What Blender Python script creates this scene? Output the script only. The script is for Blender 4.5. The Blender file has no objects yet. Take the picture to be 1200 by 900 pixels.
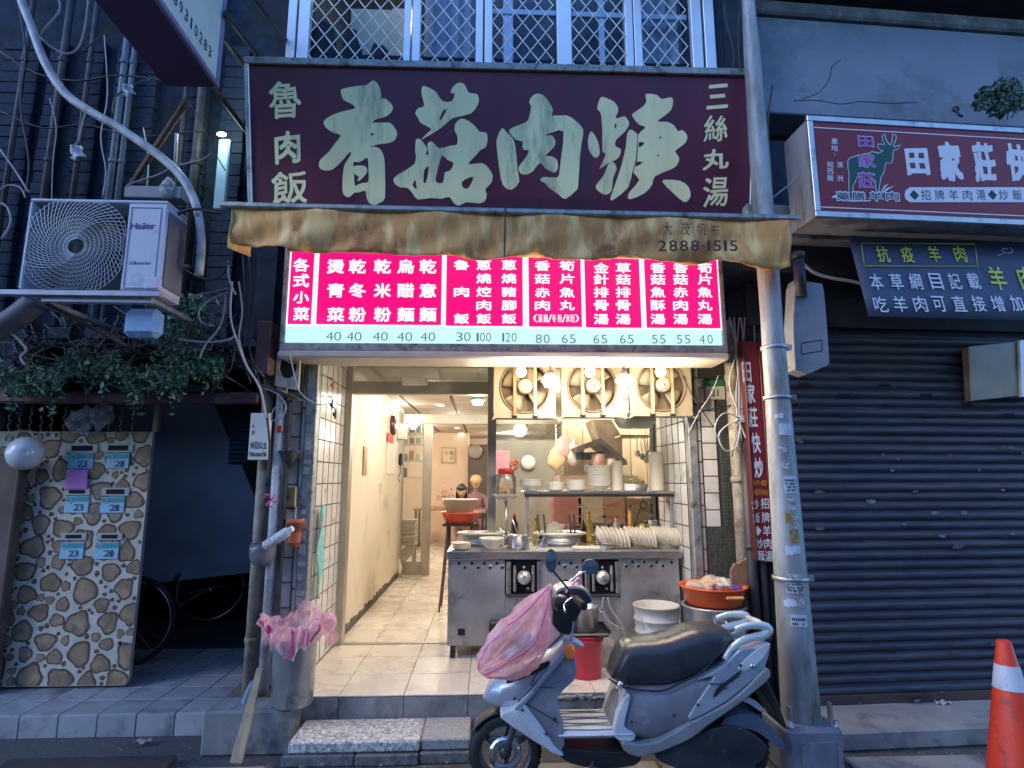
import bpy, bmesh, math, random
from mathutils import Vector, Matrix, noise
random.seed(7)
C = bpy.data.collections.new('place'); bpy.context.scene.collection.children.link(C)
scn = bpy.context.scene
# ---------- camera ----------
FP = 680.0; TH = math.atan(110.5/FP); PS = math.atan(29*math.cos(TH)/FP); EYE = 1.58
cam = bpy.data.objects.new('camera', bpy.data.cameras.new('camera')); C.objects.link(cam)
cam.location = (0, 0, EYE); cam.rotation_euler = (math.pi/2+TH, 0, -PS)
cam.data.sensor_width = 36; cam.data.lens = FP/1200*36; cam.data.clip_end = 500; cam.data.clip_start = .05
scn.camera = cam
# ---------- world, sun, exposure ----------
w = bpy.data.worlds.new('World'); scn.world = w; w.use_nodes = True
nt = w.node_tree; bg = nt.nodes['Background']
sky = nt.nodes.new('ShaderNodeTexSky'); sky.sky_type = 'NISHITA'; sky.sun_disc = False
SUN_EL, SUN_AZ = math.radians(24), math.radians(235)
sky.sun_elevation = SUN_EL; sky.sun_rotation = SUN_AZ; sky.ozone_density = 5.0; sky.air_density = 1.0; sky.dust_density = 0
tint = nt.nodes.new('ShaderNodeMix'); tint.data_type = 'RGBA'; tint.blend_type = 'MULTIPLY'; tint.inputs[0].default_value = 1; tint.inputs[7].default_value = (.76, .89, 1.08, 1); nt.links.new(sky.outputs[0], tint.inputs[6]); nt.links.new(tint.outputs[2], bg.inputs[0]); bg.inputs[1].default_value = .15
sl = bpy.data.lights.new('sun', 'SUN'); sl.energy = .3; sl.angle = math.radians(25); sl.color = (1, .93, .85)
so = bpy.data.objects.new('sun', sl); C.objects.link(so)
so.rotation_euler = (math.pi/2-SUN_EL, 0, SUN_AZ-math.radians(290))
scn.view_settings.view_transform = 'Standard'; scn.view_settings.look = 'None'
scn.view_settings.exposure = 1.68; scn.view_settings.gamma = 1
scn.cycles.max_bounces = 6; scn.cycles.transparent_max_bounces = 16
scn.cycles.sample_clamp_indirect = 4.0
# ---------- pixel of the photograph -> point of the place ----------
_c, _s = math.cos, math.sin
FW = Vector((_s(PS)*_c(TH), _c(PS)*_c(TH), _s(TH))); RT = Vector((_c(PS), -_s(PS), 0)); UP = Vector((-_s(PS)*_s(TH), -_c(PS)*_s(TH), _c(TH)))
EYEV = Vector((0, 0, EYE))
def ray(px, py): return FW + RT*((px-600)/FP) - UP*((py-450)/FP)
def at(px, py, Y): r = ray(px, py); return EYEV + r*(Y/r.y)
def atz(px, py, z): r = ray(px, py); return EYEV + r*((z-EYE)/r.z)
class Frame:
    """local axes: u right, d away from the street, v up"""
    def __init__(s, o, X=(1,0,0), V=(0,0,1)):
        s.o = Vector(o); s.X = Vector(X).normalized(); V = Vector(V); s.V = (V - s.X*V.dot(s.X)).normalized(); s.D = s.V.cross(s.X)
    def p(s, u, d, v): return s.o + s.X*u + s.D*d + s.V*v
    def uv(s, px, py, d=0):
        r = ray(px, py); q = s.o + s.D*d; t = (q-EYEV).dot(s.D)/r.dot(s.D); h = EYEV + r*t - s.o
        return h.dot(s.X), h.dot(s.V)
WORLD = Frame((0,0,0))
# ---------- materials ----------
MATS = {}
def mat(name, col, rough=.6, metal=0, var=.12, scale=6, bump=0, bscale=60, dirt=None, emit=None, estr=1, streak=0, rvar=.1, island=0, coat=0, spec=.5, trans=0, alpha=1, wavy=None):
    """dirt=(colour, amount, scale[, detail])"""
    if name in MATS: return MATS[name]
    m = bpy.data.materials.new(name); m.use_nodes = True; n = m.node_tree.nodes; l = m.node_tree.links
    b = n['Principled BSDF']; b.inputs['Roughness'].default_value = rough; b.inputs['Metallic'].default_value = metal
    b.inputs['Coat Weight'].default_value = coat; b.inputs['Specular IOR Level'].default_value = spec
    b.inputs['Transmission Weight'].default_value = trans; b.inputs['Alpha'].default_value = alpha
    tc = n.new('ShaderNodeTexCoord'); mp = n.new('ShaderNodeMapping'); oi = n.new('ShaderNodeObjectInfo')
    if island:   # every tile or slat gets its own stretch of the grain
        k_ = n.new('ShaderNodeVectorMath'); k_.operation = 'SCALE'; k_.inputs[0].default_value = (37, 53, 71); l.new(oi.outputs['Random'], k_.inputs[3]); ad = n.new('ShaderNodeVectorMath'); ad.operation = 'ADD'; l.new(k_.outputs[0], ad.inputs[0]); l.new(tc.outputs['Object'], ad.inputs[1]); l.new(ad.outputs[0], mp.inputs[0])
    else: l.new(tc.outputs['Object'], mp.inputs[0])
    ns = n.new('ShaderNodeTexNoise'); ns.inputs['Scale'].default_value = scale; ns.inputs['Detail'].default_value = 6; l.new(mp.outputs[0], ns.inputs[0])
    if streak: mp.inputs['Scale'].default_value = (1, 1, 1/streak)
    ramp = n.new('ShaderNodeMapRange'); ramp.inputs[1].default_value = .3; ramp.inputs[2].default_value = .7
    l.new(ns.outputs['Fac'], ramp.inputs[0])
    mx = n.new('ShaderNodeMix'); mx.data_type = 'RGBA'; l.new(ramp.outputs[0], mx.inputs[0])
    mx.inputs[6].default_value = (*[max(0, c*(1-var)) for c in col], 1); mx.inputs[7].default_value = (*[min(1, c*(1+var)) for c in col], 1)
    out = mx.outputs[2]
    if island:
        add = n.new('ShaderNodeMapRange'); l.new(oi.outputs['Random'], add.inputs[0]); add.inputs[3].default_value = 1-island; add.inputs[4].default_value = 1+island
        hs = n.new('ShaderNodeHueSaturation'); l.new(add.outputs[0], hs.inputs['Value']); l.new(out, hs.inputs['Color']); out = hs.outputs[0]
    if dirt:
        dn = n.new('ShaderNodeTexNoise'); dn.inputs['Scale'].default_value = dirt[2]; dn.inputs['Detail'].default_value = 10; dn.inputs['Roughness'].default_value = .7
        l.new(mp.outputs[0], dn.inputs[0]); dr = n.new('ShaderNodeMapRange'); dr.inputs[1].default_value = .66-dirt[1]*.3; dr.inputs[2].default_value = .78-dirt[1]*.2
        l.new(dn.outputs['Fac'], dr.inputs[0]); dm = n.new('ShaderNodeMix'); dm.data_type = 'RGBA'; l.new(dr.outputs[0], dm.inputs[0])
        l.new(out, dm.inputs[6]); dm.inputs[7].default_value = (*dirt[0], 1); out = dm.outputs[2]
    l.new(out, b.inputs['Base Color'])
    if rvar:
        rr = n.new('ShaderNodeMapRange'); l.new(ns.outputs['Fac'], rr.inputs[0]); rr.inputs[3].default_value = max(.03, rough-rvar); rr.inputs[4].default_value = min(1, rough+rvar)
        l.new(rr.outputs[0], b.inputs['Roughness'])
    if bump:
        bn = n.new('ShaderNodeTexNoise'); bn.inputs['Scale'].default_value = bscale; bn.inputs['Detail'].default_value = 4; l.new(mp.outputs[0], bn.inputs[0])
        bp = n.new('ShaderNodeBump'); bp.inputs['Strength'].default_value = bump; bp.inputs['Distance'].default_value = .01
        l.new(bn.outputs['Fac'], bp.inputs['Height']); l.new(bp.outputs[0], b.inputs['Normal'])
    if emit:
        b.inputs['Emission Color'].default_value = (*emit, 1); b.inputs['Emission Strength'].default_value = estr
    MATS[name] = m; return m
def glass(name, col=(.9,.95,.95), refl=.12, opac=.06, rough=.03, ior=1.5):
    if name in MATS: return MATS[name]
    m = bpy.data.materials.new(name); m.use_nodes = True; n = m.node_tree.nodes; l = m.node_tree.links; n.clear()
    o = n.new('ShaderNodeOutputMaterial'); t = n.new('ShaderNodeBsdfTransparent'); t.inputs[0].default_value = (*col, 1)
    g = n.new('ShaderNodeBsdfGlossy'); g.inputs['Roughness'].default_value = rough
    f = n.new('ShaderNodeFresnel'); f.inputs[0].default_value = ior
    ma = n.new('ShaderNodeMath'); ma.operation = 'ADD'; l.new(f.outputs[0], ma.inputs[0]); ma.inputs[1].default_value = refl*.3
    mx = n.new('ShaderNodeMixShader'); l.new(ma.outputs[0], mx.inputs[0]); l.new(t.outputs[0], mx.inputs[1]); l.new(g.outputs[0], mx.inputs[2])
    d = n.new('ShaderNodeBsdfDiffuse'); d.inputs[0].default_value = (.7,.7,.68,1); m2 = n.new('ShaderNodeMixShader'); m2.inputs[0].default_value = opac
    l.new(mx.outputs[0], m2.inputs[1]); l.new(d.outputs[0], m2.inputs[2]); l.new(m2.outputs[0], o.inputs[0])
    MATS[name] = m; return m
def film(name, col, opac=.6, rough=.3):
    """thin plastic: translucent + gloss + see-through"""
    if name in MATS: return MATS[name]
    m = bpy.data.materials.new(name); m.use_nodes = True; n = m.node_tree.nodes; l = m.node_tree.links; n.clear()
    o = n.new('ShaderNodeOutputMaterial'); t = n.new('ShaderNodeBsdfTransparent'); t.inputs[0].default_value = (*[.5+.5*c for c in col], 1)
    p = n.new('ShaderNodeBsdfPrincipled'); p.inputs['Base Color'].default_value = (*col, 1); p.inputs['Roughness'].default_value = rough
    tr = n.new('ShaderNodeBsdfTranslucent'); tr.inputs[0].default_value = (*col, 1); a = n.new('ShaderNodeMixShader'); a.inputs[0].default_value = .35
    l.new(p.outputs[0], a.inputs[1]); l.new(tr.outputs[0], a.inputs[2])
    ns = n.new('ShaderNodeTexNoise'); ns.inputs['Scale'].default_value = 14; tc = n.new('ShaderNodeTexCoord'); l.new(tc.outputs['Object'], ns.inputs[0])
    r = n.new('ShaderNodeMapRange'); r.inputs[1].default_value = .35; r.inputs[2].default_value = .65; r.inputs[3].default_value = max(0, opac-.2); r.inputs[4].default_value = min(1, opac+.2); l.new(ns.outputs['Fac'], r.inputs[0])
    mx = n.new('ShaderNodeMixShader'); l.new(r.outputs[0], mx.inputs[0]); l.new(t.outputs[0], mx.inputs[1]); l.new(a.outputs[0], mx.inputs[2]); l.new(mx.outputs[0], o.inputs[0])
    bn = n.new('ShaderNodeBump'); bn.inputs['Strength'].default_value = .4; l.new(ns.outputs['Fac'], bn.inputs['Height']); l.new(bn.outputs[0], p.inputs['Normal'])
    MATS[name] = m; return m
# ---------- mesh builder ----------
ORG = {}
def org(o): return ORG.get(o.name, Vector((0,0,0))) if o else Vector((0,0,0))
class MB:
    def __init__(s, fr=WORLD): s.v = []; s.f = []; s.fr = fr; s.smooth = set()
    def add(s, vs, fs, sm=False):
        k = len(s.v); s.v += [tuple(s.fr.p(*q)) for q in vs]
        if sm: s.smooth.update(range(len(s.f), len(s.f)+len(fs)))
        s.f += [tuple(k+i for i in f) for f in fs]; return s
    def box(s, a, b, bev=0):
        x0,x1 = sorted((a[0],b[0])); y0,y1 = sorted((a[1],b[1])); z0,z1 = sorted((a[2],b[2]))
        if not bev:
            return s.add([(x0,y0,z0),(x1,y0,z0),(x1,y1,z0),(x0,y1,z0),(x0,y0,z1),(x1,y0,z1),(x1,y1,z1),(x0,y1,z1)],
                  [(0,3,2,1),(4,5,6,7),(0,1,5,4),(1,2,6,5),(2,3,7,6),(3,0,4,7)])
        e = min(bev, (x1-x0)/2.01, (y1-y0)/2.01, (z1-z0)/2.01)
        def ring(z, i): return [(x0+i,y0,z),(x1-i,y0,z),(x1,y0+i,z),(x1,y1-i,z),(x1-i,y1,z),(x0+i,y1,z),(x0,y1-i,z),(x0,y0+i,z)]
        def ins(z): return [(x0+e,y0+e,z),(x1-e,y0+e,z),(x1-e,y0+e,z),(x1-e,y1-e,z),(x1-e,y1-e,z),(x0+e,y1-e,z),(x0+e,y1-e,z),(x0+e,y0+e,z)]
        vs = [(x0+e,y0+e,z0),(x1-e,y0+e,z0),(x1-e,y1-e,z0),(x0+e,y1-e,z0)] + ring(z0+e, e) + ring(z1-e, e) + [(x0+e,y0+e,z1),(x1-e,y0+e,z1),(x1-e,y1-e,z1),(x0+e,y1-e,z1)]
        fs = [(0,3,2,1),(20,21,22,23)]
        m4 = [0,1,1,2,2,3,3,0]
        for i in range(8):
            j = (i+1) % 8; fs.append((4+i,4+j,12+j,12+i))
            a0, a1 = m4[i], m4[j]
            fs.append((a0,a1,4+j,4+i) if a0 != a1 else (a0,4+j,4+i)); fs.append((12+i,12+j,20+a1,20+a0) if a0 != a1 else (12+i,12+j,20+a0))
        return s.add(vs, fs)
    def tube(s, pts, r, n=6, caps=True, closed=False):
        pts = [Vector(p) for p in pts]; N = len(pts); rs = r if isinstance(r, (list, tuple)) else [r]*N
        prev = None; vs = []
        for i, p in enumerate(pts):
            if closed: t = (pts[(i+1) % N]-pts[i-1])
            else: t = pts[min(i+1, N-1)]-pts[max(i-1, 0)]
            t = t.normalized() if t.length > 1e-9 else Vector((0,0,1))
            if prev is None: a = Vector((0,0,1)) if abs(t.z) < .9 else Vector((1,0,0)); u = t.cross(a).normalized()
            else: u = (prev-t*prev.dot(t)); u = u.normalized() if u.length > 1e-6 else t.orthogonal().normalized()
            prev = u; w2 = t.cross(u)
            vs += [tuple(p+(u*math.cos(2*math.pi*k/n)+w2*math.sin(2*math.pi*k/n))*rs[i]) for k in range(n)]
        fs = [(i*n+k, i*n+(k+1) % n, ((i+1) % N)*n+(k+1) % n, ((i+1) % N)*n+k) for i in range(N if closed else N-1) for k in range(n)]
        s.add(vs, fs, True)
        if caps and not closed: k0 = len(s.v)-N*n; s.f += [tuple(k0+k for k in range(n))[::-1], tuple(k0+(N-1)*n+k for k in range(n))]
        return s
    def lathe(s, c, prof, n=20, ax='z', a0=0, a1=2*math.pi, sx=1, sy=1):
        """prof: (radius, height) pairs; ax is the turning axis"""
        full = abs(a1-a0-2*math.pi) < 1e-6; m = n if full else n+1; vs = []
        for r, h in prof:
            for k in range(m):
                a = a0+(a1-a0)*k/n; x, y = r*math.cos(a)*sx, r*math.sin(a)*sy
                vs.append((c[0]+x, c[1]+y, c[2]+h) if ax == 'z' else (c[0]+x, c[1]+h, c[2]+y) if ax == 'y' else (c[0]+h, c[1]+x, c[2]+y))
        fs = [(i*m+k, i*m+(k+1) % m, (i+1)*m+(k+1) % m, (i+1)*m+k) for i in range(len(prof)-1) for k in range(m if full else n)]
        return s.add(vs, fs, True)
    def prism(s, pts, d0, d1, pl='uv'):
        """polygon in the u/v plane pushed from depth d0 to d1 (pl 'uv'), or in u/d pushed in v ('ud'), or d/v pushed in u ('dv')"""
        g = {'uv': lambda a, b, h: (a, h, b), 'ud': lambda a, b, h: (a, b, h), 'dv': lambda a, b, h: (h, a, b)}[pl]; n = len(pts)
        A = sum(pts[i][0]*pts[(i+1) % n][1]-pts[(i+1) % n][0]*pts[i][1] for i in range(n))
        if A < 0: pts = pts[::-1]
        from mathutils.geometry import tessellate_polygon
        tr = tessellate_polygon([[Vector((a, b, 0)) for a, b in pts]])
        vs = [g(a, b, d0) for a, b in pts]+[g(a, b, d1) for a, b in pts]
        fs = [tuple(t) for t in tr]+[tuple(i+n for i in t[::-1]) for t in tr]
        fs += [(i, (i+1) % n, (i+1) % n+n, i+n) for i in range(n)]
        return s.add(vs, fs)
    def quad(s, *q): return s.add(q, [tuple(range(len(q)))])
    def grid(s, fn, nu, nv, sm=True, closeu=False):
        vs = [fn(i/nu, j/nv) for j in range(nv+1) for i in range(nu+1)]
        return s.add(vs, [(j*(nu+1)+i, j*(nu+1)+i+1, (j+1)*(nu+1)+i+1, (j+1)*(nu+1)+i) for j in range(nv) for i in range(nu)], sm)
    def ell(s, c, r, n=12, m=8, fn=None):
        vs = []; 
        for j in range(m+1):
            a = math.pi*j/m
            for i in range(n):
                b = 2*math.pi*i/n; q = (c[0]+r[0]*math.sin(a)*math.cos(b), c[1]+r[1]*math.sin(a)*math.sin(b), c[2]+r[2]*math.cos(a))
                vs.append(fn(q) if fn else q)
        return s.add(vs, [(j*n+i, (j+1)*n+i, (j+1)*n+(i+1) % n, j*n+(i+1) % n) for j in range(m) for i in range(n)], True)
    def build(s, name, m, parent=None, kind=None, solid=0, bevel=0, sub=0, norm=True):
        me = bpy.data.meshes.new(name); o0 = org(parent)
        me.from_pydata([(x-o0.x, y-o0.y, z-o0.z) for x, y, z in s.v], [], s.f)
        for i in s.smooth: me.polygons[i].use_smooth = True
        if norm:
            bm = bmesh.new(); bm.from_mesh(me); bmesh.ops.recalc_face_normals(bm, faces=bm.faces); bm.to_mesh(me); bm.free()
        me.materials.append(m); o = bpy.data.objects.new(name, me); C.objects.link(o); o.parent = parent; ORG[o.name] = o0
        if kind: o['kind'] = kind
        if solid: q = o.modifiers.new('s', 'SOLIDIFY'); q.thickness = solid
        if bevel: q = o.modifiers.new('b', 'BEVEL'); q.width = bevel; q.segments = 2; q.limit_method = 'ANGLE'
        if sub: q = o.modifiers.new('u', 'SUBSURF'); q.levels = sub; q.render_levels = sub
        return o
def thing(name, label, cat, loc=(0,0,0), group=None):
    o = bpy.data.objects.new(name, None); C.objects.link(o); o.location = loc; o.empty_display_size = .1
    ORG[o.name] = Vector(loc); o['label'] = label; o['category'] = cat
    if group: o['group'] = group
    return o
def tag(o, label, cat, group=None):
    o['label'] = label; o['category'] = cat
    if group: o['group'] = group
    return o
def one(mb, name, m, label, cat, group=None, origin=None, **k):
    """a thing that is a single mesh, its origin set at its base"""
    vs = mb.v; lo = [min(v[i] for v in vs) for i in range(3)]; hi = [max(v[i] for v in vs) for i in range(3)]
    c = Vector(origin or ((lo[0]+hi[0])/2, (lo[1]+hi[1])/2, lo[2])); mb.v = [(x-c.x, y-c.y, z-c.z) for x, y, z in vs]
    o = mb.build(name, m, None, **k); o.location = c; ORG[o.name] = c
    return tag(o, label, cat, group)
def copy_tree(o, delta=None, parent=None, label=None, loc=None, rot=None):
    c = o.copy(); C.objects.link(c); c.parent = parent
    if parent is None:
        if loc is not None: c.location = loc
        elif delta is not None: c.location = o.location+Vector(delta)
        if rot is not None: c.rotation_euler = rot
        if label: c['label'] = label
    for ch in o.children: copy_tree(ch, parent=c)
    return c
def lamp(name, loc, e, col=(1,.8,.55), r=.05, parent=None, kind='POINT', rot=None, size=None):
    l = bpy.data.lights.new(name, kind); l.energy = e; l.color = col
    if kind == 'POINT': l.shadow_soft_size = r
    if size: l.shape = 'RECTANGLE'; l.size, l.size_y = size
    o = bpy.data.objects.new(name, l); C.objects.link(o); o.location = Vector(loc)-org(parent); o.parent = parent
    if rot: o.rotation_euler = rot
    return o
def catenary(a, b, sag, n=10, wob=0, rnd=random):
    a, b = Vector(a), Vector(b); out = []
    for i in range(n+1):
        t = i/n; p = a.lerp(b, t); p.z -= sag*4*t*(1-t)
        if wob and 0 < i < n: p += Vector((rnd.uniform(-wob, wob), rnd.uniform(-wob, wob)*.5, rnd.uniform(-wob, wob)))
        out.append(p)
    return smooth(out)
def smooth(pts, k=3):
    pts = [Vector(p) for p in pts]; out = []
    for i in range(len(pts)-1):
        p0, p1, p2, p3 = pts[max(i-1,0)], pts[i], pts[i+1], pts[min(i+2, len(pts)-1)]
        for j in range(k):
            t = j/k; out.append(.5*((2*p1)+(p2-p0)*t+(2*p0-5*p1+4*p2-p3)*t*t+(3*p1-p0-3*p2+p3)*t**3))
    return out+[pts[-1]]
def smooth2(pts, k=4):
    """closed polygon rounded through its corners"""
    n = len(pts); out = []
    for i in range(n):
        p0, p1, p2, p3 = [Vector(pts[(i+j-1) % n]) for j in range(4)]
        for j in range(k):
            t = j/k; q = .5*((2*p1)+(p2-p0)*t+(2*p0-5*p1+4*p2-p3)*t*t+(3*p1-p0-3*p2+p3)*t**3); out.append((q.x, q.y))
    return out
# ---------- lettering ----------
GL = {}
def glyph(ch, bold=.0):
    k = (ch, round(bold, 3))
    if k not in GL:
        c = bpy.data.curves.new('g', 'FONT'); c.body = ch; c.offset = bold; c.resolution_u = 3; c.fill_mode = 'FRONT'
        o = bpy.data.objects.new('g', c); scn.collection.objects.link(o); dg = bpy.context.evaluated_depsgraph_get()
        me = bpy.data.meshes.new_from_object(o.evaluated_get(dg)); vs = [(v.co.x, v.co.y) for v in me.vertices]; fs = [tuple(p.vertices) for p in me.polygons]
        bpy.data.objects.remove(o); bpy.data.curves.remove(c); bpy.data.meshes.remove(me)
        x0, x1, y0, y1 = min(a for a, b in vs), max(a for a, b in vs), min(b for a, b in vs), max(b for a, b in vs)
        GL[k] = ([((a-(x0+x1)/2)/max(1e-6, x1-x0), (b-(y0+y1)/2)/max(1e-6, y1-y0)) for a, b in vs], fs, (x1-x0), (y1-y0))
    return GL[k]
def letter(mb, ch, u, v, w, h, d, bold=.0, slant=0, warp=0, rot=0):
    """one character, its ink box centred on (u,v) and w x h large, at depth d; bold thickens the strokes by laying shifted copies"""
    vs, fs, a, b = glyph(ch, 0 if bold >= 0 else bold); k = max(0, bold)*.75; w2, h2 = w*(1-2*k), h*(1-2*k); n = 0
    sh = [(0, 0)] if k == 0 else [(-k, -k), (k, k), (-k, k), (k, -k), (0, 0)]
    if k > .03: sh += [(-k, 0), (k, 0), (0, k), (0, -k)]
    for sx, sy in sh:
        out = []
        for x, y in vs:
            X, Y = x*w2+sx*w, y*h2+sy*h+slant*x*w
            if warp: X += warp*w*math.sin(Y*9/h+u*7); Y += warp*h*math.sin(X*8/w+1+v*5)
            if rot: X, Y = X*math.cos(rot)-Y*math.sin(rot), X*math.sin(rot)+Y*math.cos(rot)
            out.append((u+X, d-n*.00006, v+Y))
        mb.add(out, fs); n += 1
def line_of(mb, fr, text, pts, size, d, bold=.0, **k):
    """characters at pixel centres pts, size=(w,h) in photo pixels"""
    for ch, (px, py) in zip(text, pts):
        u, v = fr.uv(px, py, d); u1, v1 = fr.uv(px+size[0], py+size[1], d)
        w, h = abs(u1-u), abs(v1-v)
        if ch in '一三': h *= .8
        if ch == '小': h *= .9
        letter(mb, ch, u, v, w, h, d, bold, **k)
def digits(mb, fr, text, px, py, w, h, d, bold=0, **k):
    """a run of latin characters w x h photo pixels, centred on px,py"""
    n = len(text); adv = [(.30 if c in ':|!/,. iIl' else .42 if c in '1-' else .62 if c in 'rt' else 1) for c in text]; tot = sum(adv)+.22*(n-1); x = px-w/2
    for c, a in zip(text, adv):
        cw = w*a/tot
        if c != ' ':
            vs, fs, gw, gh = glyph(c, bold); hh = h*min(1, gh/glyph('8' if not c.islower() else 'h', bold)[3]); dy = 0
            if c in 'acemnorsuvwxzgpqy': dy = (h-hh)/2
            if c in 'gpqy': dy += h*.22
            u, v = fr.uv(x+cw/2, py+dy, d); u1, v1 = fr.uv(x+cw, py+dy+hh, d); letter(mb, c, u, v, abs(u1-u)*2, abs(v1-v), d, bold, **k)
        x += cw+w*.22/tot
def poly(mb, fr, pts, d, t=.002):
    """outline in photo pixels laid on the frame as a thin raised plate"""
    mb.prism([fr.uv(x, y, d) for x, y in pts], d, d-t)
# ================= materials of the setting =================
concrete = mat('concrete', (.27,.27,.26), .85, var=.25, scale=3, bump=.35, bscale=35, dirt=((.08,.08,.075), .55, 4))
concrete_lt = mat('pale_concrete', (.18,.215,.27), .85, var=.12, scale=2, bump=.25, bscale=30, dirt=((.11,.125,.15), .55, 1.6))
asphalt = mat('asphalt', (.075,.075,.075), .85, var=.35, scale=40, bump=.6, bscale=120, dirt=((.16,.15,.14), .35, 3))
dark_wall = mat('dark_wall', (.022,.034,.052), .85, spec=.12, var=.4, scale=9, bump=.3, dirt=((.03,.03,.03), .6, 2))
near_black = mat('near_black', (.03,.032,.035), .9, var=.4)  # even near-black for backings, closed-off rooms and recesses
white_tile = mat('white_tile', (.66,.63,.58), .22, var=.06, scale=5, island=.07, dirt=((.33,.29,.22), .35, 5), rvar=.08)
grey_tile = mat('grey_tile', (.46,.45,.43), .35, var=.12, scale=6, island=.12, dirt=((.14,.14,.13), .45, 4))
grout = mat('grout', (.05,.048,.045), .9)
floor_tile = mat('floor_tile', (.74,.67,.56), .28, var=.07, scale=4, island=.04, dirt=((.36,.31,.24), .35, 2.2), rvar=.12)
floor_grout = mat('floor_grout', (.16,.13,.10), .9)
alu = mat('aluminium', (.55,.55,.54), .38, .8, var=.12, scale=10, dirt=((.2,.19,.17), .35, 8))
alu_dark = mat('weathered_aluminium', (.34,.35,.33), .5, .6, var=.25, scale=20, dirt=((.10,.09,.07), .5, 14))
alu_blue = mat('window_aluminium', (.62,.66,.70), .4, .5, var=.06)
steel = mat('brushed_steel', (.50,.50,.50), .3, .95, var=.12, scale=5, streak=.1, dirt=((.22,.20,.18), .35, 5), rvar=.12)
steel_dull = mat('dull_steel', (.46,.46,.46), .42, .75, var=.2, scale=4, dirt=((.14,.13,.12), .45, 5), rvar=.15, bump=.05)
chrome = mat('chrome', (.7,.7,.7), .12, 1, var=.05)
rust = mat('rusty_iron', (.15,.09,.065), .85, .2, var=.5, scale=20, bump=.4, dirt=((.05,.04,.04), .5, 9))
iron = mat('dark_iron', (.05,.05,.055), .6, .4, var=.4, scale=12, dirt=((.11,.07,.05), .4, 8))
black_rubber = mat('black_rubber', (.02,.02,.021), .65, var=.3, bump=.1)
black_cable = mat('black_cable', (.018,.018,.02), .55)
grey_cable = mat('grey_cable', (.42,.42,.42), .6, var=.2)
white_pvc = mat('grey_pvc', (.42,.43,.45), .5, var=.15, scale=12, dirt=((.18,.18,.17), .6, 9))
brown_pipe = mat('stained_pipe', (.30,.26,.20), .7, var=.3, scale=14, dirt=((.10,.07,.05), .6, 8), bump=.2)
wood = mat('weathered_wood', (.42,.33,.20), .75, var=.25, scale=30, streak=8, bump=.2)
cream = mat('cream_paint', (.68,.59,.46), .6, var=.04, scale=2, dirt=((.5,.42,.32), .35, 2.2))
peach = mat('peach_paint', (.78,.60,.44), .6, var=.04, scale=2)
panel_tan = mat('ceiling_panel', (.62,.52,.40), .8, var=.06, scale=3, island=.03)
gunmetal = mat('shutter_paint', (.055,.062,.080), .5, .12, spec=.35, island=.10, var=.3, scale=5, streak=.15, dirt=((.10,.10,.11), .5, 2.2), bump=.2, bscale=9)
# ================= ground =================
m = MB(); m.grid(lambda a, b: ((a-.5)*120, -50+b*110, 0), 4, 4, False); m.build('street', asphalt, kind='structure')
# kerbside concrete strip with broken slabs
m = MB()
for i, (x0, x1) in enumerate([(-4.2,-2.62),(-2.6,-1.62),(-1.6,-1.2),(-.02,.95),(.97,1.55),(2.02,3.1),(3.12,4.6)]):
    m.box((x0,3.0,.002),(x1,3.54-.01*i,.022+.004*(i % 3)), .01)
m.build('pavement', concrete, kind='structure')
m = MB(); m.box((-2.62,3.14,.02),(-1.72,3.62,.052), .008); one(m, 'cover_plate', mat('cover_plate', (.06,.055,.05), .7, .3, var=.2, bump=.2), 'dark flat plate lying over the drain at the foot of the left step', 'cover plate')
# left tiled platform
z0 = .13; core = MB(); core.box((-6,4.0,0),(-1.68,8,z0-.006)); pf = core.build('platform', grout, kind='structure')
tl = mat('platform_tile', (.36,.37,.38), .35, var=.12, scale=5, island=.1, dirt=((.13,.13,.14), .5, 3))
tsh = None
def cells(name, base_mb, m, parent, places, s=.0):
    """alike pieces sharing one mesh"""
    first = None
    for p in places:
        if first is None: first = base_mb.build(name, m, parent); o = first
        else: o = first.copy(); C.objects.link(o); ORG[o.name] = org(parent)
        o.location = Vector(p)-Vector((0,0,0))
        if s: o.rotation_euler = (random.uniform(-s,s), random.uniform(-s,s), random.uniform(-s,s)*.6)
    return first
T = .235
q = MB(); q.box((.003,.003,-.006),(T-.003,T-.003,.004), .002)
cells('platform_tile', q, tl, pf, [(-1.70-T*(i+1), 3.995+T*j, z0) for i in range(11) for j in range(6)], .004)
q = MB(); q.box((.003,-.012,0),(T-.003,0,z0-.004), .002)
cells('edge_tile', q, tl, pf, [(-1.70-T*(i+1), 4.0, .001) for i in range(11)], .006)
# shop floor
zf = .25
m = MB(); m.box((-1.62,3.92,0),(1.62,16,zf-.008)); sf = m.build('shop_floor', floor_grout, kind='structure')
q = MB(); q.box((.002,.002,-.008),(.398,.398,.0), .0015)
xs0 = -.911
pl = [(xs0+.4*i, 3.895+.4*j, zf) for j in range(22) for i in range(-1, 6)]
cells('floor_tile', q, floor_tile, sf, pl, .0015)
q = MB(); q.box((.002,.0,.0),(.398,.03,zf-.012), .003)
rt = mat('riser_tile', (.25,.25,.24), .7, var=.3, scale=8, bump=.3, island=.15, dirt=((.07,.07,.065), .6, 5))
cells('riser_tile', q, rt, sf, [(xs0+.4*i, 3.897, 0) for i in range(-1, 6)], .004)
# broken mortar lip right of the stones
m = MB(); rnd = random.Random(3)
for i in range(26):
    x = .12+i*.026; m.box((x,3.875+rnd.uniform(-.008,.01),.205+rnd.uniform(0,.012)),(x+.032,3.90,.232+rnd.uniform(-.006,.012)), .006)
m.build('broken_mortar', concrete, sf, kind='stuff')
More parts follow.
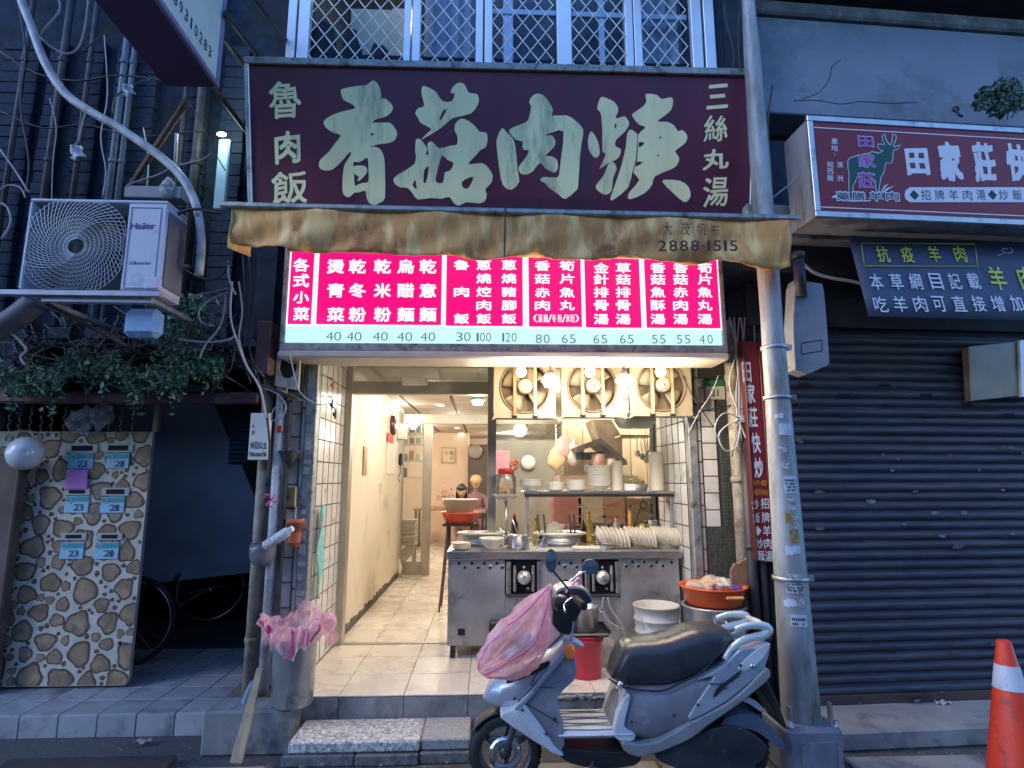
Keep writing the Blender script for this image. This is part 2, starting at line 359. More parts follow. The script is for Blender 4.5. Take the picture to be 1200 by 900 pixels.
# front concrete block below the bin and granite step stones
m = MB(); m.box((-1.64,3.70,0),(-1.135,3.93,.243), .012); one(m, 'concrete_block', concrete, 'squat concrete block under the steel bin beside the shop step', 'block')
terr = mat('terrazzo', (.48,.47,.44), .7, var=.75, scale=60, bump=.3, dirt=((.08,.075,.07), .35, 70))
gran = mat('granite_stone', (.33,.33,.32), .75, var=.35, scale=90, bump=.3, bscale=150)
dkst = mat('dark_step_stone', (.17,.17,.165), .8, var=.4, scale=14, bump=.5, dirt=((.05,.05,.05), .5, 8))
def stone(a, b, m_, lab, e=.008):
    m = MB(); m.box(a, b, e); o = one(m, 'step_stone', m_, lab, 'step stone', 'stones stacked as a step'); return o
stone((-1.10,3.56,.066),(-.37,3.88,.124), terr, 'speckled terrazzo slab on top of the step stones, left of the plain one')
stone((-.365,3.575,.066),(-.09,3.88,.126), gran, 'plain grey granite slab, top right of the step stones')
stone((-1.13,3.55,0),(-.73,3.87,.062), dkst, 'dark bottom stone under the left half of the terrazzo slab')
stone((-.725,3.545,0),(-.375,3.87,.061), dkst, 'dark bottom stone under the right half of the terrazzo slab')
stone((-.37,3.56,0),(-.085,3.87,.062), dkst, 'dark bottom stone under the plain granite slab')
# ================= interior of the shop =================
CEIL = 2.56
def wall(name, a, b, m_, par=None): m = MB(); m.box(a, b); return m.build(name, m_, par, kind='structure')
wall('interior_wall', (-1.40,5.04,.2),(-1.215,8.44,CEIL+.1), cream)
m = MB(); rnd = random.Random(5)   # peeled skirting along the left wall
for i in range(60):
    y = 5.06+i*.056; m.box((-1.215,y,.25),(-1.215+.006,y+.058,.25+.05+rnd.uniform(0,.04)))
m.build('wall_skirting', mat('worn_plaster', (.12,.10,.08), .9, var=.5, scale=20), kind='structure')
wall('interior_wall', (-2.3,8.60,.2),(-2.2,13,CEIL+.1), peach)
wall('interior_wall', (-2.3,12.8,.2),(-.42,12.95,CEIL+.1), peach)
wall('interior_wall', (-.42,14.6,.2),(2.6,14.75,CEIL+.1), peach)
wall('interior_wall', (-.5,12.95,.2),(-.42,14.6,CEIL+.1), peach)
wall('interior_wall', (2.5,5.2,.2),(2.62,14.7,CEIL+.1), cream)
wall('interior_wall', (.95,7.3,.2),(2.6,7.42,CEIL+.1), mat('cream_panel', (.72,.60,.42), .5, var=.06, scale=3))
m = MB(); m.box((-2.3,5.1,CEIL+.02),(2.6,14.8,CEIL+.1)); cl = m.build('ceiling', mat('ceiling_runner', (.20,.14,.09), .7), kind='structure')
q = MB(); q.box((.024,.024,-.014),(.576,.576,0), .004)
cells('ceiling_panel', q, panel_tan, cl, [(-2.25+.6*i, 5.15+.6*j, CEIL+.018) for j in range(16) for i in range(8)])
wall('back_floor', (-2.4,8.6,.2),(-1.62,14.8,.249), floor_tile); wall('back_floor', (1.62,5.1,.2),(2.6,14.8,.249), floor_tile)
# recessed downlights
lit = mat('lit_diffuser', (.9,.9,.9), .5, emit=(1,.93,.82), estr=2.6)
def downlight(px, py, lab, z=CEIL):
    p = atz(px, py, z-.01); t = thing('ceiling_downlight', lab, 'downlight', p, 'round lights in the ceiling')
    m = MB(); m.lathe(p, [(.07,.012),(.085,.0),(.075,-.008),(.06,-.002)], 16); m.build('rim', alu, t)
    m = MB(); m.lathe(p, [(0,-.001),(.06,-.001)], 16); m.build('diffuser', lit, t); return t, p
labs = ['round ceiling light nearest the shop door', 'small ceiling light in the back room, just right of the glass door post', 'small ceiling light in the back room, left of the centre pair', 'small ceiling light in the back room, nearer one of the centre pair',
        'small ceiling light in the back room, farther one of the centre pair', 'small ceiling light seen through the bay glass, upper one', 'small ceiling light seen through the bay glass, middle one', 'small ceiling light seen through the bay glass, lowest one']
for i, (px, py) in enumerate([(516,475),(489,494),(530,495),(536,502),(540,508),(612,495),(608,503),(604,509)]):
    t, p = downlight(px, py, labs[i])
for i, (x, y, e) in enumerate([(-.6,6.3,20),(.6,6.2,50),(1.7,6.6,30),(-.6,9.8,45),(-1.5,10.8,30),(.9,9.8,35),(.5,12.8,35),(-1.2,7.7,14)]):
    lamp('ceiling_lamp', (x,y,CEIL-.10), e*.44, (1,.94,.84), .12)
# partition at the back of the first room
PY = 8.46
alf = mat('door_aluminium', (.46,.43,.36), .4, .7, var=.12)
t = thing('partition_frame', 'aluminium partition with a glass door standing at the back of the front room', 'partition', (-.6,PY,zf))
for nm, a, b in [('header', (-1.27,PY-.03,2.36),(1.0,PY+.03,2.50)), ('post', (-1.26,PY-.03,zf),(-1.20,PY+.03,2.36)), ('post', (-.92,PY-.03,zf),(-.80,PY+.03,2.36)), ('post', (.0,PY-.03,zf),(.09,PY+.03,2.36)), ('bottom_rail', (-1.20,PY-.025,zf+.01),(-.92,PY+.025,zf+.18))]:
    m = MB(); m.box(a, b, .004); m.build(nm, alf, t)
m = MB(); m.box((-1.20,PY-.004,zf+.18),(-.92,PY+.004,2.36)); m.build('glass_pane', glass('door_glass', (.93,.95,.93)), t)
m = MB(); m.box((.09,PY-.004,zf+.9),(1.0,PY+.004,2.36)); m.build('glass_pane', glass('door_glass'), t)
m = MB(); m.box((.09,PY-.02,zf),(1.0,PY+.02,zf+.9)); m.build('lower_panel', alf, t)
# ================= shop front frame =================
GY = 5.05
t = thing('shop_front_frame', 'aluminium door frame and transom of the noodle shop entrance', 'door frame', (-.58,GY,zf)); frt = t
for nm, a, b in [('jamb', (-1.235,GY-.05,zf),(-1.165,GY+.06,2.66)), ('jamb', (.0,GY-.04,zf),(.075,GY+.04,2.75)), ('transom', (-1.165,GY-.045,2.30),(.0,GY+.05,2.41)), ('top_rail', (-1.165,GY-.04,2.56),(1.7,GY+.04,2.63)), ('sill', (-1.165,GY-.03,zf),(0,GY+.03,zf+.006))]:
    m = MB(); m.box(a, b, .004); m.build(nm, alf, t)
m = MB(); m.box((-1.165,GY-.004,2.41),(.0,GY+.004,2.56)); m.build('transom_pane', glass('transom_glass', (.6,.62,.58), opac=.25), t)
m = MB(); m.box((.075,GY-.004,1.5),(1.52,GY+.004,2.56)); m.build('bay_pane', glass('bay_glass', (.96,.97,.95), refl=.1, opac=.03), t)
m = MB(); m.box((.075,GY-.02,zf),(1.52,GY+.02,1.0)); m.build('bay_panel', alf, t)
p = at(486,447,GY-.08)
m = MB(); m.box((p.x-.11,GY-.10,p.z-.035),(p.x+.11,GY-.05,p.z+.035), .006); o = one(m, 'door_closer', mat('cream_plastic', (.62,.58,.48), .5), 'cream door sensor box fixed over the shop entrance', 'door sensor')
# header wall above the door (behind the menu box)
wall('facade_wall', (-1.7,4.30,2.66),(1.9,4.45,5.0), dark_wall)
wall('facade_soffit', (-1.40,4.064,2.66),(1.68,4.298,2.70), mat('soffit_paint', (.5,.47,.4), .7)); wall('facade_soffit', (-1.2,4.45,2.68),(1.6,5.2,2.75), mat('soffit_paint', (.5,.47,.4), .7))  # first board added behind the menu box to stop bulb light leaking upward
# ================= left pillar =================
def tiles_x(name, m_, par, x, y0, z, w_, h_, nx, nz, dep=.012, s=.004):
    q = MB(); q.box((.004,0,.004),(w_-.004,dep,h_-.004), .0025)
    return cells(name, q, m_, par, [(x+i*w_, y0, z+j*h_) for i in range(nx) for j in range(nz)], s)
def tiles_y(name, m_, par, x, y0, z, w_, h_, ny, nz, dep=.01, s=.004):
    q = MB(); q.box((0,.010,.004),(dep,w_-.010,h_-.004), .0008)
    return cells(name, q, m_, par, [(x, y0+i*w_, z+j*h_) for i in range(ny) for j in range(nz)], s)
PLY = 4.05
m = MB(); m.box((-1.405,PLY+.012,0),(-1.225,GY-.05,2.66)); p1 = m.build('pillar', grout, kind='structure')
tiles_y('wall_tile', white_tile, p1, -1.2248, PLY+.07, .26, .152, .16, 6, 15, .0022, .0006)
tiles_x('pillar_tile', grey_tile, p1, -1.402, PLY, .26, .115, .16, 1, 15)
tiles_x('trim_tile', white_tile, p1, -1.286, PLY, .26, .034, .30, 1, 8)
m = MB(); m.box((-1.250,PLY-.035,.26),(-1.172,PLY+.04,2.6), .006)
t = thing('metal_post', 'grey metal shutter rail with worn stickers at the left of the entrance', 'shutter rail', (-1.23,PLY,.26)); m.build('rail', alu_dark, t)
rnd = random.Random(9); m = MB()
for i in range(13):
    z = .75+i*.085+rnd.uniform(-.01,.01)
    if rnd.random() < .8: m.box((-1.240,PLY-.038,z),(-1.195+rnd.uniform(-.02,.006),PLY-.0345,z+rnd.uniform(.02,.07)))
m.build('sticker_remains', mat('old_paper', (.42,.42,.40), .8, var=.3, scale=60), t, kind='stuff')
# ================= right pillar =================
RY = 4.38
m = MB(); m.box((1.53,RY+.012,0),(1.80,GY+.2,2.9)); p2 = m.build('pillar', grout, kind='structure')
q = MB(); q.box((-.0022,.009,.004),(0,.143,.156), .0008)
cells('wall_tile', q, white_tile, p2, [(1.53, RY+.07+i*.152, .26+j*.16) for i in range(5) for j in range(15)], .001)
tiles_x('trim_tile', white_tile, p2, 1.60, RY, .26, .034, .16, 1, 14)
tiles_x('pillar_tile', white_tile, p2, 1.637, RY, 1.22, .115, .125, 1, 8)
m = MB(); m.box((1.525,RY-.03,.26),(1.592,RY+.05,2.6), .006); t = thing('metal_post', 'grey metal shutter rail beside the cooking counter at the right pillar', 'shutter rail', (1.56,RY,.26)); m.build('rail', alu_dark, t)
# small mosaic wall between the pillar and the pipes: mosaic bits as real relief
m = MB(); m.box((1.636,RY+.006,0),(2.25,RY+.3,2.9)); mw = m.build('mosaic_wall', mat('dark_grout', (.035,.04,.035), .9), kind='structure')
m = MB(); rnd = random.Random(4)
for i in range(17):
    for j in range(80):
        x = 1.64+i*.022; z = .26+j*.026
        if x < 1.752 and z > 1.2: continue
        m.box((x+.0015,RY-.001-rnd.uniform(0,.0015),z+.0015),(x+.0205,RY+.008,z+.0245))
m.build('mosaic', mat('mosaic_tile', (.085,.095,.08), .4, var=.4, scale=40), mw, kind='stuff')
# ================= right neighbour =================
XA = math.radians(2.8); RO = at(960, 832, 4.0); RF = Frame((RO.x, RO.y, 0), (math.cos(XA), math.sin(XA), 0))
def rbox(name, a, b, m_, kind='structure', par=None, bev=0): m = MB(RF); m.box(a, b, bev); return m.build(name, m_, par, kind=kind)
rbox('threshold', (-.12,-.40,0),(6,.2,.115), concrete, bev=.015)
t = thing('roller_shutter', 'dark roller shutter closed across the neighbouring goat shop', 'roller shutter', RF.p(1,0,.115))
SH = .066; ztop = RF.uv(1000,385)[1]; n = int((ztop-.2)/SH); first = None
for i in range(n):
    z = .17+i*SH
    if first is None:
        q = MB(RF); prof = [(.004,-.003),(-.009,.008),(-.019,.017),(-.022,.034),(-.017,.048),(-.005,.056),(.005,.060),(.005,.069)]
        nx = 12; L = 3.6; vs = [(-.25+L*k/nx, d, z+h) for d, h in prof for k in range(nx+1)]
        q.add(vs, [(a*(nx+1)+k, a*(nx+1)+k+1, (a+1)*(nx+1)+k+1, (a+1)*(nx+1)+k) for a in range(len(prof)-1) for k in range(nx)], True)
        first = o = q.build('slat', gunmetal, t)
    else: o = first.copy(); C.objects.link(o); ORG[o.name] = org(t)
    o.location = Vector((0,0,i*SH)); o.rotation_euler = (0, 0, 0); o.location += RF.D*random.uniform(-.002,.002)
m = MB(RF); m.box((-.25,-.02,.115),(3.4,.03,.175), .006); m.build('bottom_bar', mat('brown_bar', (.12,.075,.065), .6, .4, dirt=((.05,.05,.05), .4, 5)), t)
# ventilation slots, raised near-black plates, the dark of openings put into their colour
m = MB(RF)
for px, py in [(943,450),(1036,451),(989,463),(1085,463),(943,475),(1039,475),(1133,474),(992,487),(1088,487),(1182,486)]:
    u, v = RF.uv(px, py, -.024); m.box((u-.045,-.030,v-.011),(u+.045,-.022,v+.011), .004)
m.build('vent_slot', mat('slot_dark', (.008,.008,.01), .9), t, kind='stuff')
m = MB(RF); rnd = random.Random(12)
for px, py, a in [(1052,538,4),(1046,551,5),(1073,576,5),(1095,601,7),(1130,601,8),(1060,615,5),(1105,628,7),(1187,626,5),(1022,588,8),(1185,525,5),(1175,574,4),(1199,547,4),(1075,821,6),(1104,811,3),(1007,824,3)]:
    u, v = RF.uv(px, py, -.03); k = a*.004; pts = [(u+k*math.cos(q_)*rnd.uniform(.6,1.5), v+k*.45*math.sin(q_)*rnd.uniform(.6,1.3)) for q_ in [i*math.pi/4 for i in range(8)]]
    m.prism(pts, -.029, -.031)
m.build('paper_scraps', mat('paper_scrap', (.17,.18,.20), .8, var=.4, scale=40), t, kind='stuff')
vt = RF.uv(1000,380)[1]
rbox('shutter_backing', (-.3,.06,0),(6,.16,vt), near_black); rbox('rear_wall', (-.6,1.3,0),(8,1.4,10), near_black)
rbox('shutter_housing', (-.3,.02,vt-.02),(4,.6,vt+.30), near_black)
vb = RF.uv(1000,266)[1]; vb2 = RF.uv(1000,303)[1]
rbox('lintel_beam', (-.42,-.30,vb2),(4.5,.3,vb), concrete, bev=.01)
rbox('lintel_underside', (-.42,-.2,vb2-.2),(4.5,.3,vb2-.002), near_black)
# upper balcony wall (grey concrete band) with a ledge, dark void above
UF = Frame(RF.p(0,.55,0), RF.X)
vA = UF.uv(1000,141)[1]; vA2 = UF.uv(1000,115)[1]; vB = UF.uv(1000,27)[1]
m = MB(UF); m.box((-1.0,0,vA2),(6,.3,vB+.0), .01); m.box((-1.0,-.04,vA),(6,.3,vA2-.003), .01); m.build('balcony_wall', concrete_lt, kind='structure')
m = MB(UF); m.box((-1.0,-.05,vB),(6,.3,vB+.14), .02); m.build('wall_coping', mat('dirty_coping', (.12,.12,.12), .9, var=.4, dirt=((.3,.3,.3), .3, 12)), kind='structure')
m = MB(UF); m.box((-1.0,.5,vB-.5),(6,.6,vB+4)); m.box((-1.0,.31,vb-.3),(6,.6,vA-.003)); m.build('recess_wall', near_black, kind='structure')
m = MB(UF); m.box((-1.0,-1.2,vB+.55),(6,.6,vB+.7)); m.build('upper_slab', mat('upper_slab', (.10,.10,.11), .8), kind='structure')
# filler wall between shop and neighbour going up
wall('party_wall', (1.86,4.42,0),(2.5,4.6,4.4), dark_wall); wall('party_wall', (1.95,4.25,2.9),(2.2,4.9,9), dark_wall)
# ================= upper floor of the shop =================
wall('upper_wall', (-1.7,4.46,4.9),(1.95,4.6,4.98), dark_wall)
wall('upper_room_wall', (-1.7,6.2,4.9),(1.95,6.3,7), near_black)
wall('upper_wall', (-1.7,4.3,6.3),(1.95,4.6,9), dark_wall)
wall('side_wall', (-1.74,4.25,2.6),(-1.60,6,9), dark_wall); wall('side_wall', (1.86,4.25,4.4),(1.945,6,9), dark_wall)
wall('upper_floor', (-1.7,4.3,4.80),(1.95,6.2,4.9), near_black)
# ================= left neighbour =================
LY = 4.62
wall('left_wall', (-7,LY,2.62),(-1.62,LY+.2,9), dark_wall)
wall('stairwell_wall', (-7,7.2,0),(-1.45,7.3,3), mat('stair_wall', (.05,.06,.08), .9)); wall('stairwell_side', (-1.62,PLY+.3,0),(-1.47,7.2,2.8), near_black); wall('stairwell_side', (-7,LY,0),(-6.9,7.2,2.8), near_black)
wall('stairwell_ceiling', (-7,LY+.2,2.66),(-1.4,7.3,2.8), near_black)
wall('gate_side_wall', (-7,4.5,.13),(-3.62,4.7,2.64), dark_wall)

lamp('upstairs_lamp', (-.6,5.2,6.1), 14, (1,.85,.62), .1)
wall('upper_ceiling', (-1.7,4.6,6.9),(1.95,6.3,7.0), near_black)
# the buildings on the other side of the alley, behind the photographer
m = MB(); m.box((-14,-6.4,0),(14,-6,6.6)); ob = m.build('opposite_wall', mat('opposite_wall', (.20,.20,.20), .85, var=.2, scale=1.5, dirt=((.1,.1,.1), .4, 1)), kind='structure')
# ================= signs, awning, lights, upper windows =================
from mathutils.geometry import tessellate_polygon
def plate(mb, fr, org_, sc, pts, d, t=.004, holes=(), rounded=2):
    """a cut-out shape given in enlarged picture coordinates, with holes"""
    def cv(L):
        L = smooth2(L, rounded) if rounded > 1 else L
        return [fr.uv(org_[0]+x/sc, org_[1]+y/sc, d) for x, y in L]
    loops = [cv(pts)]+[cv(h) for h in holes]
    tr = tessellate_polygon([[Vector((a, b, 0)) for a, b in L] for L in loops]); fl = [p for L in loops for p in L]; n = len(fl)
    mb.add([(a, d-t, b) for a, b in fl]+[(a, d, b) for a, b in fl], [tuple(x) for x in tr])
    k = len(mb.v)-2*n; c = 0
    for L in loops:
        m_ = len(L); mb.f += [(k+c+i, k+c+(i+1) % m_, k+n+c+(i+1) % m_, k+n+c+i) for i in range(m_)]; c += m_
def tilt_frame(bl, br, tl, Yb, Yt):
    a, b, c = at(*bl, Yb), at(*br, Yb), at(*tl, Yt); return Frame(a, b-a, Vector((0, c.y-a.y, c.z-a.z))), (b-a).length, (c-a).length
sign_purple = mat('sign_purple', (.115,.018,.042), .45, var=.22, scale=5, streak=6, dirt=((.05,.03,.05), .35, 3), rvar=.12)
sign_cream = mat('sign_cream', (.96,.86,.46), .5, var=.10, scale=7, streak=8, dirt=((.40,.42,.26), .4, 5))
SF, SW, SHh = tilt_frame((297,243),(877,251),(291,80), 3.75, 3.54)
t = thing('shop_sign', 'big dark purple signboard with four large cream characters above the awning', 'signboard', SF.p(SW/2,0,0))
fw, fh = SF.uv(877,90); fw2 = SF.uv(881,88)[0]
SHh = SF.uv(585,83)[1]
m = MB(SF); m.box((0,0,0),(SW,.16,SHh), .004); m.build('board', sign_purple, t)
for nm, a, b in [('side_frame', (-.030,-.02,-.01),(.0,.17,SHh+.01)), ('side_frame', (SW,-.02,-.01),(SW+.03,.17,SHh+.01)), ('bottom_frame', (-.03,-.022,-.035),(SW+.03,.17,-.001)), ('top_frame', (-.03,-.025,SHh+.001),(SW+.03,.18,SHh+.045))]:
    m = MB(SF); m.box(a, b, .004); m.build(nm, alu if 'side' in nm else alu_dark, t)
m = MB(SF)
O, S = (365,85), 5.4545
xiang = [(400,52),(425,75),(440,110),(445,160),(415,180),(460,165),(495,185),(522,222),(505,262),(470,285),(420,298),(388,320),(440,322),(500,322),(530,350),(548,390),(535,430),(500,450),(440,458),(395,468),(372,484),(400,474),(440,490),(465,545),(470,640),(470,800),(440,832),(400,848),(365,830),(350,790),(343,755),(300,768),(275,768),(240,798),(205,780),(198,720),(205,620),(220,575),(250,530),(248,508),(200,560),(150,610),(110,628),(60,618),(48,590),(60,555),(110,510),(150,455),(188,403),(140,385),(95,355),(78,325),(90,300),(140,270),(200,250),(270,234),(278,222),(255,200),(205,175),(188,125),(200,105),(290,88),(350,82),(380,60)]
plate(m, SF, O, S, xiang, -.001, holes=[[(382,390),(400,388),(396,400),(384,405)], [(268,575),(300,575),(330,562),(360,545),(365,620),(365,698),(330,706),(300,716),(278,722),(272,650)]])
plate(m, SF, O, S, [(266,605),(300,595),(345,600),(358,630),(340,660),(310,690),(292,692),(305,668),(276,648)], -.0015)
O = (455,85)
plate(m, SF, O, S, [(215,95),(240,90),(300,120),(325,155),(355,188),(410,182),(422,135),(398,130),(415,90),(455,65),(490,80),(515,130),(565,138),(580,170),(570,210),(530,262),(440,285),(400,302),(330,360),(250,410),(212,427),(262,378),(275,362),(235,338),(205,320),(190,290),(173,262),(190,230),(230,215),(215,150)], -.001, holes=[[(375,235),(350,245),(330,290),(332,308),(350,285)]])
plate(m, SF, O, S, [(185,425),(210,430),(235,465),(250,490),(240,530),(258,520),(250,465),(265,442),(290,450),(325,485),(400,468),(440,460),(440,400),(425,375),(430,325),(470,295),(520,315),(560,350),(585,380),(625,385),(635,420),(625,475),(590,495),(560,530),(510,588),(595,578),(640,610),(668,660),(655,710),(620,745),(630,775),(620,820),(580,838),(500,830),(450,852),(415,830),(390,795),(340,808),(270,802),(190,812),(160,780),(125,738),(80,735),(45,715),(33,685),(60,655),(170,583),(172,500),(175,440)], -.001,
      holes=[[(175,685),(155,720),(182,748),(178,710)], [(258,600),(230,625),(225,700),(240,705),(252,660)], [(345,530),(328,575),(312,640),(303,698),(350,706),(360,640),(395,628),(418,580),(380,560)], [(545,668),(510,675),(470,700),(480,738),(510,740),(530,710)]])
O, S = (575,100), 6.0
plate(m, SF, O, S, [(80,302),(110,330),(155,375),(175,440),(190,600),(200,680),(145,735),(85,700),(60,580),(42,430),(45,370)], -.001)
plate(m, SF, O, S, [(325,60),(370,72),(410,120),(438,175),(432,214),(530,212),(590,245),(650,310),(640,400),(628,500),(615,700),(600,740),(525,800),(480,770),(410,720),(385,690),(350,670),(370,645),(468,648),(483,600),(496,500),(512,325),(440,330),(375,355),(430,352),(455,400),(440,440),(385,495),(430,500),(465,525),(474,570),(462,605),(440,612),(385,585),(347,545),(300,600),(250,628),(205,615),(197,575),(230,530),(270,462),(235,455),(222,430),(225,395),(180,385),(130,330),(150,300),(250,260),(270,220),(285,150),(270,120),(290,80)], -.001)
O = (680,100)
plate(m, SF, O, S, [(75,325),(100,350),(125,400),(137,460),(130,495),(105,510),(75,480),(55,430),(58,360)], -.001)
plate(m, SF, O, S, [(155,82),(200,98),(240,120),(265,160),(262,195),(247,235),(310,218),(330,240),(343,270),(320,320),(252,385),(247,430),(285,450),(275,500),(240,530),(200,545),(135,590),(160,530),(178,480),(155,465),(155,350),(150,250),(142,190),(118,165),(135,100)], -.001, holes=[[(246,265),(256,285),(245,305),(241,290)]])
plate(m, SF, O, S, [(215,535),(240,550),(255,590),(230,650),(220,740),(185,768),(150,760),(110,725),(115,695),(160,640),(195,560)], -.001)
plate(m, SF, O, S, [(355,312),(396,340),(400,360),(396,420),(390,520),(366,605),(335,720),(240,800),(215,808),(215,780),(250,680),(290,560),(320,430),(330,340)], -.001)
plate(m, SF, O, S, [(460,62),(540,70),(570,98),(635,85),(652,110),(640,170),(600,210),(540,255),(610,258),(660,285),(685,325),(715,315),(750,350),(745,395),(710,430),(665,465),(695,510),(680,560),(640,590),(525,640),(505,700),(450,760),(350,802),(335,780),(350,745),(415,665),(372,612),(397,540),(404,440),(407,348),(450,305),(450,290),(410,275),(365,218),(375,195),(440,150),(465,110)], -.001,
      holes=[[(414,398),(452,408),(412,438)], [(398,538),(440,543),(390,572)], [(565,358),(570,370),(550,378)], [(545,482),(555,492),(540,502)]])
plate(m, SF, O, S, [(585,665),(700,672),(760,715),(775,780),(740,822),(700,800),(640,745),(590,695)], -.001)
for ch, x, y, w_, h_ in [('魯',334,117,38,45),('肉',337.4,172.5,31,38),('飯',339.5,219.5,43,39),('三',841,113.5,24,29),('絲',839,150.4,26,31),('丸',838.8,186.6,29,24),('湯',839,224.5,28,35)]:
    u, v = SF.uv(x, y, -.003); u1, v1 = SF.uv(x+w_, y+h_, -.003); letter(m, ch, u, v, abs(u1-u), abs(v1-v), -.003, .035 if ch in '肉三丸' else .02, slant=.10, warp=.018)
m.build('lettering', sign_cream, t, norm=False)
# ---- awning ----
AF = Frame(at(272,243,3.26), at(926,258,3.18)-at(272,243,3.26)); AW = (at(926,258,3.18)-at(272,243,3.26)).length
canvas = mat('stained_canvas', (.86,.38,.12), .85, var=.3, scale=6, dirt=((.34,.13,.055), .6, 3), bump=.3, bscale=60)
n_ = canvas.node_tree; b_ = n_.nodes['Principled BSDF']; src = b_.inputs['Base Color'].links[0].from_socket
tc = n_.nodes.new('ShaderNodeTexCoord'); mp = n_.nodes.new('ShaderNodeMapping'); mp.inputs['Rotation'].default_value = (0,.75,0); mp.inputs['Scale'].default_value = (5,2,1.6)
nz = n_.nodes.new('ShaderNodeTexNoise'); nz.inputs['Scale'].default_value = 2.2; nz.inputs['Detail'].default_value = 8; n_.links.new(tc.outputs['Object'], mp.inputs[0]); n_.links.new(mp.outputs[0], nz.inputs[0])
mr = n_.nodes.new('ShaderNodeMapRange'); mr.inputs[1].default_value = .48; mr.inputs[2].default_value = .62; n_.links.new(nz.outputs['Fac'], mr.inputs[0])
mx = n_.nodes.new('ShaderNodeMix'); mx.data_type = 'RGBA'; mx.inputs[7].default_value = (.95,.60,.24,1); n_.links.new(mr.outputs[0], mx.inputs[0]); n_.links.new(src, mx.inputs[6]); n_.links.new(mx.outputs[2], b_.inputs['Base Color'])
t = thing('awning', 'stained brown canvas awning with a scalloped valance hanging over the menu sign', 'awning', AF.p(AW/2,0,-.3)); awn = t
def val_bottom(u):
    f = u/AW; k = f*AW/.26
    return -.240+.010*math.sin(f*11)-.045*abs(math.cos(k*math.pi*.5))*(.35+1.0*max(0, f-.25))+(.05*max(0, .08-f)/.08)
m = MB(AF); m.grid(lambda a, b: (a*AW, .012*math.sin(a*AW*9+b*2.3)+.007*math.sin(a*AW*19+1+b*4)*(.25+b)+.004*math.sin(a*AW*61+b*5)*(.3+b)+.03*b+.022*math.sin((a*AW+b*.5)*14)*b, b*val_bottom(a*AW)-.002), 150, 10)
m.build('valance', canvas, t, solid=.003)
m = MB(AF); m.grid(lambda a, b: (a*AW, b*.48, .0+b*.09+.004*math.sin(a*30)), 40, 3); m.build('canopy', canvas, t, solid=.003)
m = MB(AF); m.grid(lambda a, b: (-.004+.004*math.sin(b*6), a*.30, -b*.25*(1-.25*a)), 6, 6); m.build('end_flap', mat('yellow_canvas', (.50,.44,.16), .8, var=.3, scale=9), t, solid=.003)
m = MB(AF); m.box((-.07,-.022,-.006),(AW+.06,.02,.028), .008); m.build('front_bar', alu_dark, t)
u, v = AF.uv(600,300); m = MB(AF); m.box((.30,.10,-.215),(AW-.8,.13,-.195), .004); m.build('rear_bar', mat('awning_bar', (.30,.24,.2), .5, .5), t)
txt = mat('faded_black_print', (.05,.035,.03), .85, var=.4, scale=60)
m = MB(AF); line_of(m, AF, '大茂帆布', [(782,268),(803,268),(822,269),(838,270)], (11,15), -.034, .0)
digits(m, AF, '2888-1515', 818, 288, 94, 13, -.040, .015); m.build('print', txt, t, norm=False)
for px in (592,):
    u = AF.uv(px,270)[0]; m = MB(AF); m.box((u-.006,-.03,-.28),(u+.004,-.018,.02)); m.build('seam', mat('seam_tape', (.08,.06,.04), .8), t)
# ---- lit menu box ----
MF = Frame(at(328,411,3.8), at(852,414,3.8)-at(328,411,3.8)); MW = (at(852,414,3.8)-at(328,411,3.8)).length; MH = MF.uv(590,298)[1]
t = thing('menu_lightbox', 'lit pink and white menu lightbox with dish names and prices hung under the awning', 'lightbox', MF.p(MW/2,.1,0))
m = MB(MF); m.box((0,0,0),(MW,.26,MH+.06), .006); m.build('case', alu_dark, t)
def litm(name, c, s=1.0): return mat(name, tuple(x*.5 for x in c), .35, var=.02, emit=c, estr=s, rvar=0)
m = MB(MF); m.box((.03,-.004,.055),(MW-.03,-.001,MH+.04)); m.build('face_panel', litm('lit_face', (.52,.90,.87), .33), t)
white_lit = litm('lit_white', (1,.93,.96), .36); pink_lit = litm('lit_pink', (1,.002,.19), .345)
mb = MF.uv(450,382,-.005)[1]
def mx0(px): return MF.uv(px,340,-.005)[0]
cols = [(339.5,366.5,380),(372.5,517.5,380.5),(523,612.5,382),(619.5,681,383),(685.5,750,384),(756,841.5,384.5)]
for i, (a, b, y) in enumerate(cols):
    v = MF.uv((a+b)/2, y, -.006)[1]
    m = MB(MF); m.box((mx0(a-2),-.0065,v-.012),(mx0(b+2),-.004,MH+.035)); m.build('white_border', white_lit, t)
    m = MB(MF); m.box((mx0(a),-.009,v),(mx0(b),-.0066,MH+.033)); m.build('pink_panel', pink_lit, t)
m = MB(MF); D_ = -.0105; B_ = .038
line_of(m, MF, '各式小菜', [(353,310.5),(353,328.7),(353,348.5),(353,367.8)], (18,16), D_, B_)
for x, s_ in zip((393.4,418.8,448.2,475.5,501.4), ('燙青菜','乾冬粉','乾米粉','烏醋麵','乾意麵')): line_of(m, MF, s_, [(x,312.2),(x,340.3),(x,368.5)], (19.5,17), D_, B_)
line_of(m, MF, '魯肉飯', [(540.8,310.5),(540.8,342),(540.8,373.4)], (18,12), D_, B_)
for x, s_ in ((566.9,'蔥燒焢肉飯'),(596.4,'蔥燒豬腳飯')): line_of(m, MF, s_, [(x,310.5),(x,326.2),(x,342),(x,357.7),(x,373.4)], (17.5,12), D_, B_*.8)
for x, s_ in ((635.6,'香菇赤肉'),(664.6,'筍片魚丸')): line_of(m, MF, s_, [(x,311.5),(x,326.7),(x,342.7),(x,357.7)], (18,12), D_, B_*.8)
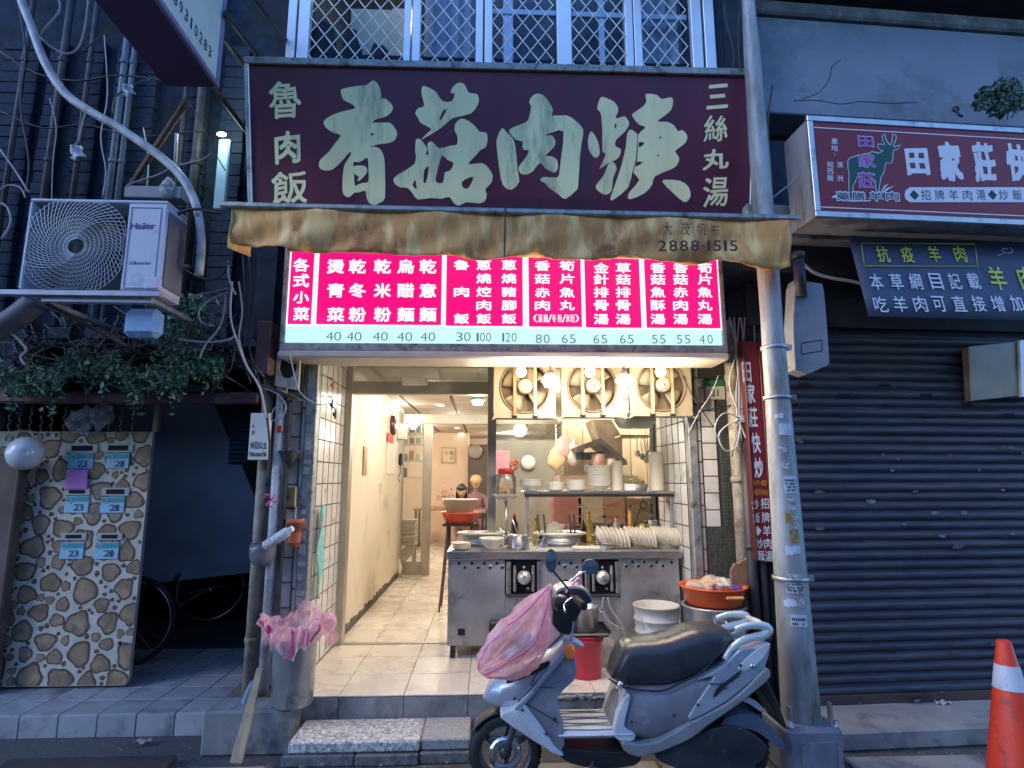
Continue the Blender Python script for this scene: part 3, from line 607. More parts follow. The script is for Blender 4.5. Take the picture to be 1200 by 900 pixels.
line_of(m, MF, '(湯麵/冬粉/米粉)', [(626.6+i*5.9,373) for i in range(10)][:0]+[(627.5,373),(633,373),(639.5,373),(644.5,373),(649.5,373),(656,373),(661,373),(665.5,373),(671,373),(676,373)], (5.2,9.5), D_, .01)
for x, s_ in ((704.5,'金針排骨湯'),(730.3,'草菇排骨湯'),(771,'香菇魚酥湯'),(797.5,'香菇赤肉湯'),(826,'筍片魚丸湯')): line_of(m, MF, s_, [(x,314),(x,327.5),(x,342.4),(x,357.7),(x,373.9)], (18,12.5), D_, B_*.8)
m.build('dish_names', white_lit, t, norm=False)
m = MB(MF)
for s_, x, y in [('40',391,394),('40',415,394.3),('40',445.8,394.3),('40',474.3,394.5),('40',501.4,394.6),('30',543,394.6),('100',567,395),('120',597,395.2),('80',636,397),('65',666.5,397),('65',703.5,397.4),('65',734.5,397.4),('55',772,397.5),('55',801,397.6),('40',827.5,397.6)]:
    digits(m, MF, s_, x, y, 17, 10.5, -.006, -.004)
m.build('prices', mat('print_grey', (.06,.09,.10), .5, emit=(.10,.17,.19), estr=.3), t, norm=False)
m = MB(MF); m.box((-.005,-.03,-.05),(MW+.005,.28,-.001), .012); m.build('bottom_lip', mat('cream_lip', (.60,.52,.42), .5, var=.1), t)
m = MB(MF); m.box((0,-.02,0),(MW,-.0045,.05), .004); m.box((0,-.02,.051),(.028,-.0045,MH+.05), .004); m.box((MW-.028,-.02,.051),(MW,-.0045,MH+.05), .004); m.build('face_trim', alu_dark, t)
# ---- square ventilating fans below the menu box ----
fan_c = mat('fan_plastic', (.29,.25,.175), .45, var=.12, scale=5, dirt=((.35,.24,.12), .4, 6))
grime = mat('fan_grime', (.16,.12,.08), .7, var=.3, scale=12)
def fan(cx, cy, hw, lab, red=False):
    Y = 4.22; c = at(cx, cy, Y); s_ = hw/FP*4.22; t = thing('ventilating_fan', lab, 'fan', (c.x, Y, c.z-s_), 'square ventilating fans over the cooking counter')
    m = MB(); o0 = [(c.x+s_*x, c.z+s_*y) for x, y in smooth2([(-1,-.92),(-.92,-1),(.92,-1),(1,-.92),(1,.92),(.92,1),(-.92,1),(-1,.92)], 2)]
    n = 32; ring = [(c.x+.80*s_*math.cos(2*math.pi*k/n), c.z+.84*s_*math.sin(2*math.pi*k/n)) for k in range(n)]
    tr = tessellate_polygon([[Vector((a,b,0)) for a, b in o0], [Vector((a,b,0)) for a, b in ring]]); fl = o0+ring; N = len(fl)
    m.add([(a, Y, b) for a, b in fl]+[(a, Y+.05, b) for a, b in fl], [tuple(q) for q in tr]+[(i,(i+1) % len(o0),N+(i+1) % len(o0),N+i) for i in range(len(o0))]+[(len(o0)+i,len(o0)+(i+1) % n,N+len(o0)+(i+1) % n,N+len(o0)+i) for i in range(n)])
    m.build('front_plate', fan_c, t)
    m = MB(); m.tube([(a, Y-.004, b) for a, b in ring], .007, 6, closed=True); m.build('ring', grime, t)
    m = MB(); m.box((c.x-s_*.97,Y+.05,c.z-s_*.97),(c.x+s_*.97,Y+.20,c.z-s_*.80), .01); m.box((c.x-s_*.97,Y+.12,c.z-s_*.79),(c.x+s_*.97,Y+.13,c.z+s_*.97)); m.build('housing', grime, t)
    for sx in (-1, 1): m = MB(); m.box((c.x+sx*.33*s_-.012,Y-.03,c.z-s_*.95),(c.x+sx*.33*s_+.012,Y-.006,c.z+s_*.95), .003); m.build('bracket', mat('copper_red', (.32,.12,.06), .5, .3) if red and sx < 0 else fan_c, t)
    m = MB(); m.lathe((c.x,Y-.075,c.z), [(0,0),(.035,.0),(.052,.012),(.055,.07),(.0,.075)], 20, 'y'); m.build('motor', mat('motor_cap', (.55,.48,.36), .4, .3), t)
    m = MB(); m.lathe((c.x,Y-.080,c.z), [(.030,0),(.034,.003),(.030,.005)], 16, 'y'); m.tube([(c.x,Y-.079,c.z-.005),(c.x,Y-.085,c.z+.005)], .01, 8); m.build('motor_badge', grime, t)
    for k in range(4):
        a = math.pi/2*k+.5; m = MB(); m.grid(lambda p, q: (c.x+(.05+p*(s_*.74-.05))*math.cos(a+q*.95), Y+.03+.04*q, c.z+(.05+p*(s_*.74-.05))*math.sin(a+q*.95)), 4, 5); m.build('blade', mat('fan_blade', (.30,.25,.17), .45, var=.1), t, solid=.002)
    for sx in (-1, 1): m = MB(); m.box((c.x+sx*.33*s_-.02,Y-.012,c.z-s_*.99),(c.x+sx*.33*s_+.02,Y+.01,c.z-s_*.90), .003); m.build('clip', iron, t)
    return t
fan(615,454,36.5,'square fan nearest the door, with a reddish bracket', True); fan(694,453,36.5,'middle square fan of the row over the counter'); fan(775,452,36.5,'square fan nearest the right tiled pillar')
warm = mat('warm_bulb_glass', (1,.8,.5), .3, emit=(1,.62,.22), estr=6, rvar=0)
cool = mat('white_bulb_glass', (1,1,.95), .3, emit=(1,.93,.78), estr=6, rvar=0)
def bulb(px, py, lab, Y=4.06, m_=warm, shade=None, e=4.2, col=(1,.80,.54)):
    c = at(px, py, Y); t = thing('hanging_bulb', lab, 'light bulb', c, 'bulbs hanging over the counter'); r = .038
    m = MB(); m.lathe(c, [(0,-r),(r*.6,-r*.85),(r,-r*.1),(r*.95,r*.3),(r*.55,r*1.0),(r*.4,r*1.3)], 16) if not shade else m.lathe(c, [(0,-.035),(.04,-.028),(.052,.0),(.045,.02)], 16); m.build('globe', m_, t)
    m = MB(); m.lathe(c, [(.02,r*1.25),(.024,r*1.3),(.024,r*2.3),(.0,r*2.4)], 12); m.tube([(c.x,c.y,c.z+r*2.3),(c.x,c.y+.01,2.66)], .006, 5); m.build('socket', iron, t)
    if shade: m = MB(); m.lathe(c, [(.07,.01),(.068,.02),(.045,.055),(.02,.07)], 20); m.build('shade', shade, t, solid=.002)
    lamp('bulb_light', (c.x, c.y-.24, c.z-.06), e, col, .05, t); return t
bulb(611,436,'warm bare bulb in front of the fan nearest the door'); bulb(691.5,436,'warm bare bulb in front of the middle fan'); bulb(774,436,'warm bare bulb in front of the fan by the right pillar')
shd = mat('enamel_shade', (.35,.36,.34), .4, .3)
bulb(645,448.7,'white bulb under a small shade between the first and middle fans', 4.0, cool, shd, 5.5, (1,.90,.74)); bulb(732,449,'white bulb under a small shade between the middle and last fans', 4.0, cool, shd, 5.5, (1,.90,.74))
bulb(560,471,'white bulb under a teal shade just inside the doorway', 5.4, cool, mat('teal_shade', (.06,.16,.15), .4), 2.5, (1,.86,.66))
# ---- red box sign of the right neighbour ----
sign_red = mat('sign_red', (.17,.008,.016), .4, var=.1, scale=3, dirt=((.09,.02,.03), .25, 4))
sw = mat('sign_white', (.60,.64,.70), .5, var=.05)
r0 = at(954.7,254.4,3.35); RS = Frame(r0, RF.X); rw = 1.9; rh = RS.uv(947.5,136.5)[1]
rs_y = RS.uv(1100,253.4)[1]; rh2 = RS.uv(1100,138.4)[1]
t = thing('box_sign', 'red box sign with a green goat and white characters over the roller shutter', 'sign', RS.p(rw/2,.1,0)); rsg = t
m = MB(RS); m.box((.012,.002,.012),(rw,.28,rh-.012), .004); m.build('case', mat('stained_case', (.36,.36,.36), .6, .3, var=.25, scale=6, streak=4, dirt=((.16,.07,.03), .5, 5)), t)
m = MB(RS); m.box((.04,-.006,.04),(rw,0,rh-.04)); m.build('face', sign_red, t)
for a, b in [((0,-.014,0),(rw,.012,.038)), ((0,-.014,rh-.038),(rw,.012,rh)), ((0,-.014,.0385),(.038,.012,rh-.0385))]: m = MB(RS); m.box(a, b, .003); m.build('frame', alu, t)
m = MB(RS); d = -.0075
a, b = RS.uv(960,243,d); c_, e = RS.uv(960,149,d)
for q in [((a,b),(rw-.05,b+.007)), ((a,e-.007),(rw-.05,e)), ((a,b+.007),(a+.007,e-.007))]: m.add([(q[0][0],d,q[0][1]),(q[1][0],d,q[0][1]),(q[1][0],d,q[1][1]),(q[0][0],d,q[1][1])], [(0,1,2,3)])
for ch, x, y, w_, h_ in [('田',1074.8,189.4,31,33),('家',1114,189.4,33,48),('莊',1153.5,190,32,48),('快',1193,190.6,33,46),('炒',1233,191,34,46)]:
    u, v = RS.uv(x, y, d); u1, v1 = RS.uv(x+w_, y+h_, d); letter(m, ch, u, v, abs(u1-u), abs(v1-v), d, .06, slant=.05, warp=.02)
pill = [RS.uv(x, y, d) for x, y in [(1060,228.5),(1061.5,223),(1066,219.5),(1240,219.5),(1240,237),(1066,237),(1061.5,233.5)]]
m.prism(pill, -.0065, -.0085)
line_of(m, RS, '產地', [(978,165.3),(978,173.4)], (8.5,7.5), d, .01); line_of(m, RS, '紐西蘭', [(973,192.7),(973,200.8),(973,208.6)], (8,7.3), d, .01); line_of(m, RS, '澳洲', [(984.3,193),(984.3,209)], (8,7.3), d, .01)
digits(m, RS, ':', 978, 181, 2, 4, d)
m.build('white_lettering', sw, t, norm=False)
m = MB(RS); line_of(m, RS, '◆招牌羊肉湯◆炒飯◆炒麵', [(1071.5,228.5),(1085,228.5),(1101,228.5),(1117.5,228.4),(1133.7,228.4),(1149.6,228.3),(1163,228.3),(1176,228.3),(1191.9,228.2),(1207,228.2),(1222,228.1),(1238,228)], (12.5,12.5), -.0095, .0)
m.build('dark_lettering', mat('sign_dark', (.03,.012,.03), .5), t, norm=False)
O, S = (955,150), 9.476
goat = [(370,360),(395,335),(470,310),(600,285),(640,265),(700,285),(745,265),(768,238),(735,245),(700,210),(698,182),(745,185),(785,198),(755,130),(750,90),(780,65),(777,100),(788,140),(825,188),(845,188),(862,140),(865,70),(895,80),(900,110),(885,150),(868,195),(880,212),(948,195),(925,228),(880,240),(864,260),(860,340),(845,385),(815,390),(800,370),(778,400),(762,490),(732,540),(712,640),(702,722),(685,722),(680,640),(655,560),(560,520),(480,520),(440,600),(418,640),(415,762),(385,762),(380,600),(385,520),(370,440)]
def off(pts, k):
    n = len(pts); A = sum(pts[i][0]*pts[(i+1) % n][1]-pts[(i+1) % n][0]*pts[i][1] for i in range(n)); s_ = 1 if A > 0 else -1; out = []
    for i in range(n):
        x0, y0 = pts[i-1]; x1, y1 = pts[(i+1) % n]; dx, dy = x1-x0, y1-y0; L = math.hypot(dx, dy) or 1; out.append((pts[i][0]+s_*dy/L*k, pts[i][1]-s_*dx/L*k))
    return out
m = MB(RS); plate(m, RS, O, S, off(goat, 8), -.0065, .0008, rounded=1)
for ch, x, y, w_, h_ in [('藥',988,230,17,11.5),('膳',1006,230,17,11.5),('羊',1026.8,230,17,11.5),('肉',1045.8,230,17,11.5)]: line_of(m, RS, ch, [(x,y)], (w_+1.5,h_+1.5), -.0090, .07)
for q in [[(730,715),(770,640),(820,615),(775,665),(745,712)], [(745,716),(800,665),(880,645),(820,680),(765,720)], [(180,770),(225,742),(250,760),(225,778)], [(250,790),(420,805),(620,800),(620,812),(420,822),(250,802)]]: plate(m, RS, O, S, q, -.0068, .0006, rounded=1)
m.build('goat_outline', sw, t, norm=False)
m = MB(RS); plate(m, RS, O, S, goat, -.0076, .0006, rounded=1); m.build('goat', mat('goat_green', (.004,.07,.055), .5), t, norm=False)
m = MB(RS)
for ch, x, y, w_, h_ in [('田',1014.6,165.8,20,14),('家',1015.7,188,22,18),('莊',1015.7,211,23,20)]: line_of(m, RS, ch, [(x,y)], (w_,h_), -.0088, .05)
m.build('pale_backing', mat('pale_pink', (.58,.42,.62), .5), t, norm=False)
m = MB(RS)
for ch, x, y, w_, h_ in [('田',1014.6,165.8,18,12),('家',1015.7,188,20,16),('莊',1015.7,211,21,18)]: line_of(m, RS, ch, [(x,y)], (w_,h_), -.0094, .012)
m.build('purple_lettering', mat('sign_violet', (.22,.03,.26), .5), t, norm=False)
m = MB(RS)
for ch, x in zip('藥膳羊肉', (988,1006,1026.8,1045.8)): line_of(m, RS, ch, [(x,230)], (16,10), -.0100, .01)
m.build('black_lettering', mat('sign_dark', (.03,.012,.03)), t, norm=False)
# ---- dark blue banner ----
BF, bw, bh = tilt_frame((1018.3,370.5),(1199,371.5),(1001.8,280.4), 3.45, 3.56); BF = Frame(BF.o, RF.X, BF.V); bh = BF.uv(1100,280)[1]; bw = 1.35
t = thing('banner', 'dark blue banner with yellow and white characters hung under the red box sign', 'banner', BF.p(bw/2,0,0))
m = MB(BF); m.grid(lambda a, b: (a*bw, .004*math.sin(a*7)*b, b*bh), 12, 4); m.build('cloth', mat('banner_blue', (.045,.065,.12), .55, var=.12), t, solid=.006)
yel = mat('banner_yellow', (.50,.55,.06), .5); m = MB(BF); d = -.009
line_of(m, BF, '抗疫羊肉', [(1034.7,298),(1063,298),(1094.9,297.5),(1125,297.5)], (20,19.5), d, .015)
line_of(m, BF, '羊肉', [(1169,326),(1203,326)], (29,28), d, .02)
P = [BF.uv(x, y, d) for x, y in [(1009.5,285),(1142.6,286),(1146,312.5),(1013,311.5)]]
for i in range(4): m.tube([(P[i][0],d,P[i][1]),(P[(i+1) % 4][0],d,P[(i+1) % 4][1])], .0028, 4)
m.build('yellow_print', yel, t, norm=False)
m = MB(BF); line_of(m, BF, '本草綱目記載', [(1027,330),(1050.6,329.8),(1073,329.6),(1096.9,329.5),(1118.8,329.4),(1141,329.2)], (20,19.5), d, .012)
line_of(m, BF, '吃羊肉可直接增加', [(1032,356.5),(1055,356.4),(1078.4,356.2),(1100.6,356),(1123.8,355.9),(1146.9,355.7),(1169,355.6),(1191.7,355.5)], (21,19), d, .01)
m.build('white_print', sw, t, norm=False); m = MB(BF)
rnd = random.Random(2); fc = BF.uv(1179,293,d)
for k in range(9):
    a = k*.7; r1 = .012+.0035*k; m.tube(smooth([(fc[0]+r1*math.cos(a+q)*1.25, d, fc[1]+r1*math.sin(a+q)*.75) for q in (0,.5,1.0,1.5)]), .0016, 4)
m.tube([(fc[0]-.03,d,fc[1]-.03),(fc[0]-.075,d,fc[1]-.045)], .002, 4); m.build('flower_doodle', sw, t, norm=False)
# ---- vertical red sign behind the pole ----
VF = Frame(at(888,655,3.95), (1,0,0)); vw = VF.uv(903,600)[0]*.92; vh = VF.uv(880,400)[1]
t = thing('vertical_sign', 'narrow red vertical sign with white characters hung between the pipes and the pole', 'sign', VF.p(vw/2,0,0))
m = MB(VF); m.box((-.0,0,0),(vw*1.02,.05,vh), .004); m.build('panel', mat('vertical_red', (.22,.012,.018), .45, var=.15), t)
m = MB(VF); m.box((vw*1.02,-.01,-.01),(vw*1.02+.03,.06,vh+.01), .003); m.box((-.012,-.01,-.01),(-.001,.06,vh+.01), .003); m.build('frame', mat('maroon_frame', (.10,.02,.02), .5, .3), t)
m = MB(VF); d = -.003
line_of(m, VF, '田家莊快炒', [(875,436),(879.5,461),(882.5,489),(886,519),(889,548)], (12,24), d, .03)
line_of(m, VF, '招牌羊肉湯', [(896.5,590),(897.5,606.5),(898.8,622),(900,637),(901.3,652)], (10.5,12.5), d, .015); line_of(m, VF, '炒飯◆炒麵', [(885,591),(886.3,606.5),(888,622),(890,637),(891.5,651)], (9,12), d, .01)
m.build('white_lettering', mat('sign_white2', (.75,.72,.70), .5), t, norm=False)
m = MB(VF); line_of(m, VF, '承作40年味', [(883.3,566),(888,566),(893,566),(896.5,566),(884.5,576)], (4.5,7), d, .01); line_of(m, VF, '好好料理', [(889,576.5),(893.5,577),(898,577.5),(886,577)], (5,7), d, .01); m.build('orange_lettering', mat('sign_orange', (.75,.25,.02), .5), t, norm=False)
# ---- projecting sign at upper left ----
xa, xb = at(193,100,3.55).x, at(254,103,3.55).x; zb = at(254,103,3.55).z; PF = Frame((xb,0,zb), (0,1,0))
t = thing('projecting_sign', 'purple-edged white signboard with a phone number jutting over the street at upper left', 'signboard', (0.5*(xa+xb),2.2,zb))
m = MB(); m.box((xa,1.0,zb),(xb-.003,3.55,zb+1.5), .006); m.build('case', mat('case_purple', (.085,.04,.11), .5, var=.12, dirt=((.04,.03,.05), .3, 5)), t)
m = MB(); m.box((xb-.0029,1.03,zb+.035),(xb+.004,3.52,zb+1.47)); m.build('face', mat('sign_face_white', (.62,.68,.62), .45, var=.05), t)
m = MB()
for a, b in [((xb-.01,1.0,zb-.004),(xb+.016,3.555,zb+.033)), ((xb-.01,3.522,zb+.034),(xb+.016,3.555,zb+1.5))]: m.box(a, b, .004)
m.build('edge_trim', mat('trim_violet', (.26,.2,.34), .5, .2), t)
m = MB(PF); pts = [(206,1),(212,9),(218,17.5),(224,26),(230,35),(236,44),(241,51.5),(246,61)]; us = [PF.uv(x, y, -.006) for x, y in pts]; step = (us[-1][0]-us[0][0])/7
vv = sum(q[1] for q in us)/8
for i, ch in enumerate('0989310283'): letter(m, ch, us[0][0]+step*(i-2), vv, (step*.62 if ch != '1' else step*.3), step*1.25, -.006, .02)
m.build('phone_number', mat('number_dark', (.03,.03,.06), .5), t, norm=False)
# ---- upper windows with lattice grilles ----
WF = Frame(at(345,78,4.2), (1,0,0))
def wx(px): return WF.uv(px, 40)[0]
t = thing('window_frame', 'pale aluminium window band with white lattice grilles above the shop sign', 'window', WF.p(1.5,.1,0)); wv = 1.1
for a, b in [(336,346),(348.5,362),(473,481),(483,492.5),(557.5,566),(568,577),(653,670),(733,742),(743.5,752.5),(811,823),(826,838)]:
    m = MB(WF); m.box((wx(a),0,-.06),(wx(b),.06,wv), .004); m.build('mullion', alu_blue, t)
for a, b in [(590,602),(705,712)]: m = MB(WF); m.box((wx(a),.10,-.06),(wx(b),.13,wv), .004); m.build('inner_sash', alu_blue, t)
m = MB(WF); m.box((wx(336),-.01,-.09),(wx(838),.14,-.061), .004); m.build('sill', alu_blue, t)
vt_ = WF.uv(500,3)[1]; m = MB(WF); m.box((wx(577),.09,vt_),(wx(811),.125,vt_+.05), .003); m.build('inner_rail', alu_blue, t)
lat = mat('lattice_white', (.60,.62,.62), .5, .2)
curt = mat('pale_curtain', (.34,.39,.46), .9, var=.15, scale=5); dk = mat('dark_glass_room', (.09,.10,.12), .3, var=.3)
for i, (a, b, back) in enumerate([(362,473,None),(492.5,557.5,curt),(577,653,dk),(670,733,dk),(752.5,811,curt),(823.5,826,None)]):
    x0, x1 = wx(a), wx(b)
    m = MB(WF); cw, chh = .125, .17
    for s_ in (-1, 1):
        for k in range(-12, 24):
            # diagonal rods clipped to the bay
            u0 = x0+k*cw; seg = []
            for q in range(0, 16):
                v = q*chh/2; u = u0+s_*q*cw/2
                seg.append((u, -.012*s_*.3, v-.05))
            run = [p for p in seg if x0 <= p[0] <= x1]
            if len(run) > 1: m.tube(run, .005, 4, caps=False)
    if b-a > 10: m.build('lattice', lat, t)
    if b-a > 10:
        m = MB(WF); m.box((x0,.065,-.05),(x1,.068,wv)); m.build('pane', glass('window_glass', (.85,.9,.95), refl=0, opac=.0, ior=1.12), t)
    if back is curt:
        m = MB(WF); m.grid(lambda p, q: (x0+p*(x1-x0), .22+.02*math.sin(p*26+math.sin(q*3)), -.1+q*1.3), 40, 3); o = one(m, 'curtain', curt, 'pale curtain in the second upper window from the left' if i == 1 else 'pale blue curtain in the last upper window on the right', 'curtain')
    if back is dk:
        m = MB(WF); m.box((x0-.04,.3,-.1),(x1+.04,.34,1.2)); m.build('unlit_room_panel', dk, t)  # panel added behind the pane, its colour standing for the unlit room
# first window: things stored, and an added cream backdrop standing for the lit room
m = MB(WF); m.box((wx(445),.5,-.1),(wx(470),.56,1.0)); m.box((wx(390),.52,.28),(wx(470),.56,1.0)); one(m, 'room_backdrop', mat('room_backdrop', (.66,.55,.38), .8), 'made-up cream backdrop for the lit room behind the first upper window', 'board')
sil = mat('dark_bundle', (.03,.035,.045), .9, var=.3)
for cx, cy, rx, rz, lab in [(378,60,18,45,'tall dark bundle at the left behind the first upper window'),(412,62,12,32,'middle dark bundle behind the first upper window'),(443,72,13,26,'low round dark bundle at the right behind the first upper window')]:
    c = WF.uv(cx, cy, .4); k = 4.6/FP; m = MB(WF); m.ell((c[0],.4,c[1]), (rx*k,.08,rz*k), 14, 9, lambda q: (q[0]+.015*math.sin(q[2]*30), q[1], q[2]+.01*math.sin(q[0]*40))); one(m, 'stored_bundle', sil, lab, 'bundle')
# ================= left side: air conditioner, pipes, gate, plants, cables =================
ac_w = mat('ac_casing', (.46,.48,.56), .45, var=.06, scale=4, dirt=((.25,.27,.32), .3, 5)); ac_d = mat('ac_dark', (.06,.065,.075), .7)
AY = 3.28; ACF = Frame(at(20,342,AY)); au, av = ACF.uv(197,235); au -= .0; 
t = thing('air_conditioner', 'white outdoor air conditioner unit with a swirl grille on a wall bracket', 'air conditioner', ACF.p(au/2,.15,0))
D0 = .23
m = MB(ACF)
for a, b in [((0,.0,0),(au,D0,.018)), ((0,0,av-.02),(au,D0,av)), ((0,.0,.019),(.02,D0,av-.021)), ((au-.22,.0,.019),(au,D0,av-.021)), ((.021,D0-.02,.019),(au-.221,D0,av-.021))]: m.box(a, b, .006)
m.build('casing', ac_w, t)
m = MB(ACF); m.box((au+.001,.02,.05),(au+.012,D0-.02,av-.06), .004); m.build('side_cover', mat('ac_side', (.13,.135,.15), .6, var=.2), t)
gc = ACF.uv(88,288); R = .31
m = MB(ACF); x0, x1, y0, y1 = .022, au-.222, .02, av-.022
def clipxy(p): return (min(max(p[0], x0), x1), p[1], min(max(p[2], y0), y1))
for k in range(64):
    a = k*2*math.pi/64; run = []
    for q in range(9):
        r = .045+(R-.045)*q/8; th_ = a+1.1*(1-q/8)**1.3; run.append((gc[0]+r*math.cos(th_), -.006+.012*(1-q/8), gc[1]+r*math.sin(th_)))
    m.tube([clipxy(p) for p in run], .0026, 3, caps=False)
for q in range(1, 12):
    r = .04+(R-.045)*q/11; m.tube([clipxy((gc[0]+r*math.cos(k*math.pi/18), 0, gc[1]+r*math.sin(k*math.pi/18))) for k in range(36)], .0018, 3, closed=True)
m.build('grille', mat('grille_pale', (.44,.46,.50), .5), t, norm=False)
m = MB(ACF); m.lathe((gc[0],.05,gc[1]), [(0,0),(.05,.002),(.06,.03)], 16, 'y')
for k in range(3):
    a = k*2.094; m.grid(lambda p, q: (gc[0]+(.05+p*.18)*math.cos(a+q*1.3), .06+q*.07, gc[1]+(.05+p*.18)*math.sin(a+q*1.3)), 4, 6)
m.build('fan_blades', ac_d, t); m = MB(ACF); m.box((.022,D0-.03,.02),(au-.222,D0-.022,av-.022)); m.build('fin_pack', mat('fin_pack', (.10,.11,.12), .8), t)
m = MB(ACF); 
for a, b in [((au-.205,-.006,.03),(au-.03,0.0,.036)), ((au-.205,-.006,av-.05),(au-.03,0,av-.044)), ((au-.205,-.006,.037),(au-.199,0,av-.051)), ((au-.036,-.006,.037),(au-.03,0,av-.051))]: m.box(a, b, .002)
m.build('panel_bead', ac_w, t)
navy = mat('navy_print', (.015,.02,.16), .5); m = MB(ACF); digits(m, ACF, 'Haier', 167.5, 264.5, 28, 7.5, -.003, .02); digits(m, ACF, 'DCInverter', 164, 308, 25, 3.6, -.003, .01); m.build('lettering', navy, t, norm=False)
m = MB(ACF); m.box((au-.06,-.05,.01),(au+.02,-.006,.085), .008); m.build('terminal_box', ac_w, t)
t = thing('wall_bracket', 'grey steel bracket carrying the air conditioner', 'bracket', ACF.p(.4,.1,-.06)); gst = mat('galvanised', (.30,.33,.40), .5, .4, var=.2, scale=12)
for nm, a, b in [('rail', (-.06,-.06,-.035),(au+.04,-.02,-.004)), ('rail', (.16,-.03,-.065),(au-.02,.0,-.038)), ('arm', (.05,-.02,-.034),(.09,LY-AY,-.006)), ('arm', (au-.1,-.019,-.034),(au-.06,LY-AY,-.006))]: m = MB(ACF); m.box(a, b, .003); m.build(nm, gst, t)
m = MB(ACF); m.tube([(.15,.02,-.06),(.55,.9,-.35)], .012, 6); m.build('brace', iron, t)
# hanging pale blue package
pk = ACF.uv(168,380,.1); m = MB(ACF); m.box((pk[0]-.10,.06,pk[1]-.08),(pk[0]+.10,.16,pk[1]+.09), .03); m.v = [(x+(.25 if 0 else 0), y, z) for x, y, z in m.v]; one(m, 'package', mat('blue_plastic', (.22,.38,.60), .4, var=.25, scale=14, dirt=((.05,.16,.16), .4, 7)), 'pale blue plastic package hung below the air conditioner', 'package')
def pipe(pts, r, name, m_, lab, cat, n=8, k=3, **kw): m = MB(); m.tube(smooth(pts, k) if k else pts, r, n); return one(m, name, m_, lab, cat, **kw)
pipe([at(x, y, 3.45) for x, y in [(14,-40),(25,0),(38,34),(52,72),(75,108),(105,130),(140,150),(175,174),(200,194),(218,215),(231,245),(236,285),(233,322)]], .026, 'conduit_pipe', white_pvc, 'grey flexible conduit pipe curving down past the air conditioner', 'pipe')
pipe([at(x, y, 3.6) for x, y in [(-20,395),(15,375),(45,352)]], .07, 'drain_pipe', mat('grey_drain', (.08,.09,.11), .6, var=.2), 'fat grey drain pipe below the left end of the air conditioner', 'pipe', n=12)
# sign braces and their rusty arms
def bar(p, q, w_, m_, lab, cat='bracket', name='brace_arm', **kw):
    m = MB(); m.tube([p, q], w_, 4); return one(m, name, m_, lab, cat, **kw)
for a, b, Ya, Yb, lab in [((219,118),(150,222),3.5,4.4,'rusty arm slanting down left from the jutting signboard'),((251,103),(292,158),3.5,4.3,'rusty arm running from the corner of the jutting signboard towards the shop sign'),((290,-12),(334,46),3.3,4.2,'dark steel arm at the top, nearest the upper windows'),((258,38),(288,80),3.6,4.2,'short dark steel arm beside the white face of the jutting signboard'),((264,15),(306,72),3.5,4.2,'middle dark steel arm above the shop sign corner')]:
    bar(at(*a, Ya), at(*b, Yb), .022, iron if 'dark' in lab else rust, lab, group='steel arms holding the jutting signboard')
t = thing('strip_light', 'upright strip light glowing at its top on the wall left of the shop sign', 'lamp', at(258,247,4.3)); a, b = at(258,247,4.3), at(262,165,4.3)
m = MB(); m.box((a.x-.045,4.27,a.z),(a.x+.045,4.32,b.z), .01); m.build('cover', mat('pale_teal_cover', (.30,.44,.46), .4, var=.1), t)
m = MB(); m.ell((b.x,4.26,b.z+.03), (.036,.02,.016), 12, 8); m.build('lamp_glass', mat('strip_lit', (.9,1,.95), .4, emit=(.8,1,.85), estr=5), t); lamp('strip_lamp', (b.x,4.15,b.z+.05), 3, (.75,1,.85), .04, t)
# vertical tile strips, pipes on the dark wall
stripm = mat('wall_strip', (.024,.036,.058), .8, spec=.12, var=.3, scale=30, bump=.3, dirt=((.05,.05,.06), .5, 4))
for i, (px, wd) in enumerate([(20,.30),(62,.12),(105,.18),(158,.34),(235,.16),(275,.20)]):
    x = at(px,150,LY).x; m = MB(); first = None
    q = MB(); q.box((x-wd/2,LY-.06,0),(x+wd/2,LY+.02,.094), .003); q.build('wall_strip', stripm, kind='structure')
    o = bpy.context.scene.collection and C.objects[-1]; base = [c for c in C.objects if c.name.startswith('wall_strip')][-1]
    base.location.z = 2.66
    for k in range(1, 26): c = base.copy(); C.objects.link(c); c.location = (random.uniform(-.004,.004), random.uniform(-.006,.006), 2.66+k*.10); ORG[c.name] = Vector()
for px, r, Y, lab in [(5,.02,4.5,'thin dark pipe up the wall at the far left edge'),(52,.028,4.5,'dark pipe up the wall behind the curved conduit'),(85,.02,4.5,'thin dark pipe up the wall above the swirl grille'),(128,.03,4.5,'thick grey pipe up the wall right of the swirl grille'),(138,.022,4.5,'grey pipe close beside the thick one up the left wall'),(206,.018,4.5,'thin pipe up the wall near the hanging rag bundle'),(226,.04,4.5,'broad dark pipe up the wall behind the sloping arm')]:
    x = at(px,230,Y).x; m = MB(); m.tube([(x,Y,2.75),(x,Y,6.8)], r, 8); 
    for z in (3.2,4.1,5.0): m.tube([(x,Y,z),(x,Y,z+.04)], r*1.25, 8)
    one(m, 'wall_pipe', mat('blue_grey_pipe', (.09,.115,.155), .5, var=.25, scale=9) if 'grey' in lab else iron, lab, 'pipe', 'pipes up the left wall')
pipe([at(207,157,4.0), at(205,200,4.0)], .012, 'white_rod', grey_cable, 'short white rod standing above the rag bundle', 'rod')
m = MB(); c = at(196,222,4.0); m.ell(tuple(c), (.05,.05,.085), 10, 8, lambda q: (q[0]+.012*math.sin(q[2]*60), q[1], q[2]+.01*math.sin(q[0]*70))); one(m, 'rag_bundle', mat('rag', (.35,.36,.36), .9, var=.7, scale=30), 'crumpled rag bundle tied below the white rod', 'bundle')
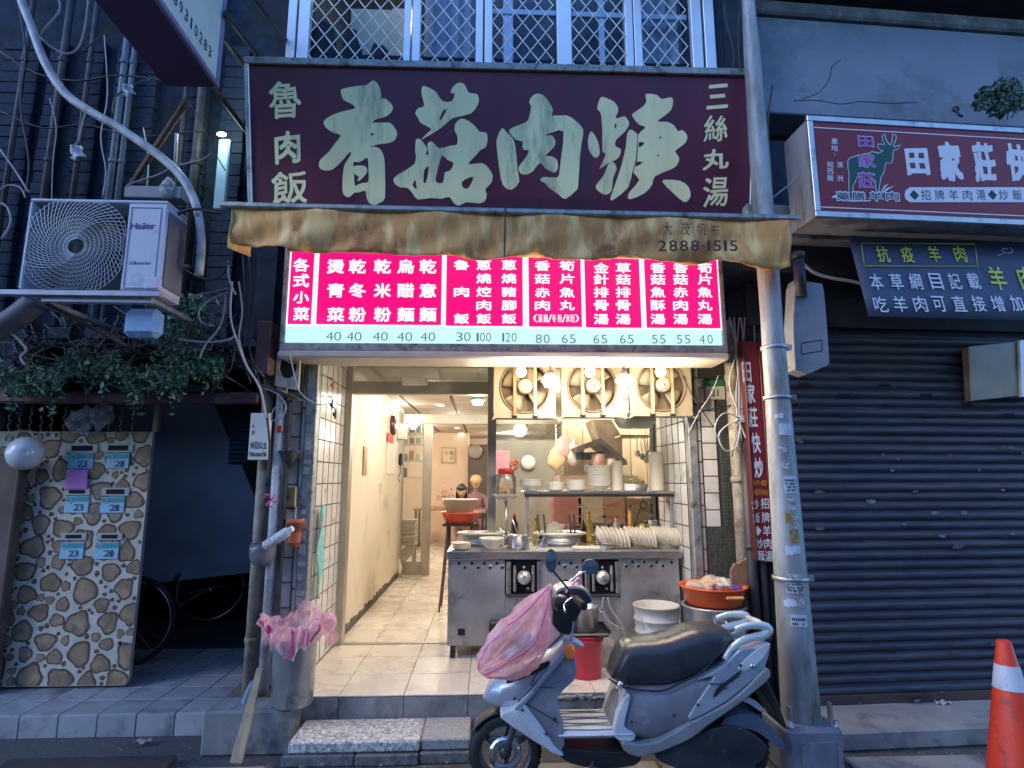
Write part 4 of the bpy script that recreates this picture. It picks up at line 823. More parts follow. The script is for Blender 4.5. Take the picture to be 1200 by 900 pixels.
m = MB(); a, b = at(151,221,4.05), at(216,236,4.05); m.box((a.x,4.0,b.z),(b.x,4.12,a.z), .006); one(m, 'ledge_box', mat('ledge_box', (.22,.23,.27), .6, var=.2), 'grey box ledge on the wall just above the air conditioner', 'box')
for px, py, s_, lab in [(150,105,.045,'small white plastic tag dangling under the jutting signboard'),(90,178,.055,'white plastic scrap dangling under the curved conduit')]:
    c = at(px, py, 3.7); m = MB(); m.grid(lambda a, b: (c.x+(a-.5)*s_*1.5+.01*math.sin(b*9), c.y+.02*math.sin(a*7+b*5), c.z+(b-.5)*s_*2*(.7+.3*math.sin(a*4))), 6, 6); one(m, 'plastic_scrap', mat('scrap_white', (.5,.53,.6), .6, var=.15), lab, 'plastic scrap', solid=.003)
# cables, each its own object
CB = {'b': black_cable, 'g': grey_cable, 'w': mat('pale_cable', (.26,.28,.31), .6)}
def cable(pts, Y, r, c, lab, grp='loose cables on the left wall'):
    if not isinstance(Y, (list, tuple)): Y = [Y]*len(pts)
    return pipe([at(x, y, yy) for (x, y), yy in zip(pts, Y)], r, 'cable', CB[c], lab, 'cable', n=5, k=4, group=grp)
cable([(68,-5),(70,12),(55,30),(47,40)], 3.5, .006, 'w', 'pale cable looping from the top edge to the curved conduit')
cable([(104,-5),(100,30),(92,55),(78,63),(60,55),(46,42)], 3.5, .006, 'w', 'long pale loop of cable hanging from the top beside the conduit')
cable([(95,62),(115,45),(132,32)], 3.6, .006, 'b', 'black cable climbing to the jutting signboard')
cable([(132,135),(135,115),(150,103),(175,92)], 3.8, .007, 'b', 'black cable curling behind the white plastic tag')
cable([(100,132),(95,150),(92,165),(84,172)], 3.6, .005, 'w', 'knotted pale string below the conduit')
cable([(0,175),(18,200),(34,226)], 3.7, .006, 'w', 'pale cable sloping to the top left corner of the air conditioner')
cable([(0,222),(10,217),(24,220),(30,232)], 3.7, .005, 'w', 'thin pale cable arching left of the air conditioner')
cable([(2,238),(10,245),(12,262),(2,280)], 3.3, .006, 'w', 'pale cable bending at the left edge by the air conditioner')
cable([(60,262),(62,190),(66,150),(58,115)], 4.3, .004, 'w', 'thin pale wire running up the dark wall')
cable([(148,218),(160,213),(185,205),(205,195),(235,188),(248,180)], 3.9, .006, 'w', 'grey cable wavering right above the air conditioner top')
cable([(222,120),(240,150),(250,175),(264,200)], 3.7, .004, 'b', 'thin black wire crossing in front of the strip light')
cable([(235,245),(220,246),(208,252),(203,265),(203,310)], 3.4, .009, 'b', 'thick black cable bent round the corner of the air conditioner')
cable([(258,250),(240,247),(222,247)], 3.45, .010, 'b', 'short thick black cable joining the awning end')
cable([(272,300),(262,320),(248,328),(232,325),(215,316)], 3.5, .008, 'b', 'black cable drooping right of the conduit foot')
cable([(268,338),(250,342),(232,345),(224,352)], 3.6, .006, 'w', 'pale cable leading left from the awning end')
cable([(268,342),(245,352),(233,365),(236,378),(250,382)], 3.6, .006, 'w', 'pale cable looping below the awning end')
cable([(264,346),(263,365),(256,385),(240,405),(234,420)], 3.6, .006, 'w', 'pale cable slanting down into the ivy')
cable([(209,397),(225,400),(250,401),(268,398),(276,393)], 3.55, .007, 'w', 'white cable hanging in a shallow bow over the ivy')
cable([(268,306),(268,325),(276,345)], 3.5, .006, 'w', 'pale cable dropping from the blue clip')
cable([(272,330),(270,370),(278,400),(290,430),(305,455),(312,490)], 3.6, .007, 'g', 'long grey cable running down to the small upright sign')
cable([(0,380),(30,407),(24,418),(30,428)], 3.6, .007, 'w', 'pale cable hooking down below the fat drain pipe')
cable([(285,300),(288,350),(282,400),(294,450)], 3.8, .008, 'b', 'black cable hanging beside the menu box')
cable([(292,300),(296,345),(291,395),(300,440)], 3.8, .009, 'b', 'second black cable hanging beside the menu box')
cable([(280,330),(284,365),(280,395),(286,420)], 3.75, .006, 'g', 'grey cable hanging left of the black pair')
cable([(340,415),(345,440),(352,460),(372,474),(388,472)], 3.7, .004, 'g', 'thin grey wire crossing from the cream housing to the tiled wall')
cable([(310,455),(325,462),(335,475),(330,490),(318,492),(322,478),(334,470)], 3.8, .005, 'w', 'curled pale wire at the top of the left pillar')
cable([(302,440),(310,470),(316,520),(312,570)], 3.75, .008, 'b', 'black cable running down the tan pipe')
cable([(20,-5),(30,60),(24,120),(34,190),(28,232)], 4.2, .007, 'b', 'black cable snaking up the far left wall')
cable([(0,60),(40,85),(90,95),(140,88),(200,96)], 4.3, .008, 'b', 'black cable strung across the dark wall at the top left')
cable([(120,232),(124,200),(118,160),(126,110),(122,40)], 4.3, .005, 'w', 'thin pale wire beside the thick grey wall pipe')
cable([(170,235),(174,190),(168,150)], 4.3, .005, 'g', 'short grey wire on the broad wall strip')
cable([(0,130),(50,150),(100,146),(160,160),(240,152)], 4.4, .006, 'b', 'lower black cable strung across the dark wall')
# dark jumble below the air conditioner: vines and stems
rnd = random.Random(21); m = MB()
for i in range(85):
    px = rnd.uniform(-10,290); py = rnd.uniform(355,400); pts = [at(px+rnd.uniform(-22,22)*k, py+k*rnd.uniform(12,24), 3.9+rnd.uniform(-.25,.3)) for k in range(4)]; m.tube(smooth(pts, 2), rnd.uniform(.003,.006), 3, caps=False)
one(m, 'dry_vines', mat('dry_vine', (.09,.085,.075), .9, var=.5, scale=30), 'tangle of dry vines below the air conditioner', 'vines', norm=False)['kind'] = 'stuff'
leafm = mat('ivy_leaf', (.09,.19,.12), .6, var=.6, scale=25)
def leaves(places, s0, s1, rnd):
    m = MB()
    for p in places:
        a = Vector((rnd.gauss(0,1), rnd.gauss(0,1)-.6, rnd.gauss(0,1))).normalized(); b = a.orthogonal().normalized(); b = Matrix.Rotation(rnd.uniform(0,6.3), 3, a) @ b; c = a.cross(b); s_ = rnd.uniform(s0, s1)
        q = [p+b*s_, p+c*s_*.45+a*s_*.12, p-b*s_*.8, p-c*s_*.45+a*s_*.12]; m.add([tuple(v) for v in q], [(0,1,2),(0,2,3)])
    return m
pl = []
for i in range(7000):
    px = rnd.uniform(-15,262); d_ = 436+10*math.sin(px*.045)+5*math.sin(px*.13); py = d_+rnd.gauss(0,7.5)+(rnd.random() < .12)*rnd.uniform(0,32)*(.4+.6*abs(math.sin(px*.07)))
    if rnd.random() < .10: px = rnd.gauss(222,16); py = rnd.uniform(345,430)
    if rnd.random() < .05: px = rnd.gauss(205,10); py = rnd.uniform(380,430)
    pl.append(at(px, py, 3.95+rnd.uniform(-.18,.22)))
o = one(leaves(pl, .010, .034, rnd), 'ivy', leafm, 'dusty green ivy trailing over the beam above the spotted gate', 'ivy', norm=False); o['kind'] = 'stuff'
m = MB(); a, b = at(-30,455,4.0), at(300,465,4.0); m.box((-5,4.02,a.z-.09),(b.x,4.10,a.z-.02), .008); m.box((-5,4.10,a.z-.02),(b.x,4.5,a.z+.0), .004)
one(m, 'canopy_beam', mat('maroon_beam', (.10,.035,.045), .6, .2, var=.3, dirt=((.2,.2,.22), .4, 6)), 'dark red metal beam over the spotted gate and the stairwell', 'beam')
# ---- spotted gate with letterboxes ----
GYY = 4.44; GF = Frame((0,GYY,0)); gx = at(150,803,GYY).x; gz = GF.uv(150,803)[1]; gt = GF.uv(150,506)[1]; gx2 = at(172,507,GYY).x
lp = mat('gate_paint', (.54,.49,.40), .6, var=.15, scale=8, dirt=((.36,.30,.20), .4, 7))
t = thing('gate', 'cream gate painted with brown animal spots beside the dark stairwell', 'gate', (gx-1,GYY,gz)); gate = t
m = MB(GF); m.prism([(gx-2.2,gz),(gx-.02,gz),(gx,gz+.04),(gx+.0,gt),(gx-2.2,gt)], 0, .035); m.build('panel', lp, t)
rnd = random.Random(12); sp = []
for tries, (r0_, r1_) in ((900,(.066,.092)),(1200,(.046,.062)),(2600,(.026,.042)),(3000,(.012,.02))):
    for _ in range(tries):
        r = rnd.uniform(r0_, r1_); x, z = rnd.uniform(gx-1.05, gx-.015), rnd.uniform(gz+.01, gt-.01); e = rnd.uniform(.75, 1.3)
        if all(math.hypot(x-a, (z-b)) > (r+c)*1.0+.003 for a, b, c, _e in sp): sp.append((x, z, r, e))
mr_, mi_ = MB(GF), MB(GF)
for x, z, r, e in sp:
    ph = rnd.uniform(0,6.28); w1, w2 = rnd.uniform(.05,.14), rnd.uniform(.03,.09)
    def ring_(k, jit): return [(min(gx-.003, x+r*k*e**.5*math.cos(q)*(1+w1*math.sin(3*q+ph)+w2*math.sin(5*q+2*ph)+jit*rnd.uniform(-1,1))), max(gz+.004, min(gt-.003, z+r*k/e**.5*math.sin(q)*(1+w1*math.sin(3*q+ph)+w2*math.sin(5*q+2*ph)+jit*rnd.uniform(-1,1))))) for q in [i*math.pi/11 for i in range(22)]]
    mr_.prism(ring_(1.0, .035), -.0012, -.0001); 
    if r > .022: mi_.prism(ring_(.80, .03), -.0022, -.0013)
mr_.build('spot_rim', mat('spot_rim_paint', (.11,.07,.045), .7, var=.5, scale=40), t, kind='stuff'); mi_.build('spot_fill', mat('spot_paint', (.29,.19,.11), .65, var=.45, scale=9, dirt=((.15,.12,.09), .5, 14)), t, kind='stuff')
m = MB(GF); m.box((gx-.012,.0,gt+.001),(gx+.028,.04,gt+.30), .004); m.build('post', mat('stained_post', (.32,.26,.19), .8, var=.3, dirt=((.1,.07,.05), .5, 9)), t)
twm = mat('twisted_rod', (.20,.17,.13), .6, .4, var=.4, scale=40)
for px in (10,22,35,48,60,75,96,116,128,141,155):
    x = GF.uv(px,485)[0]; m = MB(GF); vs = [(x+.006*math.cos(k*.9), .02+.006*math.sin(k*.9), gt+.001+k*.0095) for k in range(31)]; m.tube(vs, .009, 5); m.build('twisted_rod', twm, t)
slot_f = mat('slot_frame', (.40,.40,.36), .5, .3, var=.15); slot_d = mat('slot_dark', (.008,.008,.01), .9); plb = mat('plate_blue', (.30,.52,.66), .45, var=.1); plt_ = mat('plate_teal', (.05,.30,.33), .45); ink = mat('ink', (.03,.05,.09), .5)
for (sx0, sx1, sy0, sy1), (a, b, y0_, y1_), num, lab in [((79,116,521,530),(80,111,530,549),'23','letterbox at the top left of the spotted gate, number 23'), ((122,157.5,520.7,529.5),(124,153,530,549),'21','letterbox at the top right of the spotted gate, number 21'), ((76,107,573,580),(75.5,106,580,601),'23','letterbox below the pink note, number 23'), ((119.5,153,572,580.5),(117.5,147.5,581,601),'21','letterbox in the middle right of the spotted gate, number 21'), ((72,103,625,632.5),(70,100,634,655),'23','lowest left letterbox on the spotted gate, number 23'), ((114,145,625,632.5),(111,141,634,655),'21','lowest right letterbox on the spotted gate, number 21')]:
    u0, v0 = GF.uv(sx0, sy1); u1, v1 = GF.uv(sx1, sy0); bx = thing('letterbox', lab, 'letterbox', GF.p(u0,0,v0-.1), 'letterboxes in the spotted gate')
    m = MB(GF); m.box((u0,-.012,v0-.004),(u1,-.001,v1+.004), .003); m.build('slot_frame', slot_f, bx)
    m = MB(GF); m.box((u0+.035,-.0145,v0+.010),(u1-.035,-.0121,v1-.008)); m.build('slot', slot_d, bx)
    u0, v0 = GF.uv(a, y1_); u1, v1 = GF.uv(b, y0_+.3); m = MB(GF); m.box((u0,-.010,v0),(u1,-.001,v1-.006), .002); pn = m.build('number_plate', plb, bx)
    m = MB(GF); m.box((u0+.002,-.0118,v1-.046),(u1-.002,-.0101,v1-.010)); m.build('header_strip', plt_, pn)
    m = MB(GF); cx, cy = (a+b)/2, (y0_+y1_)/2; digits(m, GF, num, cx+1, cy+4, 10, 7.5, -.0122, .01); digits(m, GF, '-', cx+11, cy+4, 3, 2, -.0122); m.build('number', ink, pn, norm=False)
    m = MB(GF); uu, vv = GF.uv(a+6, cy-4, -.0125); m.tube([(uu+.018*math.cos(k*.524), -.0125, vv+.018*math.sin(k*.524)) for k in range(12)], .003, 4, closed=True); m.build('emblem', mat('emblem_pale', (.5,.62,.72), .5), pn)
u0, v0 = GF.uv(77,574); u1, v1 = GF.uv(106,550); m = MB(GF); m.grid(lambda a, b: (u0+a*(u1-u0)+.004*math.sin(b*5), -.016-.006*math.sin(a*5+b*6), v0+b*(v1-v0)), 8, 8); one(m, 'paper_note', mat('pink_paper', (.62,.22,.52), .7, var=.1), 'crinkled pink paper note taped on the spotted gate', 'note', solid=.001)
# helmet hanging upside down beside the gate
hp = at(30,531,4.25); t = thing('helmet', 'white open helmet hanging at the left beside the spotted gate', 'helmet', tuple(hp)); t.rotation_euler.z = .66; t.scale = (.74,.74,.74); hs = mat('helmet_shell', (.60,.62,.66), .25, var=.08, coat=.4, dirt=((.35,.36,.4), .2, 9))
m = MB(); m.lathe(hp, [(.0,-.135),(.05,-.128),(.095,-.100),(.128,-.055),(.144,.0),(.146,.05),(.140,.10)], 30, 'y', sy=1.04); m.build('shell', hs, t, solid=-.008)
m = MB(); m.lathe(hp, [(.138,.098),(.149,.098),(.149,.110),(.138,.110)], 30, 'y', sy=1.04); m.build('rim', mat('helmet_rim', (.33,.34,.38), .5), t)
m = MB()
for k in range(5): m.tube([(hp.x+.0+.004*k, hp.y-.131, hp.z+.055-.022*k),(hp.x+.022+.004*k, hp.y-.131, hp.z+.035-.022*k)], .0035, 4)
for k in range(4): m.tube([(hp.x+.07+.008*k, hp.y-.107+.006*k, hp.z+.03-.022*k),(hp.x+.078+.008*k, hp.y-.102+.006*k, hp.z+.02-.022*k)], .003, 4)
m.build('vent_marks', ink, t, kind='stuff')
m = MB(); m.tube(smooth([(hp.x-.13,hp.y+.1,hp.z+.04),(hp.x-.12,hp.y+.08,hp.z+.19),(hp.x-.02,hp.y+.1,hp.z+.22),(hp.x+.10,hp.y+.08,hp.z+.18),(hp.x+.12,hp.y+.1,hp.z+.05)]), .005, 5); m.build('strap', grey_cable, t)
rnd = random.Random(8)
for (px, py, sx_, lab) in [(96,492,.085,'crumpled clear plastic bag hung on the rods over the gate'),(118,488,.07,'second clear plastic bag puffing up beside the first over the gate')]:
    c = at(px, py, 4.36); m = MB(); m.ell(tuple(c), (sx_,.05,.085), 26, 18, lambda q: tuple(Vector(q)+Vector((noise.noise(Vector(q)*21)*.05, noise.noise(Vector(q)*25)*.04, noise.noise(Vector(q)*23+Vector((3,1,2)))*.06)))); one(m, 'plastic_bag', film('clear_film', (.75,.78,.85), .35, .12), lab, 'bag')
# side board at far left edge, dark red strip
m = MB(); a = at(2,640,4.3); m.box((a.x-.5,4.32,.135),(a.x+.04,4.40,1.75), .01); one(m, 'leaning_board', mat('brown_board', (.12,.08,.06), .7, var=.4, scale=6), 'dark brown board leaning at the far left beyond the helmet', 'board')
# ---- stairwell: underside of the stairs, louvre, bicycles ----
SWF = Frame((0,6.2,0)); P = [SWF.uv(x, y) for x, y in [(120,440),(242,452),(262,500),(286,552),(305,600),(330,665),(322,668),(120,690)]]
m = MB(SWF); m.prism(P, 0, .9); m.build('stair_underside', mat('stair_soffit', (.52,.56,.62), .8, var=.2, scale=2), kind='structure')
SL = Frame((0,5.9,0)); u0, v0 = SL.uv(270,542); u1, v1 = SL.uv(288,470); m = MB(SL); t = thing('louvre_shutter', 'bluish louvred shutter in the gloom right of the stairs', 'shutter', SL.p(u0,0,v0)); 
m.box((u0-.02,0,v0-.02),(u1+.1,.02,v1+.02)); m.build('frame', iron, t)
for k in range(14): z = v0+(v1-v0)*k/14; m = MB(SL); m.quad((u0,-.03,z),(u1+.07,-.03,z),(u1+.07,-.004,z+.035),(u0,-.004,z+.035)); m.build('slat', mat('louvre_blue', (.07,.11,.17), .5, var=.2), t, solid=.003)
def bicycle(lab):
    t = thing('bicycle', lab, 'bicycle', (0,0,0)); R_ = .33
    for x in (-.52, .52):
        m = MB(); m.tube([(x+R_*math.cos(k*math.pi/18), 0, R_+R_*math.sin(k*math.pi/18)) for k in range(36)], .017, 8, closed=True); w_ = m.build('tyre', black_rubber, t)
        m = MB(); m.tube([(x+(R_-.024)*math.cos(k*math.pi/18), 0, R_+(R_-.024)*math.sin(k*math.pi/18)) for k in range(36)], .008, 6, closed=True); m.build('rim', chrome, w_)
        m = MB(); 
        for k in range(18): a = k*math.pi/9; m.tube([(x+.02*math.cos(a), .02*(-1)**k, R_+.02*math.sin(a)),(x+(R_-.03)*math.cos(a+.15), 0, R_+(R_-.03)*math.sin(a+.15))], .0014, 3, caps=False)
        m.build('spokes', chrome, w_)
        m = MB(); m.tube([(x,-.04,R_),(x,.04,R_)], .018, 8); m.build('hub', chrome, w_)
    fr_ = mat('bike_frame', (.03,.035,.05), .4, .3); m = MB(); B0, S0, H0, H1 = (-.08,0,.28), (-.22,0,.80), (.36,0,.86), (.40,0,.70)
    for a, b, r in [(B0,S0,.016),(S0,H0,.016),(B0,H1,.018),(B0,(-.52,.04,.33),.010),(B0,(-.52,-.04,.33),.010),(S0,(-.52,.04,.33),.009),(S0,(-.52,-.04,.33),.009),(H0,H1,.02)]: m.tube([a,b], r, 8)
    m.build('frame', fr_, t)
    m = MB(); m.tube([H1,(.44,.05,.66),(.52,.05,.33)], .012, 6); m.tube([H1,(.44,-.05,.66),(.52,-.05,.33)], .012, 6); m.build('fork', fr_, t)
    m = MB(); m.tube(smooth([(.30,-.28,.98),(.42,-.22,1.0),(.40,0,.98),(.42,.22,1.0),(.30,.28,.98)]), .012, 8); m.tube([H0,(.40,0,.99)], .013, 8); m.build('handlebar', chrome, t)
    m = MB(); m.ell((-.25,0,.90), (.14,.07,.035), 14, 8, lambda q: (q[0], q[1]*(.5+.5*min(1, max(0, (-.1-q[0])*6))), q[2])); m.tube([S0,(-.24,0,.90)], .012, 6); m.build('saddle', black_rubber, t)
    m = MB(); m.lathe((-.08,-.05,.28), [(0,0),(.09,0),(.09,.006),(0,.006)], 18, 'y'); m.tube([(-.08,-.06,.28),(.06,-.07,.20)], .009, 6); m.tube([(-.08,.06,.28),(-.22,.07,.36)], .009, 6); m.box((.02,-.15,.19),(.10,-.07,.21)); m.build('crank', chrome, t)
    m = MB(); m.grid(lambda a, b: (-.52+.365*math.cos(.3+a*2.6), (b-.5)*.05, .33+.365*math.sin(.3+a*2.6)), 14, 2); m.build('mudguard', fr_, t, solid=.002)
    return t
b1 = bicycle('bicycle with a bright rim poking out behind the spotted gate'); wc = at(150,733,4.95); b1.location = (wc.x-.52, 4.95, .135); b1.rotation_euler.z = .05
b1['group'] = 'bicycles parked in the stairwell'; b2 = copy_tree(b1, label='dim second bicycle standing deeper under the stairs', loc=(wc.x+.45, 6.6, .135), rot=(0,0,.5))
# ---- small upright sign and things on the left pillar ----
KF = Frame(at(290,539,3.86), (1,.06,0)); ku, kv = KF.uv(313,539)[0], KF.uv(302,484)[1]
t = thing('wall_sign', 'small white upright sign with black writing at the stairwell corner', 'sign', KF.p(ku/2,0,0))
m = MB(KF); m.box((0,.0,0),(ku,.05,kv), .004); m.build('panel', mat('sign_offwhite', (.62,.62,.58), .5, var=.06), t)
m = MB(KF); line_of(m, KF, '米亞公主', [(295.5,521.5),(300.5,521.7),(305.5,521.9),(310.5,522.1)], (4.4,8), -.003, .02); digits(m, KF, 'Princess Mia', 302, 532, 20, 5.5, -.003, .02); digits(m, KF, '2F', 296.5, 507, 4, 4.5, -.003, .01); line_of(m, KF, '▲', [(296.5,499)], (2.6,3), -.003); m.build('lettering', mat('ink_black', (.02,.02,.02), .6), t, norm=False)
def vpipe(px0, py0, px1, py1, Y, r, name, m_, lab, cat='pipe', n=10, **kw): m = MB(); m.tube([at(px0,py0,Y), at(px1,py1,Y)], r, n); return one(m, name, m_, lab, cat, **kw)
xx = at(301,650,3.98).x; m = MB(); m.tube([(xx,3.98,.16),(xx,3.98,2.3)], .034, 10)
for z in (.55,1.1,1.7): m.tube([(xx,3.98,z),(xx,3.98,z+.03)], .040, 10)
one(m, 'down_pipe', brown_pipe, 'tan stained pipe running down beside the stairwell corner', 'pipe')
xx = at(316,690,3.95).x; m = MB(); m.tube([(xx,3.95,.26),(xx,3.95,2.25)], .034, 12); one(m, 'down_pipe', white_pvc, 'pale grey pipe running down beside the tan pipe', 'pipe')
xx = at(328,650,3.93).x; m = MB(); m.box((xx-.014,3.92,.72),(xx+.014,3.96,2.1), .003); one(m, 'angle_strip', iron, 'narrow black metal strip on the left pillar', 'metal strip')
c = at(308,646,3.90); t = thing('bottle_holder', 'cut dark plastic jar holding a white bottle, tied to the pipes', 'holder', (c.x,c.y,c.z-.09))
m = MB(); m.lathe(c, [(0,-.085),(.05,-.08),(.075,-.04),(.08,.02),(.07,.05)], 18); m.build('jar', mat('smoky_jar', (.16,.15,.17), .3, var=.3), t, solid=-.003)
a, b = at(311,640,3.82), at(343,619,3.80); m = MB(); m.tube([a, a.lerp(b,.8), a.lerp(b,.88), b], [.032,.032,.018,.018], 14); one(m, 'bottle', mat('label_white', (.60,.60,.62), .4, var=.3, scale=50, dirt=((.15,.16,.2), .45, 40)), 'white labelled bottle lying in the dark jar', 'bottle')
c = at(317,586,3.88); m = MB(); rnd = random.Random(14)
for k in range(11): a = rnd.uniform(0,6.28); m.tube(smooth([c, c+Vector((.035*math.cos(a),-.02,.03*math.sin(a))), c+Vector((.06*math.cos(a+.4),-.01,.045*math.sin(a+.4)))]), .004, 4)
one(m, 'ribbon', mat('pink_ribbon', (.55,.05,.20), .6), 'pink plastic ribbon knotted round the pipes', 'ribbon')
c = at(340,536,3.95); m = MB(); m.lathe(c, [(.0,-.07),(.02,-.065),(.075,.04),(.08,.045)], 18); m.tube([(c.x,c.y,c.z-.06),(c.x-.02,c.y,c.z+.16)], .006, 6); one(m, 'ladle_funnel', mat('dark_tin', (.12,.12,.13), .35, .7, var=.3), 'dark metal funnel hanging on the left pillar', 'funnel', solid=.002)
c = at(329,503,3.93); m = MB(); m.box((c.x-.018,c.y-.02,c.z-.022),(c.x+.018,c.y+.02,c.z+.022), .006); one(m, 'red_clip', mat('red_plastic', (.45,.03,.03), .4), 'small red clip above the funnel', 'clip')
t = thing('switch_box', 'old brass-coloured doorbell box on the left pillar', 'doorbell', at(341,593,4.04)); a, b = at(333.5,594,4.04), at(350,570,4.04); m = MB(); m.box((a.x,3.99,a.z),(b.x,4.048,b.z), .006); m.build('box', mat('brass_box', (.34,.27,.14), .4, .4, var=.2), t); m = MB(); cx = (a.x+b.x)/2-.01; cz = (a.z+b.z)/2; m.box((cx-.014,3.982,cz-.012),(cx+.014,3.989,cz+.012), .002); m.build('button', iron, t)
c = at(344,641,3.96); t = thing('flowerpot', 'terracotta flowerpot hung on the left pillar', 'flowerpot', c); m = MB(); m.lathe(c, [(0,0),(.035,.005),(.05,.15),(.058,.15),(.058,.18),(.05,.18),(.04,.03)], 18); m.build('pot', mat('terracotta', (.42,.13,.06), .7, var=.2), t); m = MB(); m.tube([(c.x,c.y-.0,c.z+.02),(c.x,c.y,c.z+.26)], .005, 5); m.build('stake', grey_cable, t)
# cream housing with a round hole, dark red box above
a, b = at(322,452,3.9), at(352,413,3.9); t = thing('vent_housing', 'cream housing with a round dark hole beside the menu box', 'vent', ((a.x+b.x)/2,3.95,a.z)); n = 24
cx, cz = (a.x+b.x)/2-.0, (a.z+b.z)/2+.02; o0 = [(a.x,a.z),(b.x,a.z-.03),(b.x,b.z),(a.x,b.z)]; ring = [(cx+.06*math.cos(2*math.pi*k/n), cz+.085*math.sin(2*math.pi*k/n)) for k in range(n)]
tr = tessellate_polygon([[Vector((p,q,0)) for p, q in o0],[Vector((p,q,0)) for p, q in ring]]); fl = o0+ring; m = MB(); m.add([(p,3.9,q) for p, q in fl]+[(p,3.93,q) for p, q in fl], [tuple(x) for x in tr]+[(4+i,4+(i+1) % n,4+n+4+(i+1) % n,4+n+4+i) for i in range(n)]+[(i,(i+1) % 4,28+(i+1) % 4,28+i) for i in range(4)]); m.build('front', mat('cream_housing', (.50,.44,.34), .6, var=.15, dirt=((.2,.13,.08), .4, 6)), t)
m = MB(); m.box((a.x+.005,3.99,a.z-.02),(b.x-.005,4.02,b.z-.005)); m.build('dark_inside', near_black, t)
a, b = at(300,440,3.85), at(322,378,3.85); m = MB(); m.box((a.x,3.8,a.z),(b.x,3.98,b.z), .01); one(m, 'junction_box', mat('maroon_box', (.10,.05,.05), .7, var=.3), 'dark maroon metal box hanging left of the menu box', 'box')
m = MB(); a, b = at(302,448,3.8), at(350,466,3.85); m.grid(lambda p, q: (a.x+p*(b.x-a.x), 3.80+q*.18, a.z+p*(b.z-a.z)-.01*math.sin(q*3)), 6, 3); one(m, 'rain_flap', rust, 'rusty metal flap under the maroon box', 'flap', solid=.006)
# towel and hooks on the tiled side wall
for y0_, y1_, Y, w_, lab, c_ in [(595,700,4.35,.035,'pale teal towel hanging on the left tiled wall',(.20,.48,.46))]:
    a, b = at(376,y0_,Y), at(377,y1_,Y); m = MB(); m.grid(lambda p, q: (-1.185+.012*math.sin(q*9+p*3), Y-.06+p*.12+.01*math.sin(q*12), a.z+(b.z-a.z)*q+.02*math.sin(p*5)), 8, 14); one(m, 'towel', mat('teal_cloth', c_, .8, var=.2, scale=20), lab, 'towel', solid=.006)
for i, (px, py, Y, lab) in enumerate([(386,450,4.4,'upper wire hook with a small orange tag on the left tiled wall'),(388,472,4.4,'middle wire hook on the left tiled wall'),(387,484,4.5,'lower wire hook on the left tiled wall')]):
    c = at(px, py, Y); m = MB(); m.tube(smooth([(-1.212,Y,c.z+.05),(-1.18,Y,c.z+.04),(-1.17,Y,c.z),(-1.18,Y+.03,c.z-.04),(-1.19,Y+.05,c.z-.01)]), .005, 5); m.ell((-1.18,Y,c.z-.01),(.014,.014,.018),8,6); one(m, 'wall_hook', mat('orange_tag', (.45,.18,.07), .5) if i == 0 else iron, lab, 'hook')
# ---- steel bin with pink bag, plank, small pipes ----
c = Vector((at(344.5,819,3.83).x, 3.80, .245)); t = thing('waste_bin', 'round steel bin on the block at the left of the entrance', 'bin', c)
rr = .128; hh = at(344,751,3.68).z-.245
m = MB(); m.lathe(c, [(0,.004),(rr*.9,.0),(rr*.93,.012),(rr*.93,.03),(rr*.95,.035),(rr,hh-.01),(rr*1.03,hh),(rr*.98,hh),(rr*.93,.04)], 32); m.build('body', steel_dull, t)
pinkf = film('pink_film', (.98,.68,.70), .60, .22); m = MB()
def frill(a, b):
    th_ = a*2*math.pi; k = b
    r = rr*(1.0+.06*b)+.012+.055*math.sin(min(1,k)*1.9)*(.45+.55*abs(math.sin(th_*2.5+1)))*(b > 0)+.018*b*math.sin(th_*23+b*9)
    z = hh-.03+.20*b-.30*max(0, b-.62)*(1.2+math.sin(th_*3))
    nn = noise.noise(Vector((math.cos(th_)*3, math.sin(th_)*3, b*4)))
    return (c.x+(r+.05*nn*b)*math.cos(th_)+.03*b*(1 if math.cos(th_) > 0 else -.6), c.y+(r+.05*nn*b)*math.sin(th_)*.9, c.z+z+.05*nn*b+.016*math.sin(th_*17+b*6)*b+.02*b*noise.noise(Vector((math.cos(th_)*9, math.sin(th_)*9, b*11))))
m.grid(frill, 150, 26, sm=False); o = one(m, 'bin_bag', pinkf, 'pink and white plastic bag spilling over the steel bin', 'plastic bag')
m = MB()
for th0 in (4.2, 4.75, 5.2, 3.9, 5.6): m.tube([Vector(frill((th0+.05*math.sin(b_*4))/6.283, b_))+Vector((0,-.004,0)) for b_ in [i/14 for i in range(1, 15)]], .007, 5, caps=False)
mm = m.build('pink_stripe', mat('pink_stripe', (.75,.10,.28), .4), None); mm.parent = o; mm.location = -Vector(o.location); mm['kind'] = 'stuff'
m = MB(); a, b = Vector(atz(277,893,.03)), at(305,783,3.72); d_ = (b-a).normalized(); s_ = d_.cross(Vector((0,1,0))).normalized()*.032; q = Vector((0,.012,0)); m.add([tuple(v) for v in (a-s_-q,a+s_-q,a+s_+q,a-s_+q,b-s_*.55-q,b+s_*.55-q,b+s_*.55+q,b-s_*.55+q)], [(0,1,2,3),(4,5,6,7),(0,1,5,4),(1,2,6,5),(2,3,7,6),(3,0,4,7)]); one(m, 'plank', wood, 'narrow wooden plank leaning against the concrete block', 'plank')
pipe([atz(278,872,.03), at(281,850,3.75), at(288,820,3.85), at(297,800,3.95)], .022, 'ground_pipe', mat('blue_pvc', (.24,.29,.38), .5, var=.15), 'bluish pipe bending down behind the leaning plank', 'pipe')
